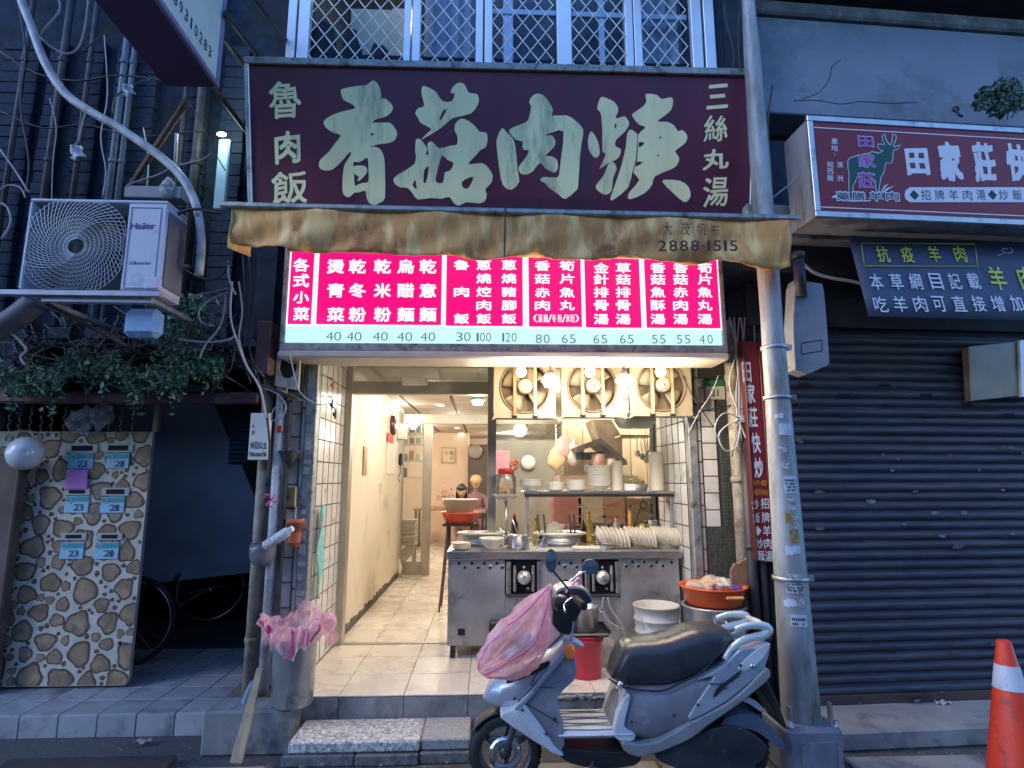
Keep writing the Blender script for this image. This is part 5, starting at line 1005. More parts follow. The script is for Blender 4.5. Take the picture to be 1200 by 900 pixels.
# ================= cooking counter and everything on it =================
CY = 4.60; CF = Frame((0,CY,0)); cx0, cx1 = CF.uv(525,700)[0], CF.uv(798,700)[0]; ctop = CF.uv(660,645)[1]; cbot = CF.uv(530,757)[1]
t = thing('cooking_counter', 'long stainless steel cooking counter with punched holes and two round dials at the shop front', 'counter', ((cx0+cx1)/2,CY+.3,zf))
m = MB(); m.box((cx0-.015,CY-.03,ctop-.062),(cx1+.01,CY+.66,ctop), .006); m.build('worktop', steel, t)
b0 = CF.uv(592,700)[0]; b1_ = CF.uv(634,700)[0]; b2_ = CF.uv(683,700)[0]; b3 = CF.uv(726,700)[0]
for i, (a, b) in enumerate([(cx0,b0-.002),(b0,b1_),(b1_+.002,b2_-.002),(b2_,b3),(b3+.002,cx1-.005)]):
    m = MB(); z0_ = cbot if i % 2 == 0 else cbot; z1_ = ctop-.064
    if i % 2: z1_ = CF.uv(600,698)[1]
    m.box((a,CY,z0_),(b,CY+.02,z1_), .003); m.build('front_panel', steel_dull, t)
for s_, x in ((-1,cx0),(1,cx1)): m = MB(); m.box((x-.004 if s_ < 0 else x-.02,CY+.022,cbot),(x+.016 if s_ < 0 else x,CY+.62,ctop-.064), .003); m.build('side_panel', steel_dull, t)
m = MB(); m.box((cx0+.03,CY+.6,cbot),(cx1-.02,CY+.62,ctop-.064)); m.build('back_panel', steel_dull, t)
for x in (cx0+.04, (cx0+cx1)/2, cx1-.05):
    for y in (CY+.05, CY+.56): m = MB(); m.box((x-.02,y-.02,zf),(x+.02,y+.02,cbot-.001), .004); m.build('foot', iron, t)
hole = mat('hole_dark', (.01,.01,.012), .8); first = None
q = MB(); q.lathe((0,-.0016,0), [(0,0),(.0125,0)], 14, 'y'); q2 = MB(); q2.lathe((0,-.003,0), [(.0125,0),(.0155,.0),(.017,.003)], 14, 'y')
h0 = q.build('hole', hole, t); r0_ = q2.build('hole_rim', steel, h0); hs_ = [(538,660),(553,660),(567.6,660),(582,660),(545,665),(560.4,665),(574.5,665),(588.5,665),(641,660),(655,660),(669,659.5),(648,664),(661.8,664),(676,664),(733.8,663.5),(748,663.3),(763,663),(776.8,663),(740.9,658.6),(755,658.6),(769.3,658.6),(787,658.8)]
for i, (px, py) in enumerate(hs_):
    u, v = CF.uv(px, py); o = h0
    if i: o = h0.copy(); C.objects.link(o); r_ = r0_.copy(); C.objects.link(r_); r_.parent = o
    o.location = Vector((u, CY, v))-org(t)
    if i == 0: r0_.location = (0,0,0)
h0.data.transform(Matrix.Translation(org(t))); r0_.data.transform(Matrix.Translation(org(t)))   # meshes were made about the counter's origin
for px in (613, 705):
    u, v = CF.uv(px+1, 676); bw_ = .145; m = MB(); m.box((u-bw_,CY+.03,v-.13),(u+bw_,CY+.05,v+.12)); m.build('burner_recess', hole, t)
    for sx in (-1, 1): m = MB(); m.box((u+sx*.118-.018,CY-.014,v-.125),(u+sx*.118+.018,CY+.01,v+.115), .006); m.build('burner_frame', steel, t); m = MB(); m.box((u+sx*.070-.011,CY-.02,v-.11),(u+sx*.070+.011,CY+.03,v+.085), .008); m.build('burner_bar', steel, t)
    m = MB(); m.box((u-.135,CY-.016,v-.145),(u+.135,CY+.01,v-.127), .004); m.build('burner_sill', iron, t)
    m = MB(); m.lathe((u,CY-.05,v-.002), [(0,0),(.030,.0),(.034,.012),(.050,.016),(.052,.05),(0,.055)], 24, 'y'); k_ = m.build('dial', mat('dial_metal', (.55,.55,.53), .35, .6, var=.3, scale=30), t)
    m = MB(); m.box((u-.005,CY-.062,v-.028),(u+.005,CY-.051,v+.024), .002); m.build('dial_grip', steel, k_)
    m = MB(); m.ell((u,CY-.005,v+.07),(.012,.012,.012),8,6); m.ell((u+.03,CY-.005,v-.085),(.01,.01,.01),8,6); m.build('burner_bolts', steel, t, kind='stuff')
u0, v0 = CF.uv(536.4,744.6); u1, v1 = CF.uv(545,736.5); m = MB(); m.box((u0,CY-.003,v0),(u1,CY-.0005,v1)); m.build('square_opening', hole, t)
u0, v0 = CF.uv(573,742); u1, v1 = CF.uv(607,725); m = MB(); m.prism([(u0+.01,v0),(u1,v0),(u1,v1),(u0+.01,v1),(u0-.012,(v0+v1)/2+.01)], -.05, -.002) if 0 else m.box((u0,CY-.09,v0),(u1,CY-.003,v1), .015); m.build('drip_tray', mat('black_tray', (.03,.03,.033), .4, .3), t)
for pts, lab in [([(712,700),(715,712),(722,722),(730,735),(733,750)],'grey gas cord hanging down the counter front'),([(707,700),(706,715),(714,728),(731,739)],'second grey cord hanging down the counter front')]: cable(pts, CY-.03, .006, 'g', lab, 'cords on the counter front')
# shelf over the counter
SY = 4.78; sz = at(700,577,SY).z
t = thing('counter_shelf', 'steel shelf on posts standing over the cooking counter', 'shelf', (at(700,577,SY).x,SY,ctop))
sa, sb = at(613,577,SY).x, at(791,577,SY).x
m = MB(); m.box((sa,SY-.02,sz-.012),(sb,SY+.30,sz+.008), .004); m.build('board', steel, t)
m = MB(); m.box((sa+.01,SY-.012,sz-.035),(sb-.005,SY+.0,sz-.0125)); m.build('edge_strip', mat('black_strip', (.015,.012,.012), .5), t)
for x in (at(618,600,SY).x, sb-.03): m = MB(); m.box((x-.012,SY+.001,ctop),(x+.012,SY+.025,sz-.013), .003); m.build('post', steel_dull, t)
# crockery
chn = mat('china', (.68,.66,.58), .25, var=.05, coat=.2); chn2 = mat('melamine_cream', (.64,.58,.46), .35, var=.07)
def plate_(r, h=.018): q = MB(); q.lathe((0,0,0), [(0,.004),(r*.55,.002),(r*.6,0),(r*.7,.004),(r,h),(r*.985,h+.003),(r*.66,.008),(0,.007)], 24); return q
ORD = ['lowest','second','third','fourth','fifth','sixth','seventh','eighth','ninth','tenth','eleventh','twelfth']
def stack(n, x, y, z, r, dz, lab, nm='plate', cat='plate', m_=chn, mbf=plate_, grp=None):
    o = one(mbf(r), nm, m_, lab, cat, grp, origin=(0,0,0)); o.location = (x,y,z+.001); L = lambda k: ('topmost ' if k == n-1 else ORD[k]+' ')+lab+(' from below' if 0 < k < n-1 else ''); o['label'] = L(0)
    for k in range(1, n): c = o.copy(); C.objects.link(c); c.location = (x+random.uniform(-.003,.003), y+random.uniform(-.003,.003), z+.001+k*dz); c.rotation_euler = (random.uniform(-.012,.012), random.uniform(-.012,.012), random.random()*6); c['label'] = L(k)
def bowl_(r, h=.055): q = MB(); q.lathe((0,0,0), [(0,.004),(r*.42,.0),(r*.45,.008),(r*.75,h*.45),(r*.95,h*.85),(r,h),(r*.97,h),(r*.7,h*.5),(r*.4,.012),(0,.010)], 24); return q
SZ = sz+.008; Y1 = SY+.13
stack(7, at(651,565,Y1).x, Y1, SZ, .075, .0085, 'shallow white dish in the low stack left on the steel shelf', grp='dishes on the steel shelf, low stack')
stack(9, at(675,565,Y1).x, Y1, SZ, .088, .009, 'white plate in the second stack on the steel shelf', grp='plates on the steel shelf, second stack')
stack(11, at(702,560,Y1).x, Y1, SZ, .10, .0155, 'white soup bowl in the tall stack on the steel shelf', 'soup_bowl', 'bowl', chn, bowl_, 'soup bowls in the tall stack on the shelf')
stack(4, at(622,563,Y1+.02).x, Y1+.02, SZ, .10, .014, 'wide white bowl stacked at the left end of the steel shelf', 'wide_bowl', 'bowl', chn, bowl_, 'wide bowls at the left end of the shelf')
def cupstack(px, y0, y1, Y, r, lab, m_=chn2):
    a = at(px, y1, Y); b = at(px, y0, Y); m = MB(); h = b.z-SZ; n = int(h/.012); prof = [(0,0),(r*.85,0)]
    for k in range(n): prof += [(r*.93,k*.012+.003),(r,k*.012+.006),(r*.95,k*.012+.011)]
    prof += [(r*.9,h),(0,h)]; m.lathe((a.x,Y,SZ+.001), prof, 20); one(m, 'cup_stack', m_, lab, 'paper cups')
cupstack(723,540,572,Y1,.052,'short column of nested cream paper bowls on the shelf'); cupstack(770,530,572,Y1,.062,'tall column of nested cream paper bowls on the shelf')
a = at(738,571,Y1-.03); m = MB(); m.box((a.x-.045,Y1-.08,SZ+.001),(a.x+.045,Y1+.02,SZ+.06), .01); one(m, 'napkin_block', mat('napkins', (.80,.78,.74), .8), 'white block of napkins on the shelf between the cup columns', 'napkins')
a = at(747,571,Y1+.06); t = thing('noodle_tray', 'grey tray heaped with pale noodles on the shelf', 'tray', (a.x,Y1+.06,SZ)); m = MB(); m.lathe((a.x,Y1+.07,SZ+.001), [(0,0),(.085,0),(.10,.055),(.103,.055),(.087,.0)], 4, a0=math.pi/4, a1=math.pi/4+2*math.pi, sx=1.1); m.build('tray', steel_dull, t)
m = MB(); rnd = random.Random(6)
for k in range(70): a0_ = rnd.uniform(0,6.28); c = Vector((a.x+rnd.uniform(-.05,.05), Y1+.07+rnd.uniform(-.04,.04), SZ+.05+rnd.uniform(0,.045))); m.tube(smooth([c, c+Vector((.03*math.cos(a0_),.02*math.sin(a0_),.012)), c+Vector((.05*math.cos(a0_+.8),.03,-.004))], 2), .0035, 3)
nd = m.build('noodles', mat('noodle', (.66,.58,.34), .5, var=.1), t); nd['kind'] = 'stuff'
# leaning rows of bowls on the counter
o = None; k = 0
for px0, px1, lab, n in [(705,733,'left row',7),(737,764,'middle row',8),(768,793,'right row',8)]:
    a, b = at(px0,640,CY+.12), at(px1,640,CY+.12); row = lab; lab = 'cream melamine bowl tipped on edge in the %s on the worktop' % lab
    for i in range(n):
        if o is None: o = one(bowl_(.082,.05), 'melamine_bowl', chn2, lab, 'bowl', 'cream bowls tipped in rows on the worktop, '+lab.split(' in the ')[1].split(' on ')[0], origin=(0,0,0)); c = o
        else: c = o.copy(); C.objects.link(c); c['label'] = lab; c['group'] = 'cream bowls tipped in rows on the worktop, '+lab.split(' in the ')[1].split(' on ')[0]
        f = i/(n-1); tilt = 1.02+.36*f; c['label'] = ORD[i]+' cream bowl from the left in the tipped %s of bowls on the worktop' % row; c.location = (a.x+(b.x-a.x)*f-.03, CY+.13, ctop+.080-.012*f); c.rotation_euler = (0, tilt, 0)
m = MB(); a, b = at(671,646,CY+.05), at(704,646,CY+.05); m.box((a.x,CY+.02,ctop+.0005),(b.x,CY+.12,ctop+.022), .006); one(m, 'chopping_board', mat('board_white', (.62,.56,.45), .5, var=.1), 'cream chopping board lying on the worktop before the dark pan', 'chopping board')
c = at(540,646,CY+.1); stack(3, c.x, CY+.1, ctop, .078, .016, 'cream saucer of the small stack at the worktop left end', 'saucer', 'saucer', chn2, bowl_ if 0 else plate_, 'saucers at the left end of the worktop')
c = at(576,647,CY+.12); o = one(bowl_(.10,.085), 'noodle_bowl', chn2, 'deep cream bowl standing on the worktop left of the steel pot', 'bowl', origin=(0,0,0)); o.location = (c.x,CY+.12,ctop+.001)
def pot(px, py, Y, r, h, z, lab, m_=steel, handles=True, lid=False, nm='steel_pot', fill=None):
    x = at(px, py, Y).x; t = thing(nm, lab, 'pot', (x,Y,z)); m = MB(); m.lathe((x,Y,z+.001), [(0,0),(r*.96,0),(r,.01),(r,h),(r*1.04,h+.003),(r*1.03,h+.007),(r*.97,h),(r*.95,.012),(0,.012)], 28); m.build('body', m_, t)
    if handles:
        for sx in (-1,1): m = MB(); m.tube(smooth([(x+sx*r,Y-.03,z+h*.8),(x+sx*(r+.03),Y-.025,z+h*.82),(x+sx*(r+.03),Y+.025,z+h*.82),(x+sx*r,Y+.03,z+h*.8)]), .005, 6); m.build('handle', m_, t)
    if fill: m = MB(); m.lathe((x,Y,z+h*.8), [(0,.004),(r*.9,.0)], 20); m.build('contents', fill, t)
    if lid: m = MB(); m.lathe((x,Y,z+h+.008), [(0,.04),(r*.5,.034),(r*.9,.01),(r*1.03,0)], 24); l_ = m.build('lid', m_, t); m = MB(); m.lathe((x,Y,z+h+.045), [(.0,.03),(.018,.028),(.02,.015),(.008,.0)], 12); m.build('knob', iron, l_)
    return t
pot(606,640,CY+.16,.078,.095,ctop,'small steel pot with tongs in it on the worktop', fill=mat('broth', (.35,.22,.10), .1))
def stick(p, q, r, m_, lab, nm='ladle', cat='ladle', n=6, tip=0):
    m = MB(); m.tube([p, q], r, n)
    if tip: m.ell(tuple(p), (tip,tip,tip*.6), 10, 6)
    return one(m, nm, m_, lab, cat)
stick(at(609,634,CY+.16), at(600,606,CY+.14), .006, chrome, 'steel ladle handle leaning out of the small pot'); stick(at(597,634,CY+.15), at(586,619,CY+.12), .006, chrome, 'dark steel tongs leaning left out of the small pot', 'tongs', 'tongs')
# the two wide steel pans behind
for px, py, r, lab, dz in [(566,632,.21,'wide steel pan with a pale rim at the left of the worktop',.075),(656,632,.215,'wide steel pan full of broth with baskets in the middle of the worktop',.07)]:
    Y = CY+.42; x = at(px,py,Y).x; t = thing('wide_pan', lab, 'pan', (x,Y,ctop)); m = MB(); m.lathe((x,Y,ctop+.001), [(0,.0),(r*.8,.0),(r*.84,.02),(r*.86,dz),(r,dz+.012),(r*1.01,dz+.03),(r*.97,dz+.032),(r*.9,dz+.02),(r*.82,.03),(0,.02)], 36, sy=.62); m.build('body', steel, t); m = MB(); m.lathe((x,Y,ctop+dz-.005), [(0,.0),(r*.86,.0)], 30, sy=.6); m.build('broth', mat('green_broth', (.30,.32,.20), .12, var=.3, scale=12), t)
    m = MB(); m.lathe((x,Y,ctop+dz+.0125), [(r*.99,.0),(r*1.045,.002),(r*1.045,.014),(r*1.015,.017)], 36, sy=.62); m.build('rim', mat('pale_rim', (.55,.58,.45), .35, var=.15, scale=14), t)
for px, lab in [(631,'left dark-handled strainer standing in the broth pan'),(638,'second dark-handled strainer in the broth pan'),(668,'dark-handled strainer at the right in the broth pan'),(673,'rightmost dark-handled strainer in the broth pan')]:
    a, b = at(px+2,634,CY+.38), at(px-1,603,CY+.40); m = MB(); m.tube([a, b], .008, 6); t = thing('noodle_strainer', lab, 'strainer', a); m.build('handle', mat('dark_handle', (.05,.03,.02), .5), t)
    m = MB(); m.lathe((a.x,a.y,a.z-.05), [(.03,.07),(.045,.0),(.02,-.02)], 12); m.build('basket', chrome, t)
a = at(650,628,CY+.46); m = MB(); m.ell((a.x,a.y,a.z+.02), (.075,.06,.10), 16, 10); one(m, 'plastic_dome', film('clear_film2', (.70,.68,.62), .45, .15), 'cloudy plastic cover standing over the broth pan', 'cover')
pot(712,622,CY+.46,.11,.09,ctop,'low steel pot with a domed lid right of the broth pan', lid=True); pot(757,622,CY+.40,.078,.12,ctop,'brass-coloured pot with a steel lid near the right end', mat('brass_pot', (.42,.34,.14), .3, .8, var=.2), lid=True); pot(737,624,CY+.30,.045,.07,ctop,'small steel cup pot between the two lidded pots', handles=False)
stick(at(738,625,CY+.3), at(738,592,CY+.34), .016, mat('orange_handle', (.55,.27,.06), .5), 'orange-handled brush standing in the small cup pot', 'brush', 'brush'); stick(at(742,620,CY+.4), at(750,596,CY+.4), .006, iron, 'thin dark ladle handle by the brass-coloured pot')
c = at(754,592,CY+.48); m = MB(); m.tube([(c.x+.03*math.cos(k*.524),c.y,c.z+.03*math.sin(k*.524)) for k in range(12)], .006, 5, closed=True); m.tube([(c.x,c.y,c.z+.03),(c.x,c.y,sz-.014)], .003, 4); one(m, 'wire_ring', iron, 'black wire ring hanging under the shelf', 'hook')
# jar of snacks on a glass dish on a little stand
c = at(593,585,4.86); t = thing('dish_stand', 'thin steel stand with a glass dish beside the shelf', 'stand', (c.x,4.86,ctop)); m = MB(); m.tube([(c.x,4.86,ctop+.001),(c.x,4.86,c.z-.01)], .012, 8); m.lathe((c.x,4.86,ctop+.001), [(0,.012),(.06,.008),(.065,0)], 16); m.build('stem', steel, t)
m = MB(); m.lathe((c.x,4.86,c.z-.01), [(0,.0),(.06,.0),(.10,.035),(.115,.05),(.11,.052),(.06,.012),(0,.01)], 12); m.build('dish', film('dish_film', (.75,.75,.72), .55, .08), t)
jz = c.z+.006; t = thing('snack_jar', 'plastic jar of golden snacks with a red lid on the glass dish', 'jar', (c.x,4.86,jz)); jh = at(593,553,4.86).z-jz
m = MB(); m.lathe((c.x,4.86,jz), [(0,0),(.072,0),(.082,.012),(.082,jh*.78),(.062,jh*.92),(.062,jh)], 24); m.build('jar_wall', glass('jar_plastic', (.97,.97,.95), opac=.10, rough=.06), t)
m = MB(); m.lathe((c.x,4.86,jz+jh), [(.064,-.018),(.068,-.016),(.068,.022),(.062,.028),(0,.028)], 24); m.build('lid', mat('red_lid', (.60,.03,.03), .35), t)
m = MB(); rnd = random.Random(3)
for k in range(46):
    a0_, rr_ = rnd.uniform(0,6.28), .06*math.sqrt(rnd.random()); p = Vector((c.x+rr_*math.cos(a0_),4.86+rr_*math.sin(a0_),jz+.015+rnd.random()*jh*.5)); m.add([tuple(p+Vector([rnd.uniform(-.022,.022) for _ in range(3)])) for _ in range(4)], [(0,1,2),(0,1,3),(1,2,3),(0,2,3)])
m.build('snacks', mat('golden_snack', (.85,.42,.06), .6, var=.25), t, kind='stuff')
# buckets and pots on the floor
def bucket(px, Y, r, ytop, ybot_z, lab, m_, bands=(), taper=.86, cat='bucket', nm='bucket'):
    x = at(px, 740, Y).x; z = ybot_z; h = at(px, ytop, Y).z-z; t = thing(nm, lab, cat, (x,Y,z)); m = MB(); prof = [(0,.006),(r*taper*.97,0),(r*taper,.01)]
    for b in bands: q = taper+(1-taper)*b; prof += [(r*q,h*b-.008),(r*q+.008,h*b-.004),(r*q+.008,h*b+.004),(r*q,h*b+.008)]
    prof += [(r,h-.006),(r*1.05,h-.006),(r*1.05,h+.004),(r*.97,h+.004),(r*taper*.94,.012)]; m.lathe((x,Y,z+.001), prof, 32); m.build('body', m_, t, solid=0)
    m = MB(); m.lathe((x,Y,z+h*.55), [(0,0),(r*.9,0)], 24); m.build('contents', mat('murky_water', (.30,.27,.22), .15), t) if 'white' in lab else None
    return t, x, z+h
t, x, z = bucket(686,4.20,.118,743,zf,'red plastic bucket under a black tray before the counter', mat('red_bucket', (.52,.02,.04), .35, var=.12), (.9,))
m = MB(); m.box((x-.145,4.08,z+.006),(x+.145,4.32,z+.030), .01); m.box((x-.15,4.075,z+.0305),(x-.135,4.325,z+.055)); m.box((x+.135,4.075,z+.0305),(x+.15,4.325,z+.055)); m.box((x-.134,4.31,z+.0305),(x+.134,4.325,z+.055)); one(m, 'black_tray', mat('black_tray', (.03,.03,.033)), 'black plastic tray lying across the red bucket', 'tray')
pot(685,725,4.19,.098,.15,z+.031,'shiny steel pot standing on the black tray over the red bucket')
t, x, z = bucket(770,4.24,.155,709,zf,'white plastic bucket with ribs left of the big steel pot', mat('white_bucket', (.52,.50,.45), .45, var=.1, dirt=((.3,.27,.2), .3, 6)), (.62,.80))
m = MB(); m.tube(smooth([(x-.155,4.22,z-.02),(x-.10,4.07,z-.12),(x,4.04,z-.16),(x+.10,4.07,z-.12),(x+.155,4.22,z-.02)]), .004, 5); m.build('bail', grey_cable, t)
c = Vector((at(711,765,4.42).x,4.42,zf)); m = MB(); m.lathe(c, [(0,0),(.062,.003),(.066,.02),(.066,.13),(.05,.17),(.022,.19),(.022,.215),(0,.216)], 20); one(m, 'jug', film('jug_plastic', (.66,.64,.60), .7, .3), 'cloudy plastic jug on the floor right of the red bucket', 'jug')
px_, Yp = 837, 4.10; x = at(px_,720,Yp).x; zt = at(px_,708,Yp).z; t = thing('stock_pot', 'big steel stock pot under the orange basin by the right pillar', 'pot', (x,Yp,zf)); R_ = .205
m = MB(); m.lathe((x,Yp,zf+.001), [(0,0),(R_*.97,0),(R_,.015),(R_,zt-zf-.02),(R_*1.05,zt-zf-.01),(R_*1.05,zt-zf),(R_*.96,zt-zf),(R_*.95,.02)], 36); m.build('body', mat('aluminium_pot', (.48,.48,.48), .4, .7, var=.15, dirt=((.25,.25,.25), .4, 7)), t)
m = MB(); m.box((x-.085,Yp-R_-.012,zt-.115),(x-.005,Yp-R_+.02,zt-.055), .006); m.tube(smooth([(x-.08,Yp-R_-.01,zt-.06),(x-.08,Yp-R_-.04,zt-.09),(x-.01,Yp-R_-.04,zt-.09),(x-.01,Yp-R_-.01,zt-.06)]), .007, 6); m.build('handle', steel, t)
t = thing('orange_basin', 'orange plastic basin on the big stock pot', 'basin', (x,Yp,zt+.001)); hb = at(px_,688,Yp).z-zt; m = MB(); m.lathe((x,Yp,zt+.002), [(0,0),(R_*.82,0),(R_*.86,.01),(R_*1.03,hb),(R_*1.12,hb+.006),(R_*1.12,hb+.016),(R_*1.0,hb+.01),(R_*.8,.012)], 36); m.build('body', mat('orange_plastic', (.75,.12,.03), .4, var=.08), t)
m = MB(); m.box((x+.0,Yp-R_*1.12-.004,zt+hb*.62),(x+.12,Yp-R_*.98,zt+hb*.82), .008); m.build('lug', mat('orange_light', (.80,.30,.08), .4), t)
clothm = mat('beige_cloth', (.45,.33,.22), .9, var=.35, scale=22, bump=.2)
for i, (px, py, sx, sz_, lab) in enumerate([(824,688,.115,.035,'brown wrung cloth heaped at the left of the orange basin'),(845,692,.075,.045,'pale mottled cloth lying in the middle of the orange basin'),(836,684,.09,.03,'tan folded cloth on top of the others in the orange basin')]):
    c = at(px, py, Yp-.05); m = MB(); m.ell((c.x,Yp-.03-.03*(i == 1),zt+hb+.012+.012*i), (sx,.09,sz_), 20, 12, lambda q: tuple(Vector(q)+Vector((0,0,.03*noise.noise(Vector(q)*16)+.02*noise.noise(Vector(q)*34))))); one(m, 'cloth', clothm if i != 1 else mat('pale_cloth', (.48,.44,.38), .9, var=.5, scale=35), lab, 'cloth')
m = MB(); m.ell((x+.13,Yp-.04,zt+hb), (.05,.05,.02), 12, 8); one(m, 'purple_cloth', mat('purple_cloth', (.16,.06,.45), .8), 'purple cloth peeping out at the right of the orange basin', 'cloth')
# ================= back of the kitchen =================
woodp = mat('kitchen_board', (.60,.48,.32), .6, var=.12, scale=5, island=.12)
for i in range(7):
    m = MB(); x0 = 1.0+i*.2; m.box((x0,7.26,.25),(x0+.193,7.298,2.2), .004); m.build('wall_board', woodp, None, kind='structure')
HY = 6.4; HF = Frame((0,HY,0))
t = thing('range_hood', 'dark steel range hood sloping over the kitchen behind the shelf', 'hood', at(705,530,HY)); hp_ = [HF.uv(x, y) for x, y in [(676,522),(702,514),(706,506),(733,512),(733,545),(716,532),(703,523),(692,535)]]
m = MB(HF); m.prism([HF.uv(x, y) for x, y in [(675,524),(704,513),(735,540),(735,545),(704,520),(678,529)]], 0, .7); m.build('canopy', mat('hood_steel', (.16,.13,.10), .45, .6, var=.3), t)
m = MB(HF); m.prism([HF.uv(x, y) for x, y in [(696,490),(720,490),(733,512),(733,538),(705,513)]], .15, .6); m.build('duct', mat('hood_duct', (.33,.25,.17), .5, .5, var=.3), t)
m = MB(HF); a, b = HF.uv(676,529), HF.uv(692,536); m.box((a[0]+.02,.2,b[1]-.02),(b[0]+.2,.22,a[1])); m.build('filter', iron, t)
for (px, py, w_, h_, col, lab) in [(702,541,34,36,(.50,.30,.22),'pinkish tin on the kitchen ledge under the hood'),(716,545,30,30,(.58,.48,.36),'cream container on the kitchen ledge under the hood'),(690,548,20,18,(.12,.10,.09),'small dark pan on the kitchen ledge')]:
    c = at(px, py, 6.5); k = 6.4/FP*.5; m = MB(); m.lathe((c.x,6.5,c.z-h_*k*.5), [(0,0),(w_*k*.5,0),(w_*k*.5,h_*k),(w_*k*.45,h_*k),(0,h_*k)], 18); one(m, 'container', mat('tin_'+str(px), col, .5, var=.15), lab, 'container')
m = MB(); a, b = at(655,556,6.3), at(745,556,6.3); m.box((a.x,6.2,.25),(b.x,6.9,a.z-.01)); one(m, 'kitchen_cabinet', mat('cabinet_cream', (.55,.44,.32), .5, var=.1), 'cream kitchen cabinet behind the counter shelf', 'cabinet')
t = thing('wall_rack', 'small shelf rack high on the right of the kitchen', 'rack', at(742,512,6.0)); a, b = at(726,511,6.0), at(762,511,6.0)
m = MB(); m.box((a.x,5.95,a.z-.01),(b.x,6.25,a.z+.01)); m.build('board', mat('rack_wood', (.30,.22,.15), .6), t)
for k in range(5):
    px = 746+k*4; c = at(px,512,5.6); m = MB(); m.tube([(c.x,5.6,c.z),(c.x+.02*math.sin(k),5.6,c.z-.12-.03*(k % 3))], .006, 5); m.ell((c.x+.02*math.sin(k),5.6,c.z-.16-.03*(k % 3)), (.03,.015,.035), 10, 6); m.tube([(c.x,5.6,c.z),(c.x,5.6,c.z+.3)], .002, 3); one(m, 'hanging_utensil', steel if k % 2 else woodp, ['wooden','steel','short wooden','long steel','rightmost wooden'][k]+' spoon hanging right of the kitchen hood', 'utensil')
c = at(744,496,4.75); m = MB(); m.lathe((c.x,4.75,c.z-.04), [(0,0),(.13,0),(.17,.05),(.18,.07),(.175,.075),(.125,.01),(0,.01)], 28, sy=.7); m.tube([(c.x-.15,4.75,c.z+.03),(c.x-.15,4.9,2.55)], .003, 4); m.tube([(c.x+.15,4.75,c.z+.03),(c.x+.15,4.9,2.55)], .003, 4); one(m, 'hanging_basin', mat('pale_green_basin', (.55,.58,.46), .4, var=.1), 'pale green basin slung on wires below the last fan', 'basin')
# grey partition seen through the bay pane
m = MB(); a, b = at(579,516,6.9), at(652,640,6.9); m.box((a.x-.05,6.9,.25),(b.x,6.95,a.z)); one(m, 'screen_panel', mat('grey_screen', (.26,.25,.21), .25, var=.15, scale=4, coat=.3), 'grey glossy screen panel behind the snack jar', 'panel')
NF = Frame((0,6.88,0)); a, b = NF.uv(580,556), NF.uv(597,528); m = MB(NF); m.box((a[0],0,a[1]),(b[0],.006,b[1])); t = one(m, 'notice', mat('pink_notice', (.72,.30,.36), .7, var=.05), 'pink paper notice on the grey screen above the snack jar', 'notice')
m = MB(NF); 
for k in range(9): z = b[1]-.03-k*.027; m.box((a[0]+.015,-.002,z-.004),(b[0]-.015-.03*(k % 3),-.0005,z+.002))
q = m.build('text_lines', mat('notice_ink', (.45,.16,.2), .7), None, kind='stuff'); q.parent = t; q.location = -Vector(t.location)
a = NF.uv(603.5,543); m = MB(NF); m.tube([(a[0]+.045*math.cos(k*.4488),-.004,a[1]+.045*math.sin(k*.4488)) for k in range(14)], .009, 5, closed=True); m.box((a[0]-.025,-.004,a[1]-.008),(a[0]+.025,-.001,a[1]+.008)); m.tube([(a[0]-.03,-.006,a[1]+.03),(a[0]+.03,-.006,a[1]-.03)], .006, 5); one(m, 'warning_sticker', mat('sticker_red', (.62,.13,.05), .5), 'round red no-smoking sticker right of the pink notice', 'sticker')
a = NF.uv(619,542); m = MB(NF); m.lathe((a[0],-.02,a[1]), [(0,.0),(.05,.002),(.085,.010),(.085,.02)], 26, 'y'); one(m, 'wall_dish', chn, 'round white dish hung on the grey screen', 'dish')
# ================= entrance corridor and back room =================
def flat(px0, py0, px1, py1, x, name, m_, lab, cat, dep=.012):
    """something fixed on the left corridor wall at x, spanning picture columns px0..px1"""
    r0_, r1_ = ray(px0, (py0+py1)/2), ray(px1, (py0+py1)/2); y0_, y1_ = r0_.y*x/r0_.x, r1_.y*x/r1_.x; ym = (y0_+y1_)/2; zt_, zb_ = at((px0+px1)/2, py0, ym).z, at((px0+px1)/2, py1, ym).z
    m = MB(); m.box((x,y0_,zb_),(x+dep,y1_,zt_), min(.004, dep/3)); return one(m, name, m_, lab, cat)
flat(425,523,429,557,-1.213,'wall_plate',mat('brass_plate', (.42,.30,.15), .4, .5, var=.3),'narrow brass plate on the corridor wall','plate')
flat(445,566,448,578,-1.213,'light_switch',mat('switch_white', (.62,.55,.45), .5),'small cream light switch on the corridor wall','switch')
flat(453,509,462,556,-1.213,'calendar',mat('calendar_paper', (.72,.66,.56), .7, var=.1),'long paper calendar with a red top on the corridor wall','calendar')
cal = [o for o in C.objects if o.name.startswith('calendar')][0]; ct = flat(454,508,461,519,-1.2005,'top_leaf',mat('calendar_red', (.60,.08,.05), .6),'x','x',.004)
for k_ in ('label','category'): del ct[k_]
ct.location = ct.location-cal.location; ct.parent = cal
c = at(459,498,7.4); m = MB(); m.lathe((-1.213,7.4,c.z), [(0,.05),(.11,.05),(.13,.04),(.13,.0)], 24, 'x'); one(m, 'wall_clock', mat('clock_dark', (.08,.02,.02), .3), 'dark red round clock on the corridor wall above the calendar', 'clock')
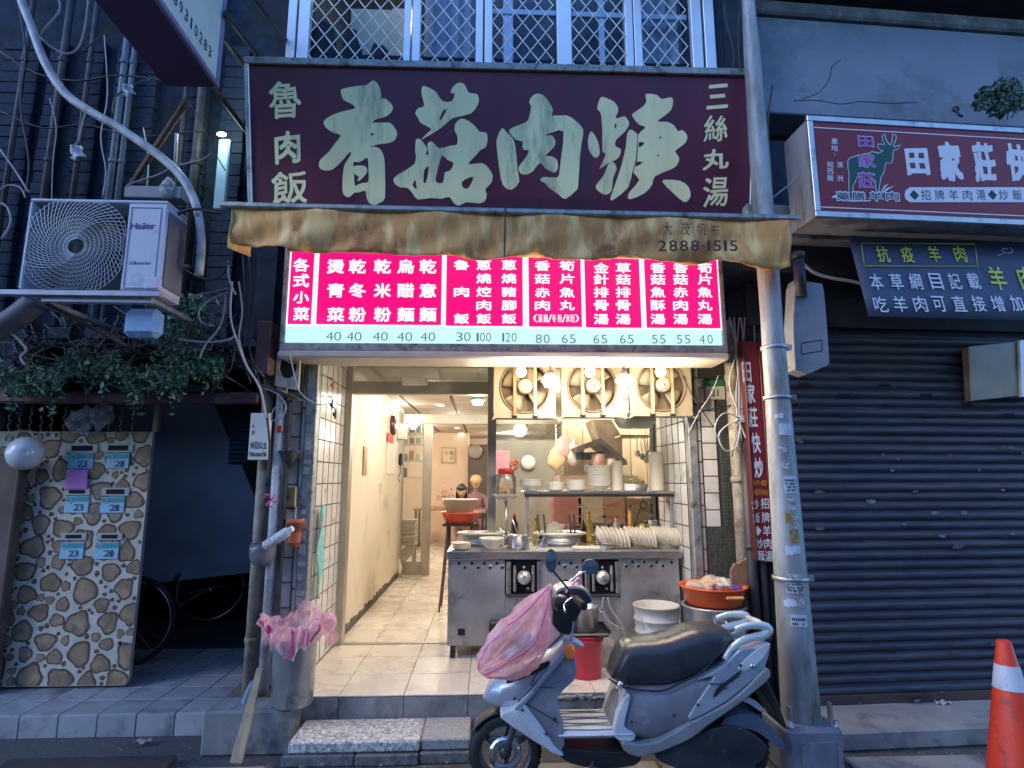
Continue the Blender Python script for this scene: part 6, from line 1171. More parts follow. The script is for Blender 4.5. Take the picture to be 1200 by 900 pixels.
m = MB(); a, b = at(464,515,7.9), at(476,497,7.9); m.box((-1.21,7.85,a.z),(b.x,8.05,b.z), .006); one(m, 'meter_box', mat('meter_grey', (.40,.37,.31), .5, var=.1), 'grey metal box high on the corridor wall before the glass door', 'box')
m = MB(); a, b = at(465,546,8.1), at(472,531,8.1); m.box((-1.21,8.05,a.z),(b.x,8.12,b.z), .02); m.tube(smooth([(b.x-.03,8.08,a.z),(b.x-.01,8.06,a.z-.08),(b.x-.05,8.06,a.z-.16),(b.x-.02,8.08,a.z-.22)]), .004, 4); one(m, 'telephone', mat('phone_black', (.02,.02,.02), .4), 'black wall telephone with a hanging cord', 'telephone')
c = atz(467,676,zf); m = MB(); m.lathe((c.x,c.y,zf), [(0,0),(.045,.0),(.047,.15),(.02,.20),(.02,.235),(0,.236)], 16); one(m, 'floor_bottle', mat('bottle_white', (.68,.62,.52), .4), 'white plastic bottle on the floor at the end of the corridor wall', 'bottle')
# rack behind the glass door
t = thing('glass_door_rack', 'white shelf rack of goods behind the glass door', 'rack', (-1.1,8.9,zf)); rk = mat('rack_white', (.70,.66,.58), .5)
xa_, xb_ = at(474,530,8.9).x, at(495,530,8.9).x
for z in [at(480,y,8.9).z for y in (495,508,521,540,560)]: m = MB(); m.box((xa_-.1,8.85,z-.01),(xb_+.05,9.2,z+.01)); m.build('shelf', rk, t)
for x in (xa_-.1, xb_+.05): m = MB(); m.box((x-.015,8.84,zf),(x+.015,8.87,2.4)); m.build('post', rk, t)
rnd = random.Random(31); gl = ['yellow packet','red tin','blue packet','white bottle','brown box','green packet','grey carton','orange tin','pale jar','dark tin']
gcol = [(.6,.45,.1),(.45,.06,.05),(.1,.2,.4),(.6,.58,.52),(.3,.18,.1),(.1,.3,.15),(.35,.35,.33),(.6,.25,.05),(.5,.5,.42),(.08,.08,.08)]
for i in range(10):
    lvl = i//3; z = at(480,(508,521,540,560)[min(3,lvl)],8.9).z+.012; x = xa_-.03+(i % 3)*.10; h = rnd.uniform(.08,.16); m = MB(); m.box((x,8.88,z),(x+.075,8.96,z+h), .01); one(m, 'grocery', mat('goods%d' % i, gcol[i], .5), gl[i]+' on the %s shelf behind the glass door' % ['top','second','third','lowest'][min(3,lvl)], 'grocery')
# stacked stools behind the door glass
for k in range(4):
    c = at(478,622,8.9); z = zf+.02+k*.11; t = thing('stool', ['lowest','second','third','topmost'][k]+' wooden stool of the stack behind the glass door', 'stool', (c.x,8.75,z)); m = MB(); m.box((c.x-.15,8.62,z+.36),(c.x+.15,8.90,z+.39), .01); m.build('seat', woodp, t)
    if k == 0:
        for sx in (-1,1):
            for sy in (-1,1): m = MB(); m.box((c.x+sx*.12-.015,8.76+sy*.11-.015,zf),(c.x+sx*.12+.015,8.76+sy*.11+.015,z+.36)); m.build('leg', woodp, t)
    else:
        m = MB(); m.box((c.x-.13,8.64,z+.30),(c.x+.13,8.88,z+.359)); m.build('apron', woodp, t)
PF_ = Frame((0,12.78,0)); a, b = PF_.uv(517,543), PF_.uv(534,524); t = thing('framed_calligraphy', 'framed sheet of calligraphy on the peach back wall', 'picture', PF_.p((a[0]+b[0])/2,0,a[1]))
m = MB(PF_)
for q0, q1 in [((a[0],-.03,a[1]),(b[0],0,a[1]+.03)),((a[0],-.03,b[1]-.03),(b[0],0,b[1])),((a[0],-.03,a[1]+.031),(a[0]+.03,0,b[1]-.031)),((b[0]-.03,-.03,a[1]+.031),(b[0],0,b[1]-.031))]: m.box(q0, q1)
m.build('frame', mat('picture_gold', (.40,.24,.08), .4, .3), t); m = MB(PF_); m.box((a[0]+.03,-.01,a[1]+.03),(b[0]-.03,-.002,b[1]-.03)); m.build('sheet', mat('sheet_cream', (.72,.62,.45), .8), t)
m = MB(PF_); line_of(m, PF_, '福', [(529,531)], (4.5,5), -.012, .02); line_of(m, PF_, '平', [(529,537.5)], (4,4.5), -.012, .02); line_of(m, PF_, '安', [(523,531)], (3,3.5), -.012, .0); m.build('brush_strokes', mat('brush_ink', (.18,.11,.07), .8), t, norm=False)
m = MB(); a, b = at(549,640,12.6), at(572,521,12.6); m.box((a.x,12.55,.25),(b.x+.6,13.2,b.z), .01); t = one(m, 'back_cabinet', mat('cabinet_dark', (.10,.075,.06), .5, var=.2), 'tall dark cabinet at the end of the back room', 'cabinet')
c = at(557,529,12.4); m = MB(); m.lathe((c.x,12.4,c.z), [(0,0),(.13,.0),(.15,.03),(.15,.10)], 20, 'y'); one(m, 'desk_fan', mat('fan_grey', (.35,.30,.26), .5), 'grey round fan mounted at the top of the dark cabinet', 'fan')
# tables in the back room
tm = mat('table_top', (.30,.17,.10), .4, var=.1)
for px, py, Y, lab in [(508,590,11.6,'dark table by the peach wall at the left of the back room'),(546,597,10.6,'dining table with two guests in the back room')]:
    c = at(px, py, Y); t = thing('dining_table', lab, 'table', (c.x,Y,zf)); m = MB(); m.box((c.x-.35,Y-.35,.98),(c.x+.35,Y+.35,1.02), .006); m.build('table_top', tm, t)
    for sx in (-1,1):
        for sy in (-1,1): m = MB(); m.box((c.x+sx*.30-.02,Y+sy*.30-.02,zf),(c.x+sx*.30+.02,Y+sy*.30+.02,.978)); m.build('leg', iron, t)
c = at(523,584,11.6); m = leaves([Vector((c.x+random.gauss(0,.09),11.6+random.gauss(0,.06),c.z+random.gauss(0,.09))) for _ in range(160)], .02, .04, random.Random(2)); o = one(m, 'flower_pot_plant', mat('pink_bloom', (.55,.22,.22), .7, var=.3), 'pinkish flowers in a vase on the left back table', 'flowers'); o['kind'] = 'thing'
# basins on a trolley inside the door
c = at(539,608,6.3); t = thing('trolley', 'small dark metal trolley standing inside the doorway', 'trolley', (c.x,6.3,zf)); zz = at(539,613,6.3).z
for sx in (-1,1):
    for sy in (-1,1): m = MB(); m.tube([(c.x+sx*.16+sx*.03,6.3+sy*.15,zf),(c.x+sx*.12,6.3+sy*.12,zz-.02)], .011, 6); m.build('leg', mat('purple_iron', (.14,.11,.14), .5, .4), t)
m = MB(); m.box((c.x-.17,6.13,zz-.02),(c.x+.17,6.47,zz)); m.build('top', iron, t)
def basin(x, Y, z, r, h, m_, lab): m = MB(); m.lathe((x,Y,z+.001), [(0,0),(r*.72,0),(r*.76,.01),(r*.95,h),(r*1.03,h+.004),(r*1.03,h+.014),(r*.93,h+.008),(r*.7,.012)], 30); return one(m, 'basin', m_, lab, 'basin')
basin(c.x, 6.3, zz, .20, .10, mat('red_basin', (.62,.09,.05), .4), 'red plastic basin on the trolley inside the doorway'); basin(c.x, 6.3, zz+.105, .19, .13, mat('grey_basin', (.45,.42,.36), .45, var=.12), 'grey plastic basin stacked in the red basin')

# more clutter on and behind the worktop
rnd = random.Random(101)
def bottle_(px, Y, z, r, h, m_, lab, capm=None):
    x = at(px, 600, Y).x; t = thing('bottle', lab, 'bottle', (x,Y,z)); m = MB(); m.lathe((x,Y,z+.001), [(0,0),(r*.95,0),(r,.01),(r,h*.62),(r*.45,h*.80),(r*.4,h*.93),(0,h*.93)], 16); m.build('body', m_, t); m = MB(); m.lathe((x,Y,z+h*.931), [(r*.46,0),(r*.46,h*.08),(0,h*.085)], 12); m.build('cap', capm or MATS['red_lid'], t)
soy = mat('soy_sauce', (.05,.02,.012), .12, coat=.3); oil = mat('oil_yellow', (.55,.38,.06), .15, coat=.3); clr = film('clear_film', (.75,.78,.85), .35, .12)
for px, r, h, m_, lab, cp in [(603,.032,.24,soy,'dark soy sauce bottle standing behind the small steel pot',None),(628,.030,.20,oil,'yellow oil bottle left of the strainers',None),(690,.034,.26,oil,'tall yellow oil bottle between the broth pan and lidded pot',MATS['orange_plastic']),(683,.028,.19,soy,'short dark sauce bottle right of the broth pan',None),(722,.030,.22,mat('vinegar', (.62,.58,.5), .2),'pale vinegar bottle behind the lidded pot',MATS['red_lid']),(777,.034,.27,mat('milk_bottle', (.66,.62,.54), .3),'milky bottle at the right end behind the tipped bowls',MATS['navy_print'])]: bottle_(px, CY+.60, ctop, r, h, m_, lab, cp)
for px, w_, h_, col, lab in [(645,.10,.10,(.62,.60,.55),'white open tub behind the broth pan'),(662,.07,.15,(.55,.25,.20),'pinkish spice tin behind the broth pan'),(704,.09,.13,(.30,.28,.25),'grey tin behind the lidded pot'),(742,.12,.11,(.52,.38,.20),'tan box behind the brass-coloured pot'),(764,.08,.18,(.40,.42,.40),'grey canister behind the brass-coloured pot')]:
    x = at(px,600,CY+.64).x; m = MB(); m.lathe((x,CY+.62,ctop+.001), [(0,.0),(w_*.46,0),(w_*.5,h_),(w_*.46,h_),(w_*.42,.01),(0,.008)], 18); one(m, 'tub', mat('tub%d' % px, col, .45, var=.15), lab, 'container')
for k, (px, c_, lab) in enumerate([(660,(.62,.38,.34),'pink plastic bag hung on the left of the kitchen wall'),(672,(.60,.58,.52),'white plastic bag hung on the kitchen wall'),(652,(.66,.50,.30),'tan paper bag hung at the edge of the kitchen wall')]):
    c = at(px, 525+6*k, 6.9); m = MB(); m.ell(tuple(c), (.10,.05,.16), 16, 12, lambda q: tuple(Vector(q)+Vector((noise.noise(Vector(q)*13)*.05, 0, noise.noise(Vector(q)*15)*.05)))); one(m, 'hanging_bag', mat('hbag%d' % k, c_, .5, var=.2), lab, 'bag')
KB = Frame((0,6.6,0))
for i, (px, py, w_, h_, c_, lab) in enumerate([(655,590,.30,.34,(.50,.22,.20),'rosy crate stacked in the kitchen below the shelf line'),(680,592,.28,.30,(.62,.52,.38),'cream crate in the kitchen below the shelf line'),(705,590,.26,.36,(.55,.33,.22),'terracotta coloured crate in the kitchen below the shelf line'),(730,594,.30,.26,(.40,.30,.20),'brown carton in the kitchen below the shelf line'),(752,588,.22,.40,(.66,.60,.5),'pale carton at the right of the kitchen')]):
    u, v = KB.uv(px, py); t = thing('crate', lab, 'crate', (u,6.0,v-h_/2)); m = MB(); m.box((u-w_/2,5.9,v-h_/2),(u+w_/2,6.14,v+h_/2), .012); m.build('body', mat('crate%d' % i, c_, .55, var=.15), t)
    for k in range(3): m = MB(); z = v-h_/2+h_*(k+.7)/3.2; m.box((u-w_/2-.006,5.892,z),(u+w_/2+.006,5.899,z+.015)); m.build('rib', mat('crate%d' % i, c_), t)
m = MB(); m.box((at(640,600,6.6).x,5.85,.25),(2.0,6.3,KB.uv(700,606)[1]-.06)); one(m, 'work_bench', mat('bench_steel', (.35,.33,.30), .4, .6, var=.2), 'low steel bench in the kitchen under the crates', 'bench')
# ================= scooter =================
QY = 3.28; Q = Frame((0,QY,0)); uv = Q.uv
sc_b = mat('scooter_blue', (.43,.48,.56), .3, .35, var=.10, scale=4, coat=.5, dirt=((.20,.24,.30), .35, 12), rvar=.1)
sc_g = mat('scooter_grey', (.22,.225,.25), .45, .1, var=.25, scale=5, dirt=((.36,.38,.42), .45, 6), rvar=.12)
sc_l = mat('scooter_light', (.64,.66,.68), .45, .1, var=.12, scale=8, dirt=((.22,.22,.22), .35, 14))
sc_k = mat('scooter_black', (.022,.024,.028), .38, var=.3, coat=.15)
seat_m = mat('seat_vinyl', (.040,.045,.052), .28, var=.25, scale=8, bump=.12, bscale=220, rvar=.08)
scooter = thing('scooter', 'small blue-grey scooter with a black seat parked in front of the noodle shop', 'scooter', (uv(720,800)[0],QY,0)); SC = scooter
def side(pts, d0, d1, name, m_, par=SC, bev=.006, k=2, sub=0, dd=None):
    """panel cut from its side outline (photo pixels), between depths d0 and d1"""
    L = [uv(x, y) for x, y in pts]
    if k > 1: L = smooth2(L, k)
    m = MB(Q); m.prism(L, d0, d1); o = m.build(name, m_, par); 
    q = o.modifiers.new('b', 'BEVEL'); q.width = bev; q.segments = 3; q.limit_method = 'ANGLE'; q.angle_limit = .6
    for p in o.data.polygons: p.use_smooth = True
    q = o.modifiers.new('w', 'WEIGHTED_NORMAL'); return o
def interp(L, x):
    for (a, b), (c, d) in zip(L, L[1:]):
        if a <= x <= c: return b+(d-b)*(x-a)/(c-a)
    return L[0][1] if x < L[0][0] else L[-1][1]
def loft(top, bot, wid, name, m_, par=SC, n=26, k=20, p=.75, dc=0, ptop=None):
    """body swept along its length: top and bottom edges in photo pixels (x,y), half-widths (x,w) in metres"""
    x0, x1 = top[0][0], top[-1][0]
    def fn(a, b):
        x = x0+(x1-x0)*b; T_, B_ = uv(x, interp(top, x)), uv(x, interp(bot, x)); w_ = interp(wid, x); th_ = 2*math.pi*a; c, s_ = math.cos(th_), math.sin(th_)
        sg = lambda v, e: math.copysign(abs(v)**e, v)
        mid = (T_[1]+B_[1])/2; h = (T_[1]-B_[1])/2
        return (T_[0], dc+w_*sg(c, p), mid+h*sg(s_, p))
    m = MB(Q); m.grid(fn, k, n); v0 = len(m.v)
    m.f.append(tuple(range(0, k))); m.f.append(tuple(n*(k+1)+i for i in range(k))[::-1]); o = m.build(name, m_, par); return o
# wheels
def wheel(px, py, r, d, w_, par):
    u, v = uv(px, py); v = r+.002; m = MB(Q)
    m.lathe((u,d,v), [(r*.70,-w_),(r*.86,-w_*1.1),(r*.97,-w_*.75),(r,-w_*.25),(r,w_*.25),(r*.97,w_*.75),(r*.86,w_*1.1),(r*.70,w_)], 40, 'y'); wh = m.build('wheel', black_rubber, par)
    m = MB(Q); m.lathe((u,d,v), [(r*.70,-w_*.9),(r*.66,-w_*.85),(r*.64,0),(r*.66,w_*.85),(r*.70,w_*.9)], 36, 'y')
    for k in range(3):
        a = k*2.094+.5; c, s_ = math.cos(a), math.sin(a); m.tube([(u+.03*c,d,v+.03*s_),(u+r*.66*c,d,v+r*.66*s_)], [.022,.014], 8)
    m.lathe((u,d,v), [(0,-w_*1.0),(.03,-w_*.95),(.035,w_*.9),(0,w_)], 18, 'y'); m.build('rim', mat('alloy_rim', (.22,.23,.25), .45, .6, var=.2, dirt=((.07,.06,.06), .5, 10)), wh)
    m = MB(Q)
    for k in range(40):
        a = k*math.pi/20; c, s_ = math.cos(a), math.sin(a); m.box((u+r*.985*c-.004,d-w_*.7,v+r*.985*s_-.004),(u+r*.985*c+.004,d+w_*.7,v+r*.985*s_+.004))
    m.build('tread', black_rubber, wh, kind='stuff')
    m = MB(Q); m.lathe((u,d-w_*1.25,v), [(.045,0),(.085,.0),(.085,.004),(.045,.004)], 24, 'y'); m.build('brake_disc', chrome, wh); return u, v
wu, wv_ = wheel(592,868,.188,0,.045,SC); wheel(858,875,.188,0,.05,SC)
m = MB(Q); h0 = uv(656,742)
for sy in (-.06, .06): m.tube([(wu,sy,wv_),(wu+.05,sy,wv_+.16),(uv(604,815)[0],sy*.8,uv(604,815)[1])], .017, 10)
m.tube([(uv(604,815)[0],0,uv(604,815)[1]),(h0[0],0,h0[1])], .028, 10); m.build('fork', mat('fork_grey', (.12,.13,.15), .4, .5), SC)
m = MB(Q); m.grid(lambda a, b: (wu+(.205+.004*math.cos(b*6))*math.cos(.55+a*2.0), (b-.5)*.11, wv_+.205*math.sin(.55+a*2.0)-.02*abs(b-.5)), 16, 6); m.build('front_fender', sc_k, SC, solid=.004)
# front cowl: blue nose, swept and rounded
loft([(566,815),(572,800),(580,790),(600,779),(625,768),(645,756),(660,741)], [(566,818),(572,822),(580,826),(600,828),(612,818),(625,802),(645,777),(660,749)], [(566,.01),(572,.06),(585,.115),(610,.15),(640,.155),(655,.13),(660,.11)], 'front_cowl', sc_b, p=.85)
side([(601,816),(613,812),(648,862),(640,862),(622,852),(585,826),(596,819)], -.165, .165, 'lower_cowl', sc_l, bev=.012)
side([(665,748),(668,758),(671,774),(667,787),(649,806),(655,832),(657,858),(650,864),(640,856),(603,816),(621,799),(642,772),(657,752)], -.150, .15, 'leg_shield', sc_g, bev=.02)
side([(660,741),(666,748),(643,775),(622,801),(606,817),(601,815),(619,797),(641,770),(655,750)], -.168, -.150, 'shield_edge', sc_b, bev=.005)
side([(640,763),(636,772),(609,784),(592,789),(598,781),(620,771)], -.163, -.148, 'cowl_vent', sc_k, bev=.004)
side([(603,818),(650,862),(655,868),(640,863),(606,830)], .10, -.17, 'under_cowl', sc_l, bev=.008)
# headset
side([(645,698),(655,689),(668,686),(680,688),(688,696),(690,702),(682,706),(676,716),(664,740),(657,738),(646,730),(646,712)], -.085, .085, 'headset_cowl', sc_k, bev=.03)
side([(650,690),(658,685),(672,684),(684,688),(690,695),(684,700),(668,695),(652,697)], -.075, .075, 'headset_top', mat('headset_metal', (.40,.42,.40), .35, .3, var=.2), bev=.02)
hu, hv = uv(672,694); m = MB(Q); m.tube(smooth([(hu,-.34,hv+.0),(hu-.02,-.25,hv+.01),(hu-.03,-.1,hv+.0),(hu-.03,.1,hv),(hu-.02,.25,hv+.01),(hu,.34,hv)]), .013, 8); m.build('handlebar', chrome, SC)
for sy in (-1,1):
    m = MB(Q); m.tube([(hu-.02,sy*.23,hv+.01),(hu,sy*.35,hv-.002)], .019, 12)
    for k in range(6): m.tube([(hu-.017+.003*k,sy*(.24+.017*k),hv+.009-.002*k),(hu-.016+.003*k,sy*(.245+.017*k),hv+.009-.002*k)], .021, 12)
    m.build('grip', black_rubber, SC)
    m = MB(Q); m.tube(smooth([(hu-.03,sy*.18,hv+.01),(hu-.08,sy*.24,hv-.01),(hu-.09,sy*.33,hv-.03)]), .006, 6); m.build('brake_lever', chrome, SC)
m = MB(Q); c = uv(652,698); m.lathe((c[0],-.20,c[1]), [(0,-.02),(.03,-.015),(.042,.02),(.03,.07),(0,.08)], 16, 'y'); m.build('switch_pod', sc_k, SC)
mirm = mat('mirror_glass', (.75,.85,.88), .05, 1, var=.02, rvar=0)
def mirror(px, py, rx, ry, d, base, lab, yaw):
    u, v = uv(px, py, d); t_ = MB(Q); t_.ell((u,d,v), (rx,.018,ry), 20, 10, lambda q: (q[0]+yaw*(q[1]-d), q[1], q[2])); h_ = t_.build('mirror', sc_k, SC)
    m = MB(Q); m.lathe((u,d-.0185,v), [(0,.0),(rx*.86,.002)], 24, 'y', sy=ry/rx); m.build('mirror_glass', mirm, h_)
    m = MB(Q); m.tube(smooth([(u,d,v-ry*.7),(uv(*base, d)[0],d*.9,(v+uv(*base, d)[1])/2),(hu-.02,d*.62,hv+.01)]), .006, 8); m.build('mirror_stem', chrome if px > 660 else sc_k, h_)
mirror(646,657,.030,.058,-.27,(648,680),'',.3); mirror(691.5,664,.052,.045,.27,(680,676),'',.2)
# signal lamp
c = uv(667,762,-.15); m = MB(Q); m.ell((c[0],-.16,c[1]), (.030,.022,.042), 14, 10); m.build('signal_lamp', mat('orange_lens', (.80,.20,.03), .15, coat=.6, emit=(1,.25,.03), estr=.03), SC)
c = uv(673,753,-.15); m = MB(Q); m.ell((c[0],-.12,c[1]), (.055,.03,.020), 12, 8, lambda q: (q[0], q[1], q[2]-.45*(q[0]-c[0]))); m.build('lamp_bracket', sc_l, SC)
# floorboard
fz = uv(690,857,-.14)[1]; fa, fb = uv(652,860,-.14)[0], uv(738,860,-.14)[0]
m = MB(Q); m.box((fa,-.155,fz-.03),(fb+.02,.155,fz), .014); m.build('floorboard', sc_l, SC)
for k in range(7): m = MB(Q); y = -.12+k*.04; m.tube(smooth([(fa+.03,y,fz+.001),((fa+fb)/2,y+.012*(1 if k % 2 else -1),fz+.003),(fb-.04,y,fz+.001)]), .0035, 5); m.build('tread_rib', mat('rib_grey', (.20,.21,.22), .6), SC)
for u_, y in [(fa+.04,-.13),(fa+.04,.13),(fb-.05,-.13),(fb-.05,.13)]: m = MB(Q); m.lathe((u_,y,fz+.001), [(0,.004),(.008,.003),(.009,0)], 10); m.build('floor_bolt', sc_k, SC)
side([(650,864),(700,869),(738,868),(745,874),(738,884),(700,888),(664,882),(652,872)], -.12, .12, 'belly_pan', sc_k, bev=.02)
# rear body
loft([(712,838),(722,806),(735,797),(775,794),(806,783),(835,768),(862,752),(880,748),(890,742)], [(712,843),(722,853),(735,858),(760,860),(796,842),(835,814),(862,794),(880,781),(890,765)], [(712,.10),(722,.135),(750,.15),(800,.15),(840,.135),(870,.11),(890,.06)], 'side_panel', sc_g, p=.62)
side([(712,842),(724,806),(731,803),(728,818),(724,838),(736,846),(734,853),(718,853)], -.150, .150, 'tunnel_front', sc_l, bev=.015)
side([(796,830),(800,818),(810,803),(824,781),(806,785),(835,770),(852,752),(872,750),(886,744),(880,772),(866,785),(835,810)], -.160, -.125, 'swoosh_panel', sc_b, bev=.008); side([(796,830),(800,818),(810,803),(824,781),(806,785),(835,770),(852,752),(872,750),(886,744),(880,772),(866,785),(835,810)], .125, .160, 'swoosh_panel', sc_b, bev=.008)
side([(822,804),(826,794),(838,785),(853,774),(850,781),(838,790),(828,800)], -.165, -.158, 'panel_slot', sc_k, bev=.002)
side([(886,744),(881,757),(866,772),(854,775),(850,771),(858,762),(872,750)], -.164, -.120, 'tail_panel', sc_l, bev=.008)
side([(881,771),(886,778),(882,786),(850,812),(815,836),(800,848),(765,864),(738,870),(722,862),(722,852),(740,856),(765,850),(796,832),(835,812),(862,790)], -.168, .168, 'lower_trim', mat('trim_grey', (.26,.27,.28), .5, .1, var=.15, dirt=((.15,.14,.13), .4, 8)), bev=.01)
# seat
loft([(713,787),(716,776),(720,766),(727,752),(735,748),(748,746),(765,744.5),(779,741),(795,735),(806,731.5),(822,730),(838,730.5),(848,735),(855,744),(857,748)], [(713,790),(716,793),(720,795),(727,797),(745,798),(775,797),(800,788),(820,777),(838,762),(848,754),(857,750)], [(713,.06),(718,.10),(727,.125),(745,.135),(780,.150),(810,.150),(835,.13),(850,.10),(857,.05)], 'seat', seat_m, p=.72, n=46, k=28)
m = MB(Q); L = [(715,788),(730,796),(760,798),(778,796.5),(800,787),(820,777),(840,762)]; m.tube(smooth([(uv(x, y, -.13)[0], -interp([(715,.09),(745,.137),(780,.150),(820,.142),(840,.12)], x)-.002, uv(x, y, 0)[1]) for x, y in L]), .005, 6); m.build('seat_piping', sc_k, SC)
c = uv(725.5,800,-.12); m = MB(Q); m.lathe((c[0]-.0,-.155,c[1]), [(0,0),(.014,.002),(.016,.02),(0,.03)], 14, 'y'); m.tube(smooth([(c[0],-.15,c[1]),(c[0]-.02,-.16,c[1]-.01),(c[0]-.015,-.16,c[1]-.03)]), .005, 6); m.build('helmet_hook', chrome, SC)
# grab rail loop
def rail(d): 
    P = [(838,764),(846,752),(862,742),(880,738),(888,733),(886,728),(876,726),(862,727),(850,731)]
    return [(*[uv(x, y)[0]], d*(1-.25*(i > 4)), uv(x, y)[1]) for i, (x, y) in enumerate(P)]
for sgn in (-1, 1): m = MB(Q); m.tube(smooth([(a, sgn*.125, c) for a, b, c in rail(1)]), [.013+.009*math.sin(math.pi*i/24) for i in range(25)], 12); m.build('grab_rail', mat('rail_pale', (.62,.68,.66), .35, .3, var=.08), SC)
a = uv(886,730); m = MB(Q); m.tube([(a[0],-.125,a[1]),(a[0]+.012,0,a[1]+.004),(a[0],.125,a[1])], .017, 10); m.build('rail_bridge', MATS['rail_pale'], SC)
# engine, guard, tail lamp, mudflap
side([(760,866),(790,848),(812,845),(838,838),(860,842),(880,856),(884,868),(868,884),(830,890),(790,886),(765,878)], -.14, -.02, 'engine_cover', mat('engine_dark', (.05,.055,.065), .45, .4, var=.4, dirt=((.12,.12,.12), .3, 12)), bev=.02)
side([(838,832),(858,826),(880,832),(898,848),(908,866),(896,862),(878,848),(858,842),(836,848)], -.12, .08, 'wheel_guard', mat('guard_blue', (.09,.12,.18), .5, .2, var=.2), bev=.012)
m = MB(Q); e0, e1 = uv(822,812), uv(840,845)
for k in range(8): f = k/7; m.lathe((e0[0]+(e1[0]-e0[0])*f,-.07,e0[1]+(e1[1]-e0[1])*f), [(.0,-.03),(.028,-.03),(.028,.05),(0,.05)], 12, 'y') if 0 else m.box((e0[0]+(e1[0]-e0[0])*f-.03,-.10,e0[1]+(e1[1]-e0[1])*f-.004),(e0[0]+(e1[0]-e0[0])*f+.05,.05,e0[1]+(e1[1]-e0[1])*f+.005))
m.build('cooling_fins', sc_k, SC, kind='stuff')
side([(846,812),(850,804),(862,800),(868,808),(862,815),(850,817)], -.06, .06, 'tail_lamp', mat('red_lens', (.45,.01,.03), .15, coat=.6), bev=.01)
side([(862,816),(872,813),(884,820),(892,830),(884,828),(872,820)], -.06, .06, 'lamp_housing', sc_l, bev=.006)
side([(878,782),(884,783),(890,790),(902,815),(913,846),(909,845),(894,818),(880,798)], -.09, .09, 'mudflap', sc_k, bev=.006, k=1)
c = uv(881,780,-.16); m = MB(Q); m.ell((c[0],-.165,c[1]), (.014,.012,.014), 10, 8); m.build('reflector', chrome, SC)
m = MB(Q); a, b = uv(690,878), uv(676,905); m.tube(smooth([(a[0],-.13,a[1]),(b[0]+.02,-.17,b[1]+.03),(b[0]-.02,-.19,.02)]), .010, 8); m.tube([(b[0]-.05,-.19,.02),(b[0]+.02,-.19,.02)], .012, 8); m.build('side_stand', iron, SC)
m = MB(Q); a = uv(806,870); m.tube(smooth([(a[0]-.1,.14,a[1]),(a[0]+.1,.16,a[1]-.01),(a[0]+.34,.17,a[1]+.03)]), [.02,.02,.02,.04,.04,.04,.035], 12); m.build('exhaust', mat('exhaust_steel', (.15,.15,.15), .5, .7), SC)
# small licence plate behind is turned away; white cord on the steering stem
m = MB(Q); m.tube(smooth([(uv(669,723)[0],-.10,uv(669,723)[1]),(uv(666,735)[0],-.14,uv(666,735)[1]),(uv(663,745)[0],-.15,uv(663,745)[1])]), .005, 6); m.build('cable', MATS['pale_cable'], SC)
# pink carrier bag hanging from the handlebar
pb = film('bag_pink', (1,.66,.64), .62, .14)
path = [(646,684,.008),(642,692,.022),(636,706,.055),(629,722,.09),(620,738,.115),(608,752,.125),(595,764,.12),(583,774,.10),(572,781,.07),(565,786,.03),(562,787,.004)]
def bagfn(a, b):
    f = b*(len(path)-1); i = min(int(f), len(path)-2); t_ = f-i; px, py, r = [path[i][k]+(path[i+1][k]-path[i][k])*t_ for k in range(3)]
    u, v = uv(px, py, -.22); th_ = a*2*math.pi; dx, dz = .72, .70; nn = noise.noise(Vector((math.cos(th_)*2.2, math.sin(th_)*2.2, b*5)))
    k = r*(1+.22*nn+.07*math.sin(th_*9+b*6)+.10*noise.noise(Vector((math.cos(th_)*7, math.sin(th_)*7, b*16)))+.05*abs(math.sin(th_*15+b*11))); return (u+k*math.cos(th_)*.72, -.24+k*math.sin(th_)*.8, v-k*math.cos(th_)*.70)
m = MB(Q); m.grid(bagfn, 90, 60, sm=False); bag = one(m, 'carrier_bag', pb, 'pink striped plastic bag bulging from the scooter handlebar over its nose', 'carrier bag', norm=False)
m = MB(Q)
for a_ in (.60,.78,.92):
    m.tube([Vector(bagfn(a_+.02*math.sin(b_*7), b_))+Vector((0,-.003,0)) for b_ in [i/20 for i in range(1, 19)]], .0045, 5, caps=False)
q = m.build('bag_stripe', mat('stripe_rose', (.80,.22,.42), .4), None, kind='stuff'); q.parent = bag; q.location = -Vector(bag.location)
m = MB(Q); u, v = uv(606,757,-.22); m.ell((u,-.23,v), (.085,.05,.052), 16, 10, lambda q: (q[0]+.3*(q[2]-v)*0, q[1], q[2]+.5*(q[0]-u))); q = m.build('bag_contents', mat('dark_goods', (.10,.10,.13), .5, var=.3), None); q.parent = bag; q.location = -Vector(bag.location)
m = MB(Q); P = [uv(x, y, -.16) for x, y in [(640,722),(656,742),(640,758),(617,764),(620,745)]]; m.prism(P, -.19, -.175); one(m, 'rain_sheet', film('sheet_pink', (.85,.68,.70), .7, .25), 'pale pink folded plastic tucked behind the bag on the scooter front', 'plastic sheet')
m = MB(Q); m.tube(smooth([(uv(660,690)[0],-.1,uv(660,690)[1]),(uv(668,684)[0],-.05,uv(668,684)[1]),(uv(678,679)[0],.0,uv(678,679)[1]+.005),(uv(679,686)[0],.02,uv(679,686)[1])]), .007, 6); one(m, 'bag_strap', mat('stripe_rose', (.8,.22,.42)), 'pink strap looped over the scooter headset', 'strap')
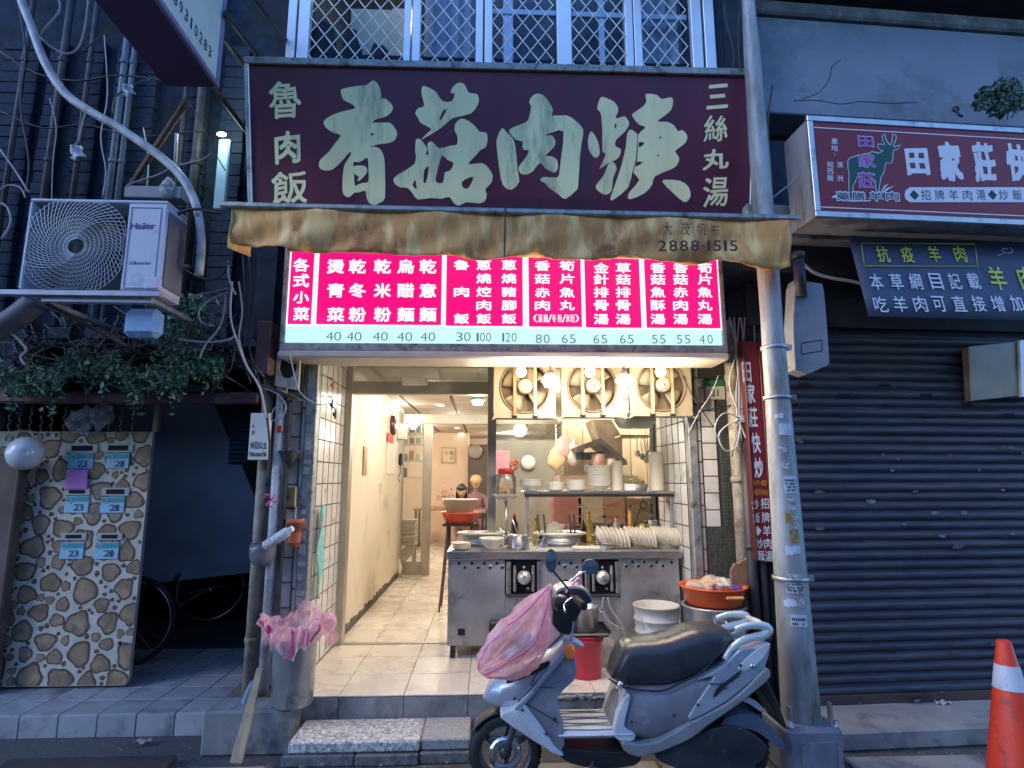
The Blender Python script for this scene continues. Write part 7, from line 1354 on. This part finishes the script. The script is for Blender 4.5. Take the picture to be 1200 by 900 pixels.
# ================= pole, cone and the right side =================
PX = 1.757; PYY = 3.42; t = thing('utility_pole', 'tapered grey steel pole with torn stickers standing on a concrete base', 'pole', (PX,PYY,.25))
steelp = mat('pole_paint', (.34,.355,.36), .55, .2, var=.22, scale=7, streak=4, dirt=((.15,.13,.09), .65, 5))
def prad(z): return .112+(.084-.112)*min(1, z/1.5) if z < 1.5 else .084-(z-1.5)*.0167 if z < 2.4 else .069-(z-2.4)*.0047 if z < 3.9 else max(.04, .062-(z-3.9)*.019)
m = MB(); m.lathe((PX,PYY,0), [(prad(z)*.96+(.006*math.sin(z*9) if z > 2.2 else 0)*.3, z) for z in [.26+.12*k for k in range(44)]], 24); m.build('shaft', steelp, t)
for z in (2.05, 2.36, 1.0): m = MB(); r = prad(z); m.lathe((PX,PYY,z), [(r+.001,0),(r+.007,.002),(r+.007,.022),(r+.001,.024)], 24); m.box((PX+r-.005,PYY-.03,z-.006),(PX+r+.03,PYY+.0,z+.03), .003); m.build('clamp', steel_dull, t)
rnd = random.Random(77); pap = [mat('sticker_pale', (.50,.55,.62), .7, var=.15, scale=30), mat('sticker_blue', (.22,.36,.60), .6), mat('sticker_torn', (.40,.42,.42), .8, var=.6, scale=60, dirt=((.06,.06,.07), .5, 40)), mat('sticker_ochre', (.34,.24,.07), .7, var=.4, scale=40, dirt=((.08,.09,.08), .5, 30))]
def sticker(px, py, w_, h_, m_, ragged=0, print_=0):
    c = at(px, py, PYY-.08); z = c.z; a = math.asin(max(-.95, min(.95, (c.x-PX)/prad(z)))); r = prad(z)+.0015; aw = w_/680*3.3/r; hh = h_/680*3.35
    def fn(s_, q): return (PX+r*math.sin(a+(s_-.5)*aw), PYY-r*math.cos(a+(s_-.5)*aw), z+(q-.5)*hh+(ragged*rnd.uniform(-.008,.008) if q in (0,1) else 0))
    m = MB(); m.grid(fn, 8, 3); o = m.build('sticker', m_, t, norm=False)
    if print_:
        m = MB(); r += .001
        for j in range(print_):
            for s_ in range(7):
                if rnd.random() < .75: m.add([fn(.1+s_*.115,.12+j*.76/print_), fn(.1+s_*.115+.08,.12+j*.76/print_), fn(.1+s_*.115+.08,.12+(j+.62)*.76/print_), fn(.1+s_*.115,.12+(j+.62)*.76/print_)], [(0,1,2,3)])
        m.build('sticker_print', ink, o, norm=False)
for a in [(921,503,16,14,pap[0],0,0),(914,487,10,4,pap[0],1,0),(918,526,10,8,pap[2],1,0),(921,545,9,9,pap[2],1,0),(926,568,15,20,pap[0],0,4),(927,590,9,16,pap[2],1,0),(925,607,10,12,pap[3],1,0),(932,612,8,22,pap[2],1,0),(930,628,10,14,pap[3],1,0),(929,645,18,10,pap[0],1,0),(931,684,21,22,pap[2],0,5),(926,707,14,8,pap[0],1,0),(937,706,9,10,pap[2],1,0),(935,727,19,13,pap[0],0,2)]: sticker(*a)
m = MB(); m.box((PX-.16,PYY-.15,0),(PX+.15,PYY+.16,.262), .02); b_ = one(m, 'footing_block', mat('base_bluegrey', (.18,.20,.25), .7, var=.25, scale=6, bump=.2, dirt=((.09,.09,.09), .4, 6)), 'blue-grey concrete block gripping the foot of the pole', 'concrete base')
m = MB(); m.box((PX-.09,PYY-.156,.06),(PX+.10,PYY-.1505,.20), .004); q = m.build('face_recess', mat('base_bluegrey', (.18,.20,.25)), None); q.parent = b_; q.location = -Vector(b_.location)
for x, y, h in [(PX+.105,PYY-.11,.12),(PX-.115,PYY-.10,.10),(PX+.12,PYY+.08,.05)]: m = MB(); m.box((x-.006,y-.02,.255),(x+.006,y+.02,.262+h), .002); q = m.build('fin', steelp, None); q.parent = t; q.location = -Vector(t.location)
for x, y in [(PX-.125,PYY-.12),(PX+.13,PYY-.12)]: m = MB(); m.lathe((x,y,.262), [(0,.03),(.012,.028),(.014,.012),(.02,.010),(.02,0)], 10); q = m.build('anchor_bolt', steel_dull, None); q.parent = t; q.location = -Vector(t.location)
# grey box fixed beside the pole
BX = Frame((0,3.5,0)); P = [BX.uv(x, y) for x, y in [(932,333),(940,330),(960,332),(966,342),(972,420),(971,427),(963,431),(932,433)]]
t = thing('pole_box', 'grey rounded equipment box fixed to the right side of the pole', 'equipment box', BX.p(*[P[0][0]+.1,0,P[-1][1]])); m = MB(BX); m.prism(smooth2(P, 2), 0, .12); m.build('case', mat('box_grey', (.24,.25,.27), .6, var=.15, dirt=((.12,.11,.10), .4, 6)), t, bevel=.01)
m = MB(BX); q = [BX.uv(x, y, -.003) for x, y in [(939,402),(963,398),(963.5,411),(939.5,415)]]
for i in range(4): m.tube([(q[i][0],-.003,q[i][1]),(q[(i+1) % 4][0],-.003,q[(i+1) % 4][1])], .0025, 4)
m.build('label_outline', iron, t)
xx = at(936,310,3.5).x; m = MB(); z0_, z1_ = at(936,348,3.5).z, at(936,298,3.5).z; m.tube([(xx,3.5,z0_),(xx,3.5,z1_)], .035, 14); m.tube([(xx,3.5,z1_-.03),(xx,3.5,z1_+.01)], .042, 14); one(m, 'pipe_stub', iron, 'short dark pipe end above the grey box on the pole', 'pipe')
cable([(942,310),(955,320),(975,326),(1000,330),(1020,336)], 3.75, .012, 'g', 'thick pale hose sagging under the goat shop beam', 'hoses under the beam')
# brown pipe, dark pipes, cables between the shops
xx = at(856,420,4.18).x; m = MB(); m.tube([(xx,4.18,.26),(xx+.006,4.18,1.4),(xx,4.18,2.75)], .048, 14)
for z in (.9,1.55,2.3): m.tube([(xx+.004,4.18,z),(xx+.004,4.18,z+.04)], .055, 14)
one(m, 'soil_pipe', brown_pipe, 'stained brownish pipe running down right of the mosaic wall', 'pipe')
for px, Y, r, lab in [(884,4.05,.035,'dark pipe standing just left of the vertical red sign foot'),(897,4.06,.03,'middle dark pipe behind the scooter tail'),(907,4.08,.025,'thin dark pipe nearest the steel pole')]:
    xx = at(px,700,Y).x; m = MB(); m.tube([(xx,Y,0),(xx,Y,3.0 if px > 900 else 1.9)], r, 10)
    for z in (.5,1.1): m.tube([(xx,Y,z),(xx,Y,z+.03)], r*1.2, 10)
    one(m, 'dark_pipe', mat('dark_pipe', (.05,.05,.055), .55, .2, var=.3), lab, 'pipe')
a, b = at(857,690,4.1), at(877,656,4.1); m = MB(); m.prism(smooth2([(a.x,a.z-.25),(b.x,a.z-.25),(b.x,b.z-.02),(b.x-.03,b.z),(b.x-.07,b.z-.02),(a.x,b.z-.07)], 2), 4.08, 4.11); one(m, 'broken_board', mat('brown_ply', (.24,.14,.08), .8, var=.3, scale=12), 'broken brown board stuck behind the stock pot', 'board')
rnd = random.Random(55); kn = ['pale','grey','thin','dark','dusty','loose','kinked','stray']
kc = at(866,492,4.05)
for i in range(8):
    px = 858+i*3.2; cable([(px+rnd.uniform(-4,4),372),(px+rnd.uniform(-5,5),410),(px+rnd.uniform(-5,6),450),(866+rnd.uniform(-4,4),490),(868+rnd.uniform(-14,14),518+rnd.uniform(-14,20))], 4.02, rnd.choice([.005,.006,.008]), rnd.choice('ggwb'), kn[i]+' cable in the bundle knotted on the brown pipe', 'cables bundled on the brown pipe')
for i, P in enumerate([[(866,492),(850,500),(842,512),(850,528),(862,524),(868,500)], [(866,492),(880,498),(888,515),(893,530)], [(866,490),(852,484),(842,490),(838,505),(845,518)], [(866,494),(874,512),(884,528),(890,535)]]): cable(P, 3.99, .006, 'gwwg'[i], ['big loop of pale wire hanging left of the knot','short wire end sticking out right of the knot','small wire curl at the left of the knot','drooping wire end below the knot'][i], 'wire ends at the cable knot')
m = MB(); 
for k in range(6): m.tube([(kc.x+.045*math.cos(q), kc.y-.03+.03*math.sin(q), kc.z-.02+.008*k) for q in [i*.6283 for i in range(10)]], .006, 5, closed=True)
one(m, 'cable_knot', grey_cable, 'knot of wire wound round the brown pipe', 'wire knot')
cable([(858,258),(880,250),(900,236),(918,222),(935,210)], 3.45, .006, 'w', 'pale cable running from the awning up to the red box sign', 'cables by the pole')
cable([(905,100),(900,140),(902,190),(908,230)], 3.9, .008, 'b', 'black cable running down behind the pole', 'cables by the pole')
cable([(868,0),(865,40),(867,84)], 4.1, .006, 'b', 'black cable hanging between the window and the pole', 'cables by the pole')
cable([(848,0),(852,30),(860,60),(858,84)], 4.1, .006, 'b', 'second black cable hanging right of the upper windows', 'cables by the pole')
cable([(806,490),(830,480),(845,478),(860,474)], 4.15, .005, 'b', 'thin black wire tied across the right pillar', 'wires on the right pillar'); cable([(808,505),(820,482),(833,462),(842,440)], 4.15, .004, 'g', 'thin slanting wire on the right pillar', 'wires on the right pillar'); cable([(800,440),(812,465),(826,486),(836,500)], 4.15, .004, 'b', 'thin black wire sloping down right on the right pillar', 'wires on the right pillar')
cable([(930,118),(960,118),(985,122),(1010,119),(1040,121),(1075,120)], 4.35, .004, 'b', 'thin black wire drooping along the pale balcony wall', 'wires on the balcony wall'); cable([(985,70),(975,78),(972,92),(960,108),(940,116)], 4.35, .004, 'b', 'thin black wire hooked up the pale balcony wall', 'wires on the balcony wall')
# house number plate and meter
NP = Frame((0,4.36,0)); a, b = NP.uv(827,468), NP.uv(849,446); t = thing('house_number', 'green and white house number plate reading 21 on the right pillar', 'number plate', NP.p(a[0],0,a[1])); hm = (b[1]-a[1])
m = MB(NP); m.box((a[0],0,a[1]),(b[0],.008,a[1]+hm*.70), .002); m.build('white_part', mat('plate_white', (.62,.60,.54), .5), t); m = MB(NP); m.box((a[0],0,a[1]+hm*.705),(b[0],.008,b[1]), .002); m.build('green_part', mat('plate_green', (.03,.22,.12), .5), t)
m = MB(NP); digits(m, NP, '21', 838, 460, 9, 8, -.002, .02); m.build('number', ink, t, norm=False)
m = MB(); a, b = at(814,475,4.3), at(824,443,4.3); m.box((a.x,4.26,a.z),(b.x,4.34,b.z), .015); m.lathe(((a.x+b.x)/2,4.25,b.z-.06), [(0,0),(.03,.0),(.03,.01)], 14, 'y'); one(m, 'power_meter', iron, 'dark old power meter at the top of the right pillar', 'meter')
m = MB(); a, b = at(813,430,4.3), at(822,415,4.3); m.box((a.x,4.27,a.z),(b.x+.03,4.35,b.z), .01); one(m, 'switch_cover', mat('cream_housing', (.50,.44,.34)), 'cream switch cover above the power meter', 'switch')
# stainless box on the shutter
XF = Frame(RF.p(0,-.20,0), RF.X); P = [XF.uv(x, y, .10) for x, y in [(1135,406),(1193,400),(1196,464),(1139,470)]]; t = thing('steel_hood_box', 'brownish stainless box jutting from the roller shutter under the banner', 'metal box', XF.p(P[0][0],0,P[2][1])); m = MB(XF); m.prism(P, .10, .16); m.build('case', mat('brown_steel', (.20,.17,.14), .38, .7, var=.15, rvar=.05), t, bevel=.004)
P = [XF.uv(x, y, .08) for x, y in [(1195,399),(1215,397),(1217,464),(1198,465)]]; m = MB(XF); m.prism(P, .08, .17); one(m, 'pale_frame', alu_blue, 'pale aluminium frame edge right of the stainless box', 'frame')
# plant on the balcony, small vine
rnd = random.Random(90); pl = []
for cx_, cy_, r_, n_l in [(1158,112,15,150),(1180,104,18,190),(1195,120,16,170),(1148,124,9,70),(1168,128,14,120)]:
    for _ in range(n_l):
        a, r = rnd.uniform(0,6.28), r_*math.sqrt(rnd.random()); pl.append(at(cx_+r*math.cos(a), cy_+.7*r*math.sin(a), 4.22+rnd.uniform(-.08,.08)))
t = thing('balcony_plant', 'dark leafy plant hanging over the balcony wall at upper right', 'plant', at(1172,140,4.25)); o = leaves(pl, .02, .036, rnd).build('foliage', mat('dark_leaf', (.035,.08,.06), .6, var=.5), t, norm=False)
m = MB(); 
for P in [[(1175,140),(1165,125),(1155,112)],[(1180,140),(1183,120),(1178,104)],[(1185,138),(1192,128),(1198,116)],[(1172,140),(1160,132),(1148,124)]]: m.tube(smooth([at(x, y, 4.24) for x, y in P]), .005, 4)
m.build('stems', iron, t)
c = at(1120,128,4.3); m = MB(); m.tube(smooth([c, c+Vector((.0,-.02,-.06)), c+Vector((.03,-.02,-.08))]), .012, 6); m.ell(tuple(c), (.03,.02,.03), 10, 6); one(m, 'wall_tap', iron, 'small dark tap on the pale balcony wall', 'tap')
# traffic cone
c = Vector(at(1176,750,3.02)); ground = 0; hC = c.z; ox = c.x; t = thing('traffic_cone', 'orange traffic cone with a white band at the right edge', 'traffic cone', (ox,3.02,0)); org_m = mat('cone_orange', (.85,.055,.02), .5, var=.12, scale=6, dirt=((.25,.05,.03), .4, 12)); r0c, r1c = .155, .030
def cr(z): return r0c+(r1c-r0c)*(z-.03)/(hC-.03)
m = MB(); m.lathe((ox,3.02,0), [(cr(.03),.03),(cr(hC-.005),hC-.005),(r1c-.004,hC),(r1c-.008,hC),(r1c-.008,hC-.05)], 32); m.build('cone', org_m, t)
m = MB(); m.box((ox-.19,2.83,.002),(ox+.19,3.21,.03), .012); m.build('base', org_m, t)
z1, z2 = at(1180,806,3.02).z, at(1176,778,3.02).z; m = MB(); m.lathe((ox,3.02,0), [(cr(z1)+.002,z1),(cr(z2)+.002,z2)], 32); m.build('reflective_band', mat('band_white', (.66,.68,.72), .4, var=.1, dirt=((.35,.35,.36), .35, 14)), t)
# debris at the gap by the pole
rnd = random.Random(44); m = MB()
for i in range(140):
    x, y = rnd.uniform(1.45,1.75), rnd.uniform(3.75,4.2); s_ = rnd.uniform(.01,.04); q = [Vector((x,y,rnd.uniform(.02,.09)))+Vector([rnd.uniform(-s_,s_) for _ in range(3)]) for _ in range(4)]; m.add([tuple(v) for v in q], [(0,1,2),(0,1,3),(1,2,3),(0,2,3)])
m.build('litter', mat('litter', (.22,.19,.14), .9, var=.7, scale=50), kind='stuff', norm=False)
m = MB()
for i in range(220):
    x, y = rnd.uniform(-4,3.6), rnd.choice([rnd.uniform(3.35,3.55), rnd.uniform(2.9,3.95) if rnd.random() < .3 else 3.5]); s_ = rnd.uniform(.004,.014); q = [Vector((x,y,.024+s_*.5))+Vector([rnd.uniform(-s_,s_) for _ in range(3)]) for _ in range(4)]; m.add([tuple(v) for v in q], [(0,1,2),(0,1,3),(1,2,3),(0,2,3)])
m.build('grit', mat('grit', (.25,.24,.22), .9, var=.5, scale=80), kind='stuff', norm=False)
# ================= people in the back room =================
skin = mat('skin', (.60,.38,.27), .5, var=.05); hairm = mat('black_hair', (.012,.010,.010), .4, var=.3)
def person(loc, s_, label, shirt, cap=None, face=-1, lean=.12):
    """seated figure grown as one skinned body from the pelvis"""
    t = thing('person', label, 'person', loc); x, y, z = loc; me = bpy.data.meshes.new('body')
    J = [((0,0,.47),.13),((0,-.02,.62),.125),((0,-.05,.80),.14),((0,-.07,.93),.10),((0,-.09,1.02),.048),((0,-.11,1.08),.05),
         ((.17,-.07,.91),.052),((.22,-.16,.70),.040),((.12,-.36,.70),.030),((.08,-.43,.71),.026),((-.17,-.07,.91),.052),((-.22,-.16,.70),.040),((-.12,-.36,.70),.030),((-.08,-.43,.71),.026),
         ((.10,-.05,.44),.09),((.12,-.42,.46),.065),((.12,-.45,.10),.045),((.12,-.56,.05),.035),((-.10,-.05,.44),.09),((-.12,-.42,.46),.065),((-.12,-.45,.10),.045),((-.12,-.56,.05),.035)]
    E = [(0,1),(1,2),(2,3),(3,4),(4,5),(3,6),(6,7),(7,8),(8,9),(3,10),(10,11),(11,12),(12,13),(0,14),(14,15),(15,16),(16,17),(0,18),(18,19),(19,20),(20,21)]
    me.from_pydata([Vector(j[0])*s_ for j in J], E, []); o = bpy.data.objects.new('body', me); C.objects.link(o); o.parent = t; me.materials.append(shirt)
    md = o.modifiers.new('skin', 'SKIN'); 
    for i, j in enumerate(J): me.skin_vertices[0].data[i].radius = (j[1]*s_, j[1]*s_)
    me.skin_vertices[0].data[0].use_root = True; q = o.modifiers.new('sub', 'SUBSURF'); q.levels = 2; q.render_levels = 2; md.use_smooth_shade = True
    hc = Vector((0,-.135,1.18))*s_; m = MB(); r = .1*s_
    def hf(q):
        v = Vector(q)-hc; v.x *= .82+.10*(v.z/r > 0); v.y *= .95
        if v.z < -.3*r: v.x *= .86
        if v.y < 0 and abs(v.x) < .025 and -.035 < v.z < .02: v.y -= .014
        return tuple(hc+v)
    m.ell(tuple(hc), (r,r,r*1.18), 24, 18, hf)
    for sx in (-1,1): m.ell((hc.x+sx*r*.86,hc.y+.01,hc.z-.005), (.012,.018,.028), 8, 6)
    hd = m.build('head', skin, t); hd.location = (0,0,0); hd.data.transform(Matrix.Translation(-Vector((0,0,0))+org(t)))
    m = MB()
    for sx in (-1,1): m.ell((sx*.034*s_,hc.y-.088*s_,hc.z+.012), (.013,.006,.006), 8, 5)
    m.ell((0,hc.y-.088*s_,hc.z-.052), (.022,.008,.006), 10, 5); f_ = m.build('features', hairm, t); f_.data.transform(Matrix.Translation(org(t)))
    m = MB()
    m.ell((hc.x,hc.y+.030,hc.z+.022), (r*1.0,r*.98,r*1.16), 20, 14)
    if not cap:
        m.ell((hc.x,hc.y+.05,hc.z-.13), (r*1.0,r*.55,r*1.3), 16, 10); m.ell((hc.x,hc.y-.035,hc.z+.075), (r*.86,r*.72,r*.42), 16, 8)
        for sx in (-1,1): m.ell((hc.x+sx*r*.84,hc.y-.01,hc.z-.09), (r*.22,r*.5,r*1.25), 10, 8)
    hm = m.build('hair', hairm, t); hm.data.transform(Matrix.Translation(org(t))); m = MB()
    if not cap: return t
    m.lathe((hc.x,hc.y+.01,hc.z+.03), [(r*1.06,-.015),(r*1.09,.02),(r*.98,.075),(r*.6,.115),(0,.125)], 24); m.grid(lambda a, b: ((a-.5)*.15,hc.y-r*.8-.08*b*math.sin(a*math.pi),hc.z+.03-.02*b), 8, 3)
    h = m.build('cap' if cap else 'hair', cap or hairm, t, solid=.008); h.data.transform(Matrix.Translation(org(t))); return t
p = at(543,576,10.75); s_ = 1; person((p.x-.02, 10.95, zf), 1.0, 'person with long black hair bent over a table in the back room', mat('pink_shirt', (.50,.32,.32), .8)).rotation_euler.x = .28
p = at(554,570,11.4); person((p.x+.06, 11.6, zf+.02), 1.04, 'person in a tan cap and mauve jacket seated behind the black-haired one', mat('mauve_jacket', (.24,.13,.15), .8), cap=mat('tan_cap', (.62,.42,.22), .8))
# seams, screws, badges and grime marks on the scooter
def seam(pts, d, r=.0022, name='seam', m_=sc_k): m = MB(Q); m.tube(smooth([(uv(x, y, d)[0], d, uv(x, y, d)[1]) for x, y in pts]), r, 4); m.build(name, m_, SC)
seam([(642,773),(622,802),(650,806)], -.153); seam([(604,818),(640,838),(655,848)], -.153)
for x, y, d in [(603,819,-.153),(668,772,-.153),(650,842,-.153),(736,805,-.151),(740,846,-.155),(790,838,-.15),(818,826,-.170),(850,806,-.170),(868,780,-.165),(640,860,-.167),(612,832,-.167)]:
    u, v = uv(x, y, d); m = MB(Q); m.lathe((u,d-.003,v), [(0,0),(.006,.0),(.008,.004)], 10, 'y'); m.build('screw', sc_k, SC)
m = MB(Q); u0, v0 = uv(838,801,-.17); m.box((u0-.03,-.1712,v0-.006),(u0+.03,-.1685,v0+.006), .002); m.build('badge', chrome, SC)
# dents and rust runs on the shutter's lower rows, kept as thin stains with their own outline
rnd = random.Random(303); m = MB(RF)
for _ in range(26):
    u, v = rnd.uniform(-.1,2.6), rnd.uniform(.2,1.9); w_, h_ = rnd.uniform(.01,.05), rnd.uniform(.02,.05); pts = [(u+w_*math.cos(q_)*rnd.uniform(.5,1.4), v+h_*.5*math.sin(q_)*rnd.uniform(.5,1.3)) for q_ in [i*math.pi/4 for i in range(8)]]
    m.prism(pts, -.0285, -.0295)
st = m.build('stain_spots', mat('shutter_stain', (.11,.085,.085), .8, var=.5, scale=50), [o for o in C.objects if o.name == 'roller_shutter'][0], kind='stuff')

# padlock plate and handle on the shutter, a few bent slats
sh_ = [o for o in C.objects if o.name == 'roller_shutter'][0]
m = MB(RF); u, v = RF.uv(1070, 812); m.box((u-.09,-.045,v-.012),(u+.09,-.024,v+.012), .004); m.build('pull_handle', iron, sh_)
for o in [c for c in sh_.children if c.name.startswith('slat')]:
    o.rotation_euler.y = random.uniform(-.0012, .0012); o.location.z += random.uniform(-.002, .002)
# weathered joints and rubbish along the left platform and street
rnd = random.Random(515)
for i, (px, py, lab) in enumerate([(168,868,'flattened pale scrap on the street before the left platform'),(247,872,'crumpled brown leaf litter beside the flat cover plate'),(1104,812,'white paper scrap at the foot of the roller shutter')]):
    c = atz(px, py, .03) if i < 2 else RF.p(RF.uv(px, py, -.06)[0], -.06, .125); m = MB(); m.grid(lambda a, b: (c.x+(a-.5)*.09, c.y+(b-.5)*.05, c.z+.012*math.sin(a*9+i)*math.cos(b*7)), 6, 5); one(m, 'paper_scrap', mat('ground_scrap%d' % i, [(.30,.30,.30),(.20,.13,.07),(.5,.5,.52)][i], .8, var=.3, scale=30), lab, 'scrap', solid=.002)
